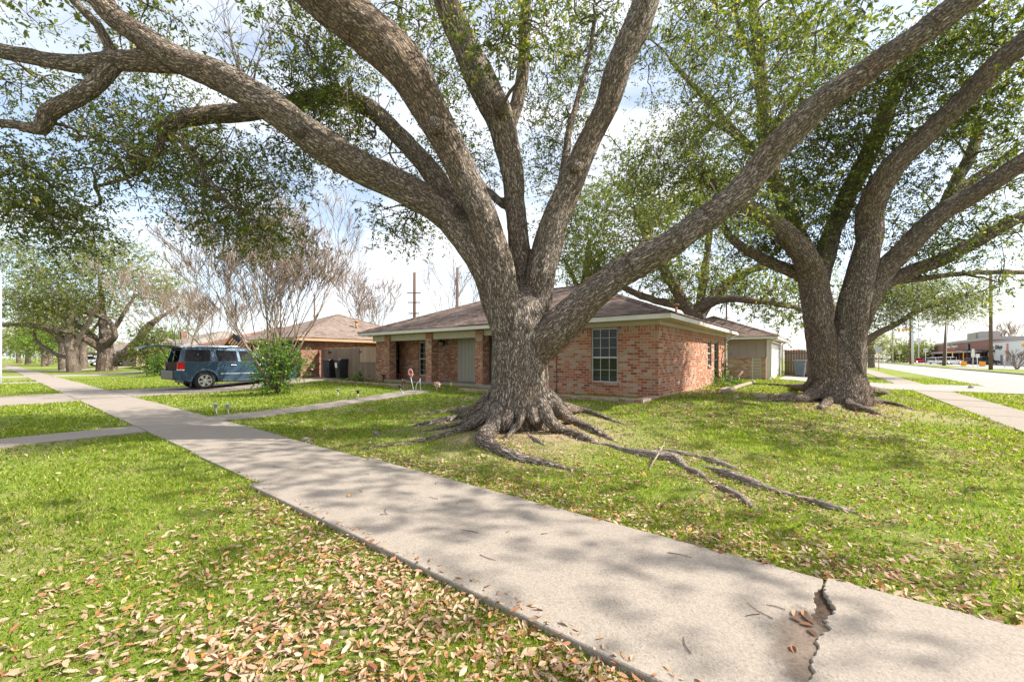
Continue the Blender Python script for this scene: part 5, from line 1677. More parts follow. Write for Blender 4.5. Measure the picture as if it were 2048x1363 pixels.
bx = G(548, 784)
bare_tree('bare_tree', 'bare many stemmed crepe myrtle fanning up behind the green shrub', P(549, 781, 17.6) * 1, 7.6, 6, 14, 6, M['bare'], .066, seed=5, fan=.46, min_r=.0085)
def ground_at(u, d): 
    x = (u - CX) * d / F
    return Vector((x, d, float(terr(x, d))))
bare_tree('bare_tree', 'bare pale twigged tree in front of the red roofed house', ground_at(440, 34), 7.4, 6, 7, 5, M['bare'], .08, seed=8, fan=.6, min_r=.013)
bare_tree('bare_tree', 'tall bare greyish tree left of the crepe myrtle near the oak row', ground_at(365, 40), 11.5, 6, 6, 5, M['bare'], .12, seed=13, fan=.75, min_r=.016)
bare_tree('bare_tree', 'bare tree behind the tan roofed house left of the tall power pole', ground_at(742, 42), 10.0, 6, 7, 5, M['bare_grey'], .10, seed=21, fan=.6, min_r=.016)
bare_tree('bare_tree', 'thin bare tree in the gap at the left edge of the big oak trunk', ground_at(905, 44), 12.5, 6, 3, 4, M['bare_grey'], .13, seed=34, fan=.35, min_r=.018)
bare_tree('bare_tree', 'leafless shrubby tree on the grass strip at the right edge', G(2034, 738.5), 3.1, 3, 8, 3, M['bare_grey'], .07, seed=4, fan=.8, min_r=.02)
bare_tree('bare_tree', 'big bare tree behind the white storefront', ground_at(2005, 150), 15, 6, 6, 4, M['bare_grey'], .25, seed=9, fan=.7, min_r=.05)
bare_tree('bare_tree', 'low bare tree behind the far parked cars by the road', ground_at(1738, 150), 10, 6, 4, 4, M['bare_grey'], .25, seed=19, fan=.7, min_r=.05)


# ---------------------------------------------------------------- shrubs and small plants
def shrub(name, label, base, rx, ry, rz, n, leafm, leaf, stems=6, cat='shrub', sigma=.16, sprigs=12, lift=.45, ratio=.5):
    o = thing(name, label, cat, base)
    q = unit(RNG.normal(size=(n, 3))) * (RNG.random((n, 1)) ** .4)
    c = np.array(base) + np.array([0, 0, rz * .95 + lift * .3]) + q * np.array([rx, ry, rz])
    c = c[c[:, 2] > base[2] + .12]
    st = MB(base); lb = []
    for k in range(stems):
        a = 2 * math.pi * k / stems
        p = [Vector(base) + Vector((math.cos(a) * .04, math.sin(a) * .04, -.03)), Vector(base) + Vector((math.cos(a) * rx * .25, math.sin(a) * ry * .25, rz * .7)), Vector(base) + Vector((math.cos(a) * rx * .5, math.sin(a) * ry * .5, rz * 1.5))]
        st.tube(p, [.03, .022, .01], 5); lb.append((p, [.03, .022, .01]))
    st.build('stems', M['twig'], o)
    crown(o, Vector(base), c, lb, leafm, leaf=leaf, ratio=ratio, sprigs=sprigs, per=7, sigma=sigma, slen=leaf * 2.2, twig_m=M['twig'], twig_r=.006, max_link=2, name='foliage', flat=1.0)
    return o


sb = G(556, 788)
shrub('shrub', 'glossy green leafy shrub in front of the blue car and bare stems', sb, .80, .7, 1.0, 74, M['leaf_shrub'], .085, 8, sigma=.16, sprigs=13, lift=.55)
s2 = sb + Vector((-.35, .25, 1.75)); 
shrub('shrub', 'rounded hedge shrub behind the open tailgate', ground_at(332, 31), .95, .9, .75, 44, M['leaf_shrub'], .14, 6, sigma=.28, sprigs=14, lift=.1)
shrub('shrub', 'tall dark evergreen shrub against the grey roofed house', ground_at(300, 36), 1.4, 1.2, 1.9, 60, M['leaf'], .16, 6, sigma=.34, sprigs=14)
shrub('shrub', 'bright lime green tree top beyond the red roofs', ground_at(345, 75), 3.5, 2, 3.4, 50, M['leaf_lime'], .4, 6, sigma=.7, sprigs=12, cat='tree')
shrub('fern', 'dark ferny plant at the foot of the side wall', HL(3.35, 18.6, .3), .35, .5, .22, 22, M['leaf_shrub'], .12, 8, cat='plant', sigma=.1, sprigs=9, lift=0, ratio=.2)
shrub('fern', 'low bright green plants along the side wall edge', HL(3.2, 17.0, .3), .25, .9, .12, 20, M['leaf_lime'], .09, 8, cat='plant', sigma=.09, sprigs=8, lift=0, ratio=.25)
shrub('fern', 'small leafy plant at the left end of the flower bed', HL(17.6, 10.8, .25), .3, .3, .2, 12, M['leaf_shrub'], .09, 6, cat='plant', sigma=.1, sprigs=8, lift=0)
shrub('shrub', 'sapling with few leaves growing against the right side windows', HL(3.42, 18.9, .3), .22, .25, .75, 12, M['leaf_shrub'], .07, 3, cat='plant', sigma=.12, sprigs=5)
shrub('tree', 'round green tree in front of the grey store building', ground_at(1808, 130), 3.5, 3, 3.6, 40, M['leaf'], .55, 4, cat='tree', sigma=.9, sprigs=11)
shrub('tree', 'green tree left of the red brick store roofline', ground_at(1848, 150), 3.5, 3, 3.6, 34, M['leaf_far'], .6, 4, cat='tree', sigma=.9, sprigs=11)
# ================================================================ VEHICLES
def arch(cx, r, z0, n=14, rev=False):
    """points of a wheel arch from right to left or left to right, above z0"""
    a0 = math.asin(max(-1, min(1, (z0 - .40) / r)))
    pts = []
    for k in range(n + 1):
        a = a0 + (math.pi - 2 * a0) * k / n
        pts.append((cx + r * math.cos(a), .40 + r * math.sin(a)))
    return pts if rev else pts[::-1]


def wheel(parent, x, y, r=.40, w=.26, out=-1, paint=None):
    t = MB(); ry = w / 2
    t.lathe([(r * .62, -ry), (r * .93, -ry), (r, -ry + .04), (r, ry - .04), (r * .93, ry), (r * .62, ry)], (x, y, r), 'y', 28)
    tyre = t.build('wheel', M['rubber'], parent)
    q = MB()
    yo = y + out * (ry + .004)
    q.lathe([(r * .66, -out * .10), (r * .66, 0), (r * .60, out * .004), (r * .57, -out * .03), (r * .56, -out * .10)], (x, yo, r), 'y', 28)
    for k in range(6):
        a = k * math.pi / 3 + .2
        ca, sa = math.cos(a), math.sin(a)
        hw = .035 * r / .4
        V = []
        for (rr, hh, d) in ((.05, hw * 1.3, -.012), (r * .6, hw * 1.5, -.006)):
            for s_ in (-1, 1):
                V.append((x + ca * rr - sa * hh * s_, yo + out * d * -1, r + sa * rr + ca * hh * s_))
                V.append((x + ca * rr - sa * hh * s_, yo - out * .05, r + sa * rr + ca * hh * s_))
        q.add(V, [(0, 2, 6, 4), (0, 4, 5, 1), (2, 3, 7, 6), (1, 5, 7, 3)])
    q.lathe([(.0, out * .02), (.055, out * .012), (.06, -out * .03)], (x, yo, r), 'y', 14)
    q.build('rim', M['alloy'], tyre)
    d = MB(); d.lathe([(0, 0), (r * .57, 0), (r * .57, -out * .01), (0, -out * .01)], (x, yo - out * .075, r), 'y', 20)
    d.build('brake_disc', M['black'], tyre)
    return tyre


def make_suv():
    paint = car_paint('blue_car_paint', (0.028, 0.068, 0.115))
    base = HL(23.35, 5.0, .03)
    o = thing('suv', 'blue suv parked on the driveway with its tailgate raised open', 'car', base, math.atan2(BY, BX))
    RW, FW, AR = 1.12, 4.22, .49
    low = .36
    prof = [(.08, .52), (.0, .60), (.0, .86), (.10, .90), (.13, 1.10), (.20, 1.26), (3.75, 1.28), (4.7, 1.22), (5.05, 1.12), (5.14, .95), (5.14, .50), (5.0, .40)]
    bottom = [(FW + AR * .995, low)] + arch(FW, AR, low, rev=True)[1:-1] + [(FW - AR * .995, low), (RW + AR * .995, low)] + arch(RW, AR, low, rev=True)[1:-1] + [(RW - AR * .995, low), (.3, .44)]
    side = prof + bottom
    b = MB()
    b.poly(side, 'y', -1.0, -.90); b.poly(side, 'y', .90, 1.0)
    b.poly([(.9, .5), (.9, 1.2), (3.75, 1.27), (4.7, 1.21), (5.05, 1.11), (5.14, .95), (5.14, .5)], 'y', -.9, .9)
    b.poly([(.02, .60), (.02, .84), (.9, .84), (.9, .5), (.1, .5)], 'y', -.9, .9)
    # cabin: pillars and roof as a leaning shell
    def sh(x, z, sgn):                     # tumblehome
        return (x, sgn * (.985 - (z - 1.26) * .30), z)
    def panel(pts, sgn, th=.05):
        V = [sh(x, z, sgn) for x, z in pts] + [(p[0], p[1] - sgn * th, p[2]) for p in [sh(x, z, sgn) for x, z in pts]]
        n = len(pts)
        b.add(V, [tuple(range(n)), tuple(range(2 * n - 1, n - 1, -1))] + [(i, i + n, (i + 1) % n + n, (i + 1) % n) for i in range(n)])
    for sgn in (-1, 1):
        panel([(.16, 1.24), (.16, 1.24), (.30, 1.84), (.44, 1.84), (.36, 1.26)], sgn)
        panel([(1.30, 1.26), (1.36, 1.84), (1.55, 1.84), (1.62, 1.26)], sgn)
        panel([(2.42, 1.26), (2.36, 1.84), (2.48, 1.84), (2.56, 1.26)], sgn)
        panel([(3.42, 1.26), (2.80, 1.80), (2.95, 1.84), (3.72, 1.26)], sgn)
        panel([(.28, 1.80), (.30, 1.90), (2.95, 1.90), (2.80, 1.76)], sgn)
    b.poly([(.26, 1.86), (.34, 1.92), (1.5, 1.955), (2.6, 1.93), (2.98, 1.885), (2.9, 1.85)], 'y', -.80, .80)
    # flares over the wheels
    for cx in (RW, FW):
        for sgn in (-1, 1):
            pts = [(cx + (AR + .045) * math.cos(a), .40 + (AR + .045) * math.sin(a)) for a in [math.pi * k / 16 for k in range(17)]]
            pts2 = [(cx + (AR - .005) * math.cos(a), .40 + (AR - .005) * math.sin(a)) for a in [math.pi * k / 16 for k in range(16, -1, -1)]]
            V = [(x, sgn * 1.0, z) for x, z in pts] + [(x, sgn * 1.022, z) for x, z in pts2[::-1]]
            b.add(V, [(i, i + 1, i + 18, i + 17) for i in range(16)])
    b.build('body', paint, o, bevel=.022, seg=3)
    # lower black cladding and sills
    c = MB()
    c.box(-.05, .09, -.97, .97, .47, .87)
    c.build('rear_bumper', M['black'], o, bevel=.03)
    for sgn in (-1, 1):
        c = MB(); c.box(1.66, 3.70, sgn * 1.0 - .03, sgn * 1.0 + .04, .33, .40)
        c.build('running_board', M['black'], o, bevel=.01)
    tr = MB()
    for sgn in (-1, 1): tr.box(1.70, 2.50, sgn * 1.005 - .012, sgn * 1.005 + .012, .68, .725); tr.box(2.53, 3.66, sgn * 1.005 - .012, sgn * 1.005 + .012, .68, .725)
    tr.build('door_trim', M['steel'], o)
    # doors: shut lines as thin dark strips, handles
    dl = MB()
    for sgn in (-1, 1):
        for x in (1.66, 2.50, 3.72): dl.box(x, x + .012, sgn * 1.001 - .004, sgn * 1.001 + .004, .42, 1.25)
    dl.build('shut_line', M['black'], o)
    for sgn in (-1, 1):
        for x in (2.12, 3.18):
            h = MB(); h.box(x, x + .22, sgn * 1.03 - .015, sgn * 1.03 + .015, 1.08, 1.115); h.box(x, x + .03, sgn * 1.01 - .02, sgn * 1.01 + .02, 1.08, 1.115); h.box(x + .19, x + .22, sgn * 1.01 - .02, sgn * 1.01 + .02, 1.08, 1.115)
            h.build('door_handle', M['alloy'], o, bevel=.006)
    # glass
    def gl(pts, sgn):
        g = MB(); V = [(x, sgn * (.985 - (z - 1.26) * .30 - .012), z) for x, z in pts]
        V2 = [(v[0], v[1] - sgn * .01, v[2]) for v in V]; n = len(V)
        g.add(V + V2, [tuple(range(n)), tuple(range(2 * n - 1, n - 1, -1))] + [(i, i + n, (i + 1) % n + n, (i + 1) % n) for i in range(n)])
        g.build('window', M['car_glass'], o)
    for sgn in (-1, 1):
        gl([(.40, 1.27), (.44, 1.79), (1.34, 1.80), (1.32, 1.27)], sgn)
        gl([(1.60, 1.27), (1.54, 1.80), (2.38, 1.80), (2.44, 1.27)], sgn)
        gl([(2.54, 1.27), (2.46, 1.80), (2.82, 1.78), (3.42, 1.27)], sgn)
    g = MB(); g.add([(3.70, -.93, 1.28), (3.70, .93, 1.28), (2.98, .76, 1.86), (2.98, -.76, 1.86), (3.66, -.92, 1.27), (3.66, .92, 1.27), (2.94, .75, 1.84), (2.94, -.75, 1.84)], [(0, 1, 2, 3), (7, 6, 5, 4), (0, 4, 5, 1), (1, 5, 6, 2), (2, 6, 7, 3), (3, 7, 4, 0)])
    g.build('windscreen', M['car_glass'], o)
    # open tailgate
    t = MB()
    t.poly([(.32, 1.90), (-.05, 1.985), (-.55, 1.99), (-.86, 1.95), (-1.02, 1.86), (-1.0, 1.82), (-.84, 1.90), (-.55, 1.935), (-.05, 1.93), (.30, 1.86)], 'y', -.84, .84)
    tg = t.build('tailgate', paint, o, bevel=.012)
    w = MB(); w.poly([(-.02, 1.924), (-.5, 1.928), (-.5, 1.918), (-.02, 1.914)], 'y', -.7, .7); w.build('window', M['car_glass'], tg)
    st = MB(); 
    for sgn in (-1, 1): st.tube([(.22, sgn * .86, 1.30), (-.12, sgn * .80, 1.93)], .014, 6)
    st.build('strut', M['black_metal'], tg)
    # interior
    i = MB()
    i.box(.86, .90, -.88, .88, .84, 1.62)
    i.box(.18, .86, -.88, -.86, .85, 1.24); i.box(.18, .86, .86, .88, .85, 1.24)
    i.build('cargo_trim', M['trim_tan'], o)
    s_ = MB()
    for (x, y) in ((1.0, -.5), (1.0, .5), (1.9, -.5), (1.9, 0), (1.9, .5), (2.7, -.42), (2.7, .42)):
        s_.box(x, x + .16, y - .24, y + .24, 1.2, 1.62); s_.box(x + .02, x + .12, y - .12, y + .12, 1.62, 1.80)
    s_.build('seat', M['black'], o, bevel=.04)
    for sgn in (-1, 1):
        l = MB(); l.box(.105, .36, sgn * .985 - .025, sgn * .985 + .03, .93, 1.23); tl = l.build('tail_light', M['tail_red'], o, bevel=.012)
        l = MB(); l.box(.10, .355, sgn * .985 - .024, sgn * .985 + .029, .885, .928); l.build('reversing_light', M['tail_white'], tl)
        l = MB(); l.box(4.92, 5.12, sgn * .80 - .14, sgn * .80 + .14, .86, 1.06); l.build('headlight', M['tail_white'], o, bevel=.02)
        r_ = MB(); r_.tube([(.55, sgn * .66, 1.93), (.65, sgn * .66, 2.0), (2.5, sgn * .66, 1.995), (2.6, sgn * .66, 1.93)], .022, 6); r_.build('roof_rail', M['alloy'], o)
        m_ = MB(); m_.box(3.28, 3.42, sgn * 1.12 - .12, sgn * 1.12 + .10, 1.27, 1.46); m_.build('wing_mirror', paint, o, bevel=.03)
        f_ = MB(); f_.box(.58, .62, sgn * .94 - .05, sgn * .94 + .05, .16, .42); f_.build('mud_flap', M['black'], o)
    for x in (RW, FW):
        wheel(o, x, -.86, out=-1); wheel(o, x, .86, out=1)
    u = MB(); u.box(.4, 4.9, -.7, .7, .30, .46); u.build('underbody', M['black'], o)
    return o


make_suv()


def small_car(label, base, rz, c, L=4.6, h=1.55, kind='suv', group='cars parked in the far lot', name='parked_car'):
    o = thing(name, label, 'car', base, rz, group)
    p = car_paint('car_paint', c)
    b = MB(); hl = L / 2
    zr = h
    b.poly([(-hl, .35), (-hl, .85), (-hl + .1, .95), (hl - 1.1, .98), (hl - .15, .85), (hl, .7), (hl, .35), (hl - .45, .28), (hl - .55, .5), (hl - .9, .66), (hl - 1.25, .5), (hl - 1.35, .28), (-hl + 1.35, .28), (-hl + 1.25, .5), (-hl + .9, .66), (-hl + .55, .5), (-hl + .45, .28)], 'y', -.9, .9)
    x0 = -hl + (.12 if kind == 'suv' else .8)
    b.poly([(x0 + .25, zr - .10), (x0 + .5, zr), (hl - 2.2, zr), (hl - 1.95, zr - .08)], 'y', -.72, .72)
    for sgn in (-1, 1):
        for x in (x0 + .2, x0 + 1.35, hl - 1.75):
            b.box(x, x + .1, sgn * .74 - .04, sgn * .74 + .04, .95, zr - .05)
    b.build('body', p, o, bevel=.04)
    g = MB(); g.poly([(x0 + .05, .94), (x0 + .32, zr - .06), (hl - 2.0, zr - .06), (hl - 1.2, .96)], 'y', -.73, .73)
    g.build('window', M['car_glass'], o, bevel=.03)
    for sgn in (-1, 1):
        l = MB(); l.box(-hl - .01, -hl + .1, sgn * .7 - .14, sgn * .7 + .14, .75, .9); l.build('tail_light', M['tail_red'], o)
        for x in (-hl + .9, hl - .9):
            t = MB(); t.lathe([(0, -.1), (.30, -.1), (.33, -.06), (.33, .06), (.30, .1), (0, .1)], (x, sgn * .82, .33), 'y', 18)
            w = t.build('wheel', M['rubber'], o)
            q = MB(); q.lathe([(0, 0), (.2, 0), (.2, sgn * .012), (0, sgn * .03)], (x, sgn * .925, .33), 'y', 14); q.build('rim', M['alloy'], w)
    return o


def far(u, d):
    return Vector(((u - CX) * d / F, d, 0.016))


crz = 0.1
small_car('white suv parked behind the left yellow planter', far(1900, 94), crz, (.72, .73, .74), 4.7, 1.72)
small_car('dark grey pickup like suv behind the yellow planters', far(1972, 92), crz, (.05, .05, .055), 5.0, 1.8)
small_car('black car partly hidden behind the white sign boards', far(1944, 98), crz, (.03, .03, .032), 4.5, 1.45, 'sedan')
small_car('white hatchback just left of the leaning wooden pole', far(1878, 100), crz, (.70, .71, .72), 4.4, 1.65)
small_car('red car by the tall pale pole', far(1836, 122), crz, (.45, .03, .04), 4.8, 1.5, 'sedan')
small_car('dark blue car beside the red one', far(1858, 122), crz, (.05, .08, .15), 4.6, 1.45, 'sedan')
for k, (u, d, c, lab) in enumerate(((1726, 170, (.6, .6, .6), 'silver car leftmost in the far row'), (1736, 172, (.1, .12, .16), 'dark car second in the far row'), (1747, 168, (.35, .36, .38), 'grey car third in the far row'),
                         (1760, 160, (.74, .73, .70), 'white pickup in the far row right of the brown sign post'), (1776, 172, (.7, .7, .7), 'white car beside the grey lamp pole'), (1794, 170, (.08, .10, .2), 'navy car right of the grey lamp pole'), (1806, 164, (.74, .75, .76), 'white van like car in front of the round green tree'))):
    small_car(lab, far(u, d), crz, c, 4.7, 1.7 if k % 2 else 1.5, 'suv' if k % 2 else 'sedan')
small_car('white suv parked by the far oaks at the end of the pavement', HL(96, 10.5, .25), math.atan2(BY, BX), (.72, .73, .75), 4.7, 1.65, group='cars by the far oaks')
small_car('silver car half hidden behind the far oak trunks', HL(84, 11.0, .3), math.atan2(BY, BX), (.66, .68, .70), 4.6, 1.5, 'sedan', group='cars by the far oaks')

# ================================================================ BINS
def wheelie_bin(label, base, rz, m, group=None, s=1.0):
    o = thing('wheeled_bin', label, 'bin', base, rz, group)
    o.scale = (s, s, s)
    b = MB()
    b.frustum((0, .02), (.23, .25), (.285, .34), .06, .98, dy=.03)
    b.frustum((0, .05), (.30, .36), (.31, .375), .94, 1.0)
    b.box(-.15, .15, -.25, -.225, .12, .18)
    b.frustum((0, -.245), (.10, .02), (.12, .02), .35, .60, dy=-.03)
    b.build('body', m, o, bevel=.015)
    l = MB()
    l.poly([(-.34, 1.0), (.43, 1.0), (.44, 1.03), (.30, 1.075), (-.20, 1.07), (-.35, 1.03)], 'x', -.32, .32)
    l.build('lid', m, o, bevel=.012)
    h = MB(); h.tube([(-.24, .46, .94), (-.24, .52, .98), (.24, .52, .98), (.24, .46, .94)], .018, 8); h.build('handle', m, o)
    for sgn in (-1, 1):
        w = MB(); w.lathe([(0, -.03), (.11, -.03), (.125, 0), (.11, .03), (0, .03)], (sgn * .27, .27, .125), 'x', 16); w.build('wheel', M['rubber'], o)
    return o


def gbin(u, d, rz, lab, m, group=None, s=1.0):
    x = (u - CX) * d / F
    return wheelie_bin(lab, (x, d, float(terr(x, d))), rz, m, group, s)


gbin(661, 22.2, -.55, 'black wheeled bin farther from the house, against the gate fence', M['black'], 'black bins by the gate', .97)
gbin(684, 21.6, -.75, 'black wheeled bin with a pale label nearer the house wall', M['black'], 'black bins by the gate', .99)
_b = bpy.data.objects['wheeled_bin.001']
lb = MB(); lb.add([(-.13, -.312, .60), (.13, -.312, .60), (.14, -.335, .86), (-.14, -.335, .86), (-.13, -.306, .60), (.13, -.306, .60), (.14, -.329, .86), (-.14, -.329, .86)], [(0, 1, 2, 3), (7, 6, 5, 4), (0, 4, 5, 1), (1, 5, 6, 2), (2, 6, 7, 3), (3, 7, 4, 0)])
lb.build('sticker', M['white'], _b)
gbin(1600, 24.9, -.75, 'grey wheeled bin in front of the brown fence by the garage', M['bin_grey'], None, .98)

# ================================================================ SMALL GARDEN THINGS
def solar_light(u, v, lab, tilt=(0, 0), m=None):
    b = G(u, v)
    o = thing('path_light', lab, 'garden light', b, 0, 'small stake lights along the front walk')
    s = MB(); s.tube([(0, 0, -.05), (tilt[0] * .25, tilt[1] * .25, .25)], .012, 6); s.build('stake', M['steel'], o)
    x, y = tilt[0] * .25, tilt[1] * .25
    h = MB(); h.lathe([(.02, .22), (.035, .24), (.04, .30), (.06, .305), (.062, .325), (.0, .34)], (x, y, 0), n=12); h.build('lamp_head', m or M['steel'], o)
    return o


solar_light(436, 833, 'leaning stake light left of the walk where it meets the pavement', (-.25, 0))
solar_light(459, 834, 'stake light on the near edge of the walk close to the pavement', (-.2, 0))
solar_light(676, 797, 'stake light on the far edge of the walk before the shrub', (0, 0))
solar_light(716, 801, 'dark topped stake light on the near edge mid walk', (0, 0), M['black'])
solar_light(812, 790, 'black stake light fallen sideways by the walk end', (-.9, .2), M['black'])


def pinwheel(u, v, h, lab, cols, r, tilt=.0):
    b = G(u, v)
    o = thing('pinwheel', lab, 'pinwheel', b, 0, 'garden pinwheels')
    s = MB(); s.tube([(0, 0, -.05), (tilt, 0, h)], .009, 6); s.build('stick', M['white'], o)
    for k in range(8):
        a = k * math.pi / 4
        q = MB()
        c, s_ = math.cos(a), math.sin(a); c2, s2_ = math.cos(a + .62), math.sin(a + .62)
        p0 = (tilt, -.03, h); p1 = (tilt + r * c, -.05, h + r * s_); p2 = (tilt + r * .62 * c2, -.02, h + r * .62 * s2_); p3 = (tilt + r * .3 * c2, -.085, h + r * .3 * s2_)
        q.add([p0, p1, p2, p3], [(0, 1, 2), (0, 1, 3), (1, 2, 3), (0, 3, 2)])
        q.build('vane', cols[k % len(cols)], o)
    n = MB(); n.lathe([(0, -.02), (.02, -.01), (.02, .02)], (tilt, -.06, h), 'y', 8); n.build('hub', M['red'], o)
    return o


pinwheel(872, 785, .28, 'pale pink and white pinwheel standing at the end of the walk', [M['fascia'], M['pink'], M['frieze'], M['pink']], .14, .05)
pinwheel(807, 775, .22, 'bright red blue and orange pinwheel in front of the porch wall', [M['red'], M['blue'], M['orange'], M['green']], .16)
b = G(827, 782)
o = thing('garden_stake', 'red and white paddle shaped garden sign on a white stick', 'garden sign', b)
s = MB(); s.tube([(0.02, 0, -.05), (-.10, 0, .52)], .011, 6); s.build('stick', M['white'], o)
s = MB(); s.poly([(-.10 + .085 * math.cos(a) - .02 * math.sin(a), .66 + .15 * math.sin(a)) for a in [k * math.pi / 10 for k in range(20)]], 'y', -.012, .012); pl = s.build('sign_plate', M['white'], o)
s = MB(); s.poly([(-.10 + .06 * math.cos(a) - .02 * math.sin(a), .69 + .085 * math.sin(a)) for a in [k * math.pi / 8 for k in range(16)]], 'y', -.018, -.0125); s.box(-.15, -.05, -.018, -.0125, .53, .585); s.build('emblem', M['red'], pl)
b = G(835, 786)
o = thing('wire_frame', 'small bent white wire stakes beside the paddle sign', 'garden stake', b)
s = MB(); s.tube([(-.06, 0, -.05), (-.05, 0, .25), (-.02, 0, .34), (.07, 0, .42), (.09, 0, .52), (.09, 0, .38), (.12, 0, -.05)], .010, 6); s.build('wire', M['white'], o)
b = G(903, 779)
o = thing('garden_lantern', 'tiny green and yellow lantern stake by the porch step', 'garden light', b)
s = MB(); s.tube([(0, 0, -.05), (0, 0, .14)], .012, 6); s.build('stake', M['green'], o)
s = MB(); s.lathe([(.03, .13), (.045, .16), (.045, .25), (.03, .27)], n=10); s.build('lamp', M['yellow'], o)
s = MB(); s.lathe([(.055, .265), (.03, .30), (.0, .33)], n=10); s.build('cap', M['green'], o)
b = G(767, 763.5)
o = thing('post_light', 'short black post lamp at the left end of the flower bed', 'garden light', b)
s = MB(); s.box(-.03, .03, -.03, .03, -.05, .26); s.build('post', M['black_metal'], o)
s = MB(); s.box(-.09, .06, -.05, .05, .26, .34); s.build('lamp_head', M['black_metal'], o, bevel=.01)
# flag on the neighbour's house
b = HL(28.6, 10.75, 2.05)
o = thing('flag', 'american flag on a slanted pole beside the neighbour porch', 'flag', b, TH)
p = MB(); p.tube([(0, .1, -.2), (-.1, -.9, .55), (-.18, -1.5, 1.0)], .018, 6); p.build('pole', M['white'], o)
def fl(u, w):
    """u 0..1 along the fly, w 0..1 down the hoist"""
    x = -.17 - .05 * w + (-1.25 * u) * .80; y = -1.45 + .8 * w; z = .95 - .62 * w - 1.05 * u * .55 + .02 * math.sin(u * 6 + w * 2)
    return (x, y + .04 * math.sin(u * 6 + w), z)
def patch(mb, u0, u1, w0, w1, dz=0):
    n, m = 8, 3
    V = []; Fs = []
    for i in range(n + 1):
        for j in range(m + 1):
            q = fl(u0 + (u1 - u0) * i / n, w0 + (w1 - w0) * j / m); V.append((q[0], q[1] - dz, q[2] + dz * .3))
    for i in range(n):
        for j in range(m): Fs.append((i * (m + 1) + j, (i + 1) * (m + 1) + j, (i + 1) * (m + 1) + j + 1, i * (m + 1) + j + 1))
    mb.add(V, Fs)
cl = MB(); cr_ = MB(); cb = MB(); cs = MB()
for k in range(13):
    patch(cr_ if k % 2 == 0 else cl, 0, 1, k / 13, (k + 1) / 13)
cw = cl.build('cloth', M['cloth_white'], o)
cr_.build('red_stripes', M['cloth_red'], cw)
patch(cb, 0, .42, 0, 7 / 13, .006); patch(cb, 0, .42, 0, 7 / 13, -.006)
cbo = cb.build('blue_field', M['cloth_blue'], cw)
for i in range(5):
    for j in range(5):
        for dz in (.0095, -.0095):
            q = fl(.04 + .075 * i, .05 + .1 * j); r = .022
            cs.add([(q[0] + r * math.cos(a) * .8, q[1] - dz, q[2] + dz * .3 + r * math.sin(a)) for a in [k * math.pi * .4 + .3 for k in range(5)]], [(0, 1, 2, 3, 4)])
cs.build('stars', M['cloth_white'], cw)

# timber, stones and bricks lying on the side lawn
def log(u0, v0, u1, v1, r, lab, name='timber', cat='timber'):
    a = G(u0, v0, r * .7); b = G(u1, v1, r * .7)
    o = thing(name, lab, cat, a)
    m = MB(a); c = a.lerp(b, .5) + Vector((0, 0, r * .3))
    m.tube([a, a.lerp(c, .5), c, c.lerp(b, .5), b], [r, r * 1.05, r, r * .95, r * .8], 7); m.build('timber', M['log'], o)
    return o
log(1446, 788, 1508, 766, .075, 'grey weathered timber lying on the side lawn')
log(1437, 781, 1468, 778, .05, 'short grey stick lying beside the longer timber')
a = G(1468, 762); o = thing('timber', 'broken brown branch leaning up near the half wall', 'timber', a)
m = MB(a); m.tube([a, a + Vector((.25, .1, .22)), a + Vector((.52, .2, .46))], [.07, .06, .05], 6); m.build('timber', M['fence_brown'], o)
def rock(u, v, sx, sy, sz, m_, lab, name='stone', cat='stone'):
    b = G(u, v); bm = bmesh.new(); bmesh.ops.create_icosphere(bm, subdivisions=3, radius=1)
    V = np.array([v_.co[:] for v_ in bm.verts]); n = vnoise(V * 1.7 + 5 * random.random(), 9) - .5
    for v_, q in zip(bm.verts, n): v_.co = Vector((v_.co.x * sx, v_.co.y * sy, v_.co.z * sz + sz * .3)) * (1 + .5 * q)
    me = bpy.data.meshes.new(name); bm.to_mesh(me); bm.free(); me.materials.append(m_)
    for p_ in me.polygons: p_.use_smooth = True
    o = bpy.data.objects.new(name, me); o.location = b; put(o); tag(o, lab, cat); return o
rock(1519, 796, .16, .12, .09, M['brick_red'], 'reddish brick lump half buried left of the second oak', 'brick_lump', 'brick')
rock(1575, 793, .2, .14, .10, M['stone'], 'dark grey stone at the left foot of the second oak')
rock(1472, 796, .10, .08, .05, M['stone'], 'small dark stone on the side lawn near the timber')
rock(1942, 777, .13, .1, .13, M['stone'], 'small square grey stone on the verge by the side road', 'stone')
# fallen stick across a root
a = G(1300, 937, .02); b = G(1326, 907, .12)
o = thing('stick', 'pale stick leaning on the exposed root in the lawn', 'stick', a)
m = MB(a); m.tube([a, a.lerp(b, .5) + Vector((.01, 0, .01)), b], [.012, .011, .008], 6); m.build('stick', M['log'], o)

# ================================================================ RIGHT BACKGROUND
def pole(name, label, u, v, d, r, top_v, m, lean=0.0, group=None, cross=(), light=False, cat='pole'):
    x = (u - CX) * d / F
    b = Vector((x, d, 0.0 if d < 200 else 0))
    hgt = H + (HZ - top_v) * d / F
    o = thing(name, label, cat, b, 0, group)
    p = MB(); p.tube([(0, 0, -.3), (lean * .5, 0, hgt * .5), (lean, 0, hgt)], [r, r * .9, r * .75], 12); p.build('pole', m, o)
    for (z, w) in cross:
        c = MB(); c.box(-w + lean * z / hgt, w + lean * z / hgt, -r - .12, -r, z - .06, z + .06); ca = c.build('cross_arm', M['pole_wood'], o)
        i = MB()
        for q in (-.9, -.45, .45, .9): i.lathe([(.03, 0), (.06, .05), (.04, .10), (.06, .14), (0, .2)], (q * w + lean * z / hgt, -r - .06, z + .06), n=8)
        i.build('insulator', M['steel'], ca)
    return o, b, hgt


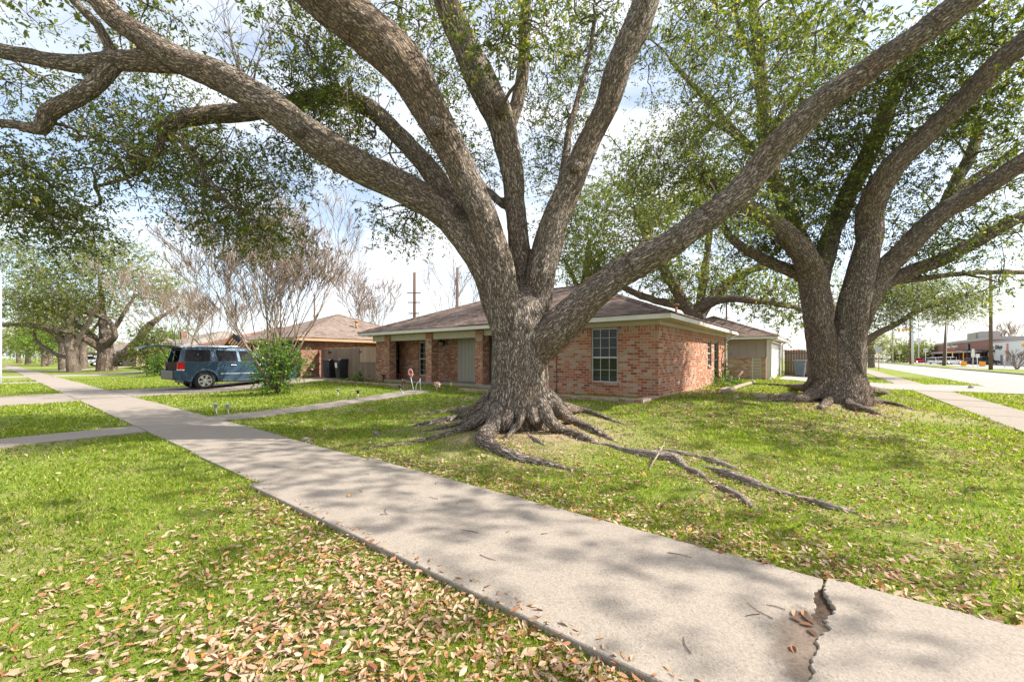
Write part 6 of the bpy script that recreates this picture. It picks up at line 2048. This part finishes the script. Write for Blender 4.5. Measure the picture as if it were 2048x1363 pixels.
pole('utility_pole', 'tall brown wooden utility pole on the grass strip near the right edge', 1981.5, 739, 51, .19, 548, M['pole_wood'])
_p = bpy.data.objects['utility_pole']
m = MB(); m.tube([(.18, 0, 8.4), (.7, 0, 8.5), (.9, 0, 8.5)], .03, 6); m.frustum((.95, 0), (.15, .1), (.12, .08), 8.45, 8.62); m.build('floodlight', M['steel'], _p)
pole('utility_pole', 'leaning brown utility pole with white conduit beside the red brick store', 1887, 731, 80, .26, 610, M['pole_wood'], lean=.9)
_p2 = bpy.data.objects['utility_pole.001']
m = MB(); m.tube([(.3, -.2, 0), (.42, -.2, 9)], .07, 8); m.build('conduit', M['white'], _p2)
pole('utility_pole', 'slim dark utility pole far down the road beside the pale column', 1820.5, 728, 100, .2, 625, M['pole_wood'])
pole('lamp_post', 'thick pale grey steel column at the far junction', 1824.5, 727, 106, .36, 600, M['pole_paint'])
pole('lamp_post', 'slim grey lamp post left of the far junction', 1785.5, 725.5, 125, .22, 600, M['sign_back'])
_p3 = bpy.data.objects['lamp_post.001']
m = MB(); m.box(-1.0, -.3, -.1, .1, 3.6, 4.6); m.build('signal_head', M['black_metal'], _p3); 
pole('lamp_post', 'white pole carrying a white box near the far junction', 1837.5, 725, 125, .17, 640, M['white'])
_p4 = bpy.data.objects['lamp_post.002']
m = MB(); m.box(-.4, .4, -.3, .3, 6.2, 7.6); m.build('control_box', M['white'], _p4, bevel=.05)
# traffic signals on a span wire
o = thing('traffic_signal', 'row of orange traffic signals hanging over the far junction', 'traffic light', far(1806, 122))
m = MB(); m.tube([(-4, 0, 10.2), (0, 0, 9.9), (4, 0, 10.4)], .04, 5); m.build('span_wire', M['black_metal'], o)
for q in (-1.2, -.1, 1.0, 1.7):
    m = MB(); m.box(q - .18, q + .18, -.15, .15, 9.4 + .15 * q, 10.2 + .15 * q); m.build('signal_head', M['orange'], o)
pole('street_pole', 'white painted pole cut by the left edge of the picture', 1, 765.5, 23.6, .055, 545, M['pole_paint'], cat='pole')


def sign(name, label, u, v, d, w, h, z, m, pm, txt=None, rz=0.0, diamond=False, cat='sign'):
    b = far(u, d); b.z = float(terr(b.x, b.y))
    if d > 50: b.z = 0
    if u > 1600: rz = -.75; w *= .68
    o = thing(name, label, cat, b, rz)
    p = MB(); p.tube([(0, .03, -.1), (0, .03, z + h * .4)], .04, 8); p.build('post', pm, o)
    s = MB()
    if diamond: s.poly([(0, z - w * .7), (w * .7, z), (0, z + w * .7), (-w * .7, z)], 'y', -.02, 0)
    else: s.box(-w / 2, w / 2, -.02, 0, z - h / 2, z + h / 2)
    pl = s.build('sign_plate', m, o)
    return o, pl


def text(parent, body, size, loc, m, rot=(R(90), 0, 0), bold=0.0, name='lettering', italic=0.0, xs=1.0):
    c = bpy.data.curves.new(name, 'FONT'); c.body = body; c.size = size; c.align_x = 'CENTER'; c.align_y = 'CENTER'; c.extrude = .02; c.offset = bold; c.shear = italic
    c.materials.append(m)
    tmp = bpy.data.objects.new('tmp', c); COL.objects.link(tmp)
    me = bpy.data.meshes.new_from_object(tmp.evaluated_get(bpy.context.evaluated_depsgraph_get()))
    bpy.data.objects.remove(tmp); bpy.data.curves.remove(c)
    me.name = name
    if not me.materials: me.materials.append(m)
    o = bpy.data.objects.new(name, me); put(o, parent); o.location = loc; o.rotation_euler = rot; o.scale = (xs, 1, 1)
    return o


sign('road_sign', 'back of a square grey road sign on a brown post', 1757.5, 739, 51, .92, .78, 2.55, M['sign_back'], M['rust_post'], rz=.25)
o, pl = sign('road_sign', 'white sign with two lines of small writing on the traffic island', 1851, 728, 92, 1.1, .75, 3.2, M['white'], M['white'])
for z in (3.34, 3.06):
    m = MB(); m.box(-.4, .4, -.03, -.021, z - .04, z + .04); m.build('lettering', M['black'], pl)
o, pl = sign('road_sign', 'white square sign with a black right turn arrow by the far junction', 1799.5, 726, 116, 1.0, .95, 3.2, M['white'], M['steel'])
m = MB(); m.poly([(-.25, 2.95), (-.12, 2.95), (-.10, 3.15), (.08, 3.22), (.08, 3.10), (.32, 3.29), (.08, 3.48), (.08, 3.36), (-.18, 3.28)], 'y', -.03, -.021); m.build('arrow', M['black'], pl)
sign('warning_sign', 'orange diamond warning sign cut by the right edge', 2050, 742, 52, .75, .75, 3.1, M['orange'], M['steel'], diamond=True)
o, pl = sign('road_sign', 'pair of white board signs between the yellow planters', 1946, 737, 66, .62, .72, 2.0, M['white'], M['white'])
m = MB(); m.box(.28, .72, -.02, 0, 1.55, 2.15); m.tube([(.5, .03, -.1), (.44, .03, 1.7)], .035, 6); m.build('sign_plate', M['white'], o)
m = MB(); m.box(-.16, .16, -.05, -.02, 2.35, 2.95); m.build('small_plate', M['white'], o)
sign('road_sign', 'thin white upright marker sign on the strip near the wooden pole', 2009.5, 737, 62, .22, .6, 1.5, M['white'], M['steel'])


def planter(u, d, lab):
    b = far(u, d)
    o = thing('planter', lab, 'planter', b, -.8, 'yellow planters by the parking lot'); o.scale = (.68, .68, .95)
    m = MB(); m.frustum((0, 0), (.52, .5), (.55, .53), -.05, .80); m.frustum((0, 0), (.57, .55), (.57, .55), .80, .88); m.build('box', M['orange'], o, bevel=.05)
    m = MB(); m.frustum((0, 0), (.45, .45), (.45, .45), .88, .9); m.build('soil', M['soil'], o)
    return o


planter(1927.5, 76, 'left of the two orange yellow planter boxes')
planter(1964.5, 72, 'right of the two orange yellow planter boxes, nearer the wooden pole')
# open shelter with orange posts
b = far(1948, 96)
o = thing('shelter', 'dark flat roofed open shelter with orange posts in the parking lot', 'shelter', b, -.8); o.scale = (.7, .7, 1)
m = MB(); m.box(-2.6, 3.4, -1, 1, 3.15, 3.35); m.build('roof', M['black_metal'], o)
for x in (-2.4,):
    for y in (-.8, .8):
        m = MB(); m.box(x - .1, x + .1, y - .1, y + .1, -.05, 3.15); m.build('post', M['orange'], o)
for x in (1.0, 2.2, 3.0):
    m = MB(); m.box(x - .05, x + .05, -.8, -.7, -.05, 3.15); m.build('post', M['black_metal'], o)
m = MB(); m.tube([(-2.35, -.8, 1.8), (-1.5, -.8, 3.1)], .08, 5); m.build('brace', M['black_metal'], o)
b = far(1905, 96)
o = thing('height_bar', 'orange height limit bar frame in front of the white cars', 'barrier', b, -.8); o.scale = (.7, .7, 1)
m = MB(); m.box(-2.2, .1, -.08, .08, 2.75, 2.95); m.build('bar', M['orange'], o)
m = MB(); m.box(-.1, .1, -.1, .1, -.05, 2.75); m.build('post', M['yellow'], o)


# store buildings
red = brick_mat('store_brick', tones=[(0.30, 0.13, 0.10), (0.34, 0.15, 0.12), (0.28, 0.12, 0.10), (0.33, 0.17, 0.14)], mortar=(.3, .2, .17))
FACE = math.atan2(-BY, -BX)            # shop fronts look across the side road
def lx(u):
    """place along the shop front (metres towards the viewer from the corner at (117, 100)) seen at pixel column u"""
    r = (u - CX) / F
    return -(117 - 100 * r) / (.791 * r - .612)


o = thing('store_building', 'red brick store with white lettering and a square grey tower on the roof', 'store', (117, 100, 0), FACE)
a, b_, hgt = lx(1868), lx(1980), 6.6
m = MB(); m.box(a, b_, 0, 22, 3.4, hgt - .6); m.box(a - 14, a, 1.2, 16, 0, 4.9)
for u_ in (1868.3, 1876, 1888, 1903, 1917, 1932, 1950, 1978): m.box(lx(u_), lx(u_) + 1.4, .02, 1, 0, 3.4)
m.build('wall', red, o)
m = MB(); m.box(a - .1, b_, -.1, 22, hgt - .6, hgt + .1); m.build('parapet', M['awning'], o)
m = MB(); m.box(a - .6, b_, -2.2, 0, 3.0, 3.5); m.build('canopy', M['awning'], o)
m = MB(); m.box(a + .2, b_ - .2, 1.0, 1.2, 0, 3.1); m.build('shop_window', M['car_glass'], o)
m = MB(); m.box(lx(1928), lx(1945), .6, 5, hgt, hgt + 1.9); tw = m.build('tower', M['siding'], o)
m = MB(); m.box(lx(1945), lx(1952), .9, 4, hgt, hgt + 2.0); m.build('tower_side', M['awning'], o)
m = MB(); m.box(lx(1934), lx(1940), -.35, -.02, 3.7, 5.4); m.build('sign_box', M['black_metal'], o)
text(o, 'mille Depot', 1.25, ((lx(1891) + lx(1917)) / 2, -.06, 5.15), M['white'], bold=.03, xs=2.6)
m = MB(); m.box(lx(1892), lx(1910), -.06, -.02, 4.1, 4.45); m.build('sign_stripe', M['red'], o)
o = thing('store_building', 'long white store building with black script lettering at the right edge', 'store', (117, 100, 0), FACE)
m = MB(); m.box(b_ + .05, 60, 0, 20, 0, 5.1); m.build('wall', M['white'], o)
m = MB(); m.box(b_ + .05, 60, -.1, 20, 5.1, 5.5); m.build('parapet', M['awning'], o)
text(o, 'Re Things', 1.3, (lx(1993), -.05, 4.0), M['black'], bold=.05, italic=.3, xs=1.5)
m = MB()
for k in range(8): m.box(lx(2013), lx(2017), -.06, -.02, 1.4 + k * .42, 1.7 + k * .42)
m.build('red_panel', M['red'], o)
m = MB(); m.box(b_ + .3, lx(1990), -1.4, 0, 3.0, 3.4); m.build('awning', M['black_metal'], o)
for u_ in (1984, 2001, 2025):
    m = MB(); m.box(lx(u_), lx(u_) + 1.4, -.04, -.01, 0, 2.2); m.build('door', M['trim_tan'], o)
o = thing('office_building', 'grey brown flat roofed building far behind the junction', 'building', far(1818, 190), -.75)
hgt = H + 25 * 190 / F; w = 68 * 190 / F * .66
m = MB(); m.box(-w / 2, w / 2, 0, 8, 0, hgt); m.build('wall', plain('grey_brown_wall', (.22, .19, .18), .8), o)
m = MB()
for q in range(7): m.box(-w / 2 + .5 + q * 1.5, -w / 2 + 1.5 + q * 1.5, -.05, .0, 3.4, 5.4)
m.build('window', M['car_glass'], o)
o = thing('low_building', 'low salmon red wall building behind the red car', 'building', far(1831, 150), -.75)
hgt = H + 7 * 150 / F; w = 34 * 150 / F * .66
m = MB(); m.box(-w / 2, w / 2, 0, 4, 0, hgt); m.build('wall', red, o)
m = MB(); m.box(-w / 2, w / 2, -.05, 4, hgt, hgt + .15); m.build('parapet', M['fascia'], o)
# far tree belts
tb = []
for (t0, s0, n, sz) in ((150, 16, 60, 5), (75, 60, 120, 6)):
    for k in range(n):
        t = t0 + RNG.uniform(-30, 30); s = s0 + RNG.uniform(-8, 8)
        x, y = xy(t, s); tb.append((x, y, RNG.uniform(.5, sz)))
for k in range(70):
    x = RNG.uniform(150, 330); tb.append((x, 215 + RNG.uniform(-5, 15), RNG.uniform(.5, 6)))
for k in range(60):
    t, s = 210 + RNG.uniform(-10, 30), RNG.uniform(-30, 60)
    x, y = xy(t, s); tb.append((x, y, RNG.uniform(.5, 7)))
tb = np.array(tb)
n = len(tb) * 60
idx = np.repeat(np.arange(len(tb)), 60)
pos = tb[idx] + RNG.normal(size=(n, 3)) * np.array([1.8, 1.8, 1.0]); pos[:, 2] = np.maximum(pos[:, 2], .2)
V = leaves_at(pos, unit(RNG.normal(size=(n, 3))), RNG.uniform(.3, .6, n), .6)
o = np_mesh('far_trees', V, 4, M['leaf_far'], attr=np.repeat(np.clip(RNG.normal(.35, .2, n), 0, 1), 4), kind='stuff')
o['label'] = 'distant olive tree belt along the horizon'; o['category'] = 'trees'

# wires
def wire(label, pts, r=.012):
    o = thing('power_line', label, 'cable', pts[0])
    m = MB(pts[0]); full = []
    for a, b in zip(pts[:-1], pts[1:]):
        a = Vector(a); b = Vector(b)
        for k in range(12):
            u = k / 12; p = a.lerp(b, u); p.z -= (b - a).length * .02 * 4 * u * (1 - u); full.append(p)
    full.append(Vector(pts[-1])); m.tube(full, r, 4); m.build('cable', M['black'], o)
wire('dark power cable running left from the wooden utility pole', [P(1700, 604, 46), P(1982, 588, 51), P(2200, 560, 54)], .03)
wire('thin cable right of the wooden utility pole', [P(1985, 645, 51), P(2200, 655, 60)], .022)
wire('slanting guy cable beside the leaning pole', [P(1897, 665, 80), P(1935, 686, 100)], .03)
po, pb, ph = pole('power_pole', 'tall dark power pole with crossed arms behind the left roof end', 829, 700, 60, .26, 545, M['pole_wood'], cross=((11.0, 1.0), (9.6, .9), (8.0, .8)))
po2, pb2, ph2 = pole('power_pole', 'slim power pole close beside the big oak trunk', 914.5, 700, 66, .26, 535, M['pole_wood'])
pole('power_pole', 'slim far power pole above the tan roof', 629, 700, 70, .17, 588, M['pole_wood'])
pole('power_pole', 'slim dark pole behind the garage roof', 1453, 700, 60, .14, 560, M['pole_wood'])
for k, (va, vb) in enumerate(((545, 520), (562, 548), (567, 555))):
    wire(['topmost of the power cables behind the house roof', 'middle power cable behind the house roof', 'lowest power cable behind the house roof'][k], [P(640, va + 26, 70), P(829, va, 60), P(914, vb, 66), P(1100, vb - 40, 72)], .018)

# ================================================================ GRASS, DEAD LEAVES, TWIGS
def paved(t, s, pad=0.0):
    m = (s > np.where(t > 5.1, 1.95, 1.80) - pad) & (s < 3.31 + pad) & (t > -6.6)
    m |= (t > -4.2 - pad) & (t < -3.0 + pad) & (s > 3.3)
    m |= (t > 10.95 - pad) & (t < 12.0 + pad) & (s > 3.3) & (s < 9.6)
    m |= (t > 10.5 - pad) & (t < 11.55 + pad) & (s < 1.95)
    m |= (t > 20.3 - pad) & (t < 25.2 + pad) & (s > 3.3) & (s < 13.5)
    m |= (t > 19.6 - pad) & (t < 24.4 + pad) & (s < 1.95)
    m |= (t > 36.8) & (t < 37.8) & (s < 1.95)
    m |= (t > -6.6) & (t < 2.05) & (s > 25.3) & (s < 31.2)
    m |= (t < -6.45) & (t > -14.65)
    m |= (t > 3.66) & (t < 10.3) & (s > 10.05) & (s < 11.42)
    m |= (t > 3.6) & (t < 17.4) & (s > 11.3) & (s < 20.8)
    m |= (t > 2.3) & (t < 9.1) & (s > 23.7) & (s < 32)
    m |= (t > 22.9) & (t < 32) & (s > 10.6) & (s < 20.3)
    m |= (s < -1.55)
    return m


def litter_density(x, y):
    """0..1 cover of dead leaves"""
    t, s = ts(x, y)
    n = noise2(x, y, 1.1, 31, 3); n2 = noise2(x, y, 3.6, 41, 2)
    a = smooth((5.6 - t) / 3.6) * smooth((s + .9) / 2.2) * smooth((1.95 - s) / .05)         # verge strip by the near slabs
    a = a * (.25 + .75 * smooth((n * .65 + n2 * .5 - .40) / .25)) * .85
    near_edge = smooth((.45 - np.abs(s - 1.65)) / .4) * smooth((6.5 - t) / 2.5) * (s < 1.95)
    edge2 = smooth((.6 - np.abs(s - 3.55)) / .55) * (s > 3.25) * smooth((7.5 - t) / 3)
    r = np.hypot(x - .15, y - 7.7)
    lawn = (s > 3.3) * smooth((9.5 - r) / 5.0) * smooth((n * .6 + n2 * .5 - .44) / .25) * .5 * smooth((10.5 - t) / 4)
    side = (s > 3.3) * (t < 4) * smooth((n * .7 + n2 * .3 - .38) / .2) * .45
    return np.clip(np.maximum.reduce([a, near_edge * .8, edge2 * .75, lawn, side]) + .015, 0, 1)


def sample_ground(n, d0, d1, power, amax=R(66)):
    """points with density falling as distance**-power"""
    k = 2 - power
    u = RNG.random(n)
    d = (d0 ** k + u * (d1 ** k - d0 ** k)) ** (1 / k)
    a = RNG.uniform(-amax, amax, n)
    return d * np.sin(a), d * np.cos(a), d


def grass(n):
    x, y, d = sample_ground(n, 1.1, 42, 1.72)
    t, s = ts(x, y)
    keep = ~paved(t, s)
    lit = litter_density(x, y)
    keep &= RNG.random(n) > lit * .12
    patch_ = noise2(x, y, .9, 51, 3)
    keep &= RNG.random(n) < np.clip(.25 + (patch_ - .25) * 2.4, .18, 1)
    r1 = np.hypot(x - .15, y - 7.7); keep &= RNG.random(n) < np.clip((r1 - .7) / 2.2 + (noise2(x, y, 2.2, 77, 2) - .5) * 1.2, .06, 1)
    r2 = np.hypot(x - 8.9, y - 11.1); keep &= RNG.random(n) < np.clip((r2 - .8) / 2.4 + (noise2(x, y, 2.0, 78, 2) - .5) * 1.2, .06, 1)
    r3 = np.hypot(x - 5.6, y - 13.4); keep &= RNG.random(n) < np.clip((r3 - .3) / 2.0 + (noise2(x, y, 2.0, 79, 2) - .5), .1, 1)
    x, y, d, patch_ = x[keep], y[keep], d[keep], patch_[keep]
    n = len(x)
    z = terr(x, y)
    h = RNG.uniform(.016, .046, n) * np.clip(.8 + (d - 2) * .055, .8, 2.1) * (.7 + .7 * patch_)
    w = RNG.uniform(.0022, .0042, n) * np.clip(d / 2.0, 1, 9)
    a = RNG.uniform(0, 2 * math.pi, n)
    b = RNG.uniform(0, 2 * math.pi, n); ln = h * RNG.uniform(.25, 1.1, n)
    p = np.stack([x, y, z - .004], 1)
    wv = np.stack([np.cos(a), np.sin(a), np.zeros(n)], 1) * (w * .5)[:, None]
    bend = np.stack([np.cos(b) * ln, np.sin(b) * ln, np.zeros(n)], 1)
    up = np.stack([np.zeros(n), np.zeros(n), h], 1)
    m1 = p + up * .6 + bend * .3
    V = np.stack([p - wv, p + wv, m1 + wv * .75, p + up + bend, m1 - wv * .75], 1).reshape(-1, 3)
    rn = np.clip(RNG.normal(.42, .20, n) + (patch_ - .5) * .5, 0, .9)
    dead = RNG.random(n) < .10
    rn = np.where(dead, RNG.uniform(.92, 1, n), rn)
    o = np_mesh('grass', V, 5, M['grass'], attr=np.repeat(rn, 5), kind='stuff')
    o['label'] = 'short green lawn grass with dry patches'; o['category'] = 'grass'


grass(600000)


def litter(n):
    x, y, d = sample_ground(n, 1.2, 26, 1.25)
    t, s = ts(x, y)
    keep = RNG.random(n) < litter_density(x, y) * .74
    onpave = paved(t, s)
    edge = paved(t, s, -.10)
    keep &= ~onpave | (~edge & (RNG.random(n) < .22) & (s < 4) & (t < 9))
    x, y, d = x[keep], y[keep], d[keep]
    n = len(x)
    ts_, ss_ = ts(x, y)
    z = np.where(paved(ts_, ss_), np.where(ts_ < 0.03, .066, np.where(ts_ < 5.08, .049, .034)), terr(x, y) + RNG.uniform(.002, .030, n))
    a = RNG.uniform(0, 2 * math.pi, n)
    tilt = RNG.normal(0, .32, n)
    dr = np.stack([np.cos(a) * np.cos(tilt), np.sin(a) * np.cos(tilt), np.sin(tilt)], 1)
    L = (.018 + .046 * RNG.random(n) ** .9) * np.clip(d / 7, 1, 1.6)
    nr = unit(np.stack([RNG.normal(0, .45, n), RNG.normal(0, .45, n), np.ones(n)], 1))
    w = unit(np.cross(dr, nr)); up = np.cross(w, dr)
    p = np.stack([x, y, z], 1) - dr * (L * .5)[:, None]
    hw = (L * RNG.uniform(.15, .24, n))[:, None]
    curl = (L * RNG.uniform(-.1, .22, n))[:, None]
    Lc = L[:, None]
    V = np.stack([p, p + dr * Lc * .3 + w * hw * .9 + up * curl * .5, p + dr * Lc * .7 + w * hw * .85 + up * curl * .6, p + dr * Lc + up * curl * .3, p + dr * Lc * .7 - w * hw * .85 + up * curl * .6, p + dr * Lc * .3 - w * hw * .9 + up * curl * .5], 1)
    # two quads sharing the midrib: split into halves so that the leaf is folded
    mid1 = p + dr * Lc * .5
    A = np.stack([V[:, 0], V[:, 1], V[:, 2], V[:, 3]], 1); B = np.stack([V[:, 0], V[:, 3], V[:, 4], V[:, 5]], 1)
    Q = np.concatenate([A, B], 1).reshape(-1, 3)
    rn = RNG.random(n)
    o = np_mesh('leaf_litter', Q, 4, M['litter'], attr=np.repeat(rn, 8), kind='stuff')
    o['label'] = 'tan and brown fallen oak leaves scattered on the lawn'; o['category'] = 'leaves'
    print('litter', n)


litter(330000)

# a few leaves and twigs on the pavement
def dead_leaf(t, s, z, lab, m=None):
    x, y = xy(t, s)
    L = random.uniform(.06, .085); a = random.uniform(0, 6.28); w = L * .2
    c, s_ = math.cos(a), math.sin(a)
    V = [(-L / 2, 0, 0), (-L * .2, w, .012), (L * .2, w * .9, .014), (L / 2, 0, .004), (L * .2, -w * .9, .014), (-L * .2, -w, .012), (-L * .2, 0, 0), (L * .2, 0, .002)]
    me = bpy.data.meshes.new('dead_leaf'); me.from_pydata([(c * p[0] - s_ * p[1], s_ * p[0] + c * p[1], p[2]) for p in V], [], [(0, 6, 1), (6, 7, 2, 1), (7, 3, 2), (0, 5, 6), (6, 5, 4, 7), (7, 4, 3)])
    me.materials.append(M['litter'])
    at = me.attributes.new('rnd', 'FLOAT', 'POINT'); at.data.foreach_set('value', [m if m is not None else random.choice((.05, .15, .35, .6, .98))] * 8)
    o = bpy.data.objects.new('dead_leaf', me); o.location = (x, y, z); put(o); tag(o, lab, 'leaf', 'single leaves lying on the pavement'); return o
for k, (t, s, z) in enumerate([(.10, 2.75, .0455), (.08, 2.70, .047), (.14, 2.72, .0455), (.09, 2.64, .0455), (.06, 2.58, .0455), (.13, 2.66, .0455)]):
    dead_leaf(t, s, z, 'curled brown leaf caught in the pavement crack', .2 + .1 * (k % 3))
dead_leaf(.13, 2.38, .0455, 'dark red leaf lying below the crack hole in the pavement', .03)
for k, (u, v) in enumerate(((478, 953), (1090, 990), (700, 1000))):
    b = G(u, v); t, s = ts(b.x, b.y)
    dead_leaf(t, s, .05, ['single red leaf on the pavement before the shadow band', 'lone brown leaf mid pavement', 'lone tan leaf near the left edge of the pavement'][k], .05 if k == 0 else None)
tw_l = ['thin dark twig lying on the near pavement']
for k in range(26):
    t = random.uniform(-2.2, 6); s = random.uniform(1.95, 3.2)
    z = .064 if t < 0 else .047 if t < 5.08 else .03
    x, y = xy(t, s); a = random.uniform(0, 6.28); L = random.uniform(.05, .16)
    b = Vector((x, y, z + .003))
    m = MB(b); c = Vector((math.cos(a), math.sin(a), 0)); n_ = Vector((-c.y, c.x, 0))
    m.tube([b, b + c * L * .5 + n_ * L * random.uniform(-.12, .12), b + c * L], [.0028, .0025, .0016], 4)
    o = m.build('fallen_twig', M['twig']); o.location = b; tag(o, 'thin dark twig lying on the near pavement slabs', 'twig', 'twigs scattered on the pavement')
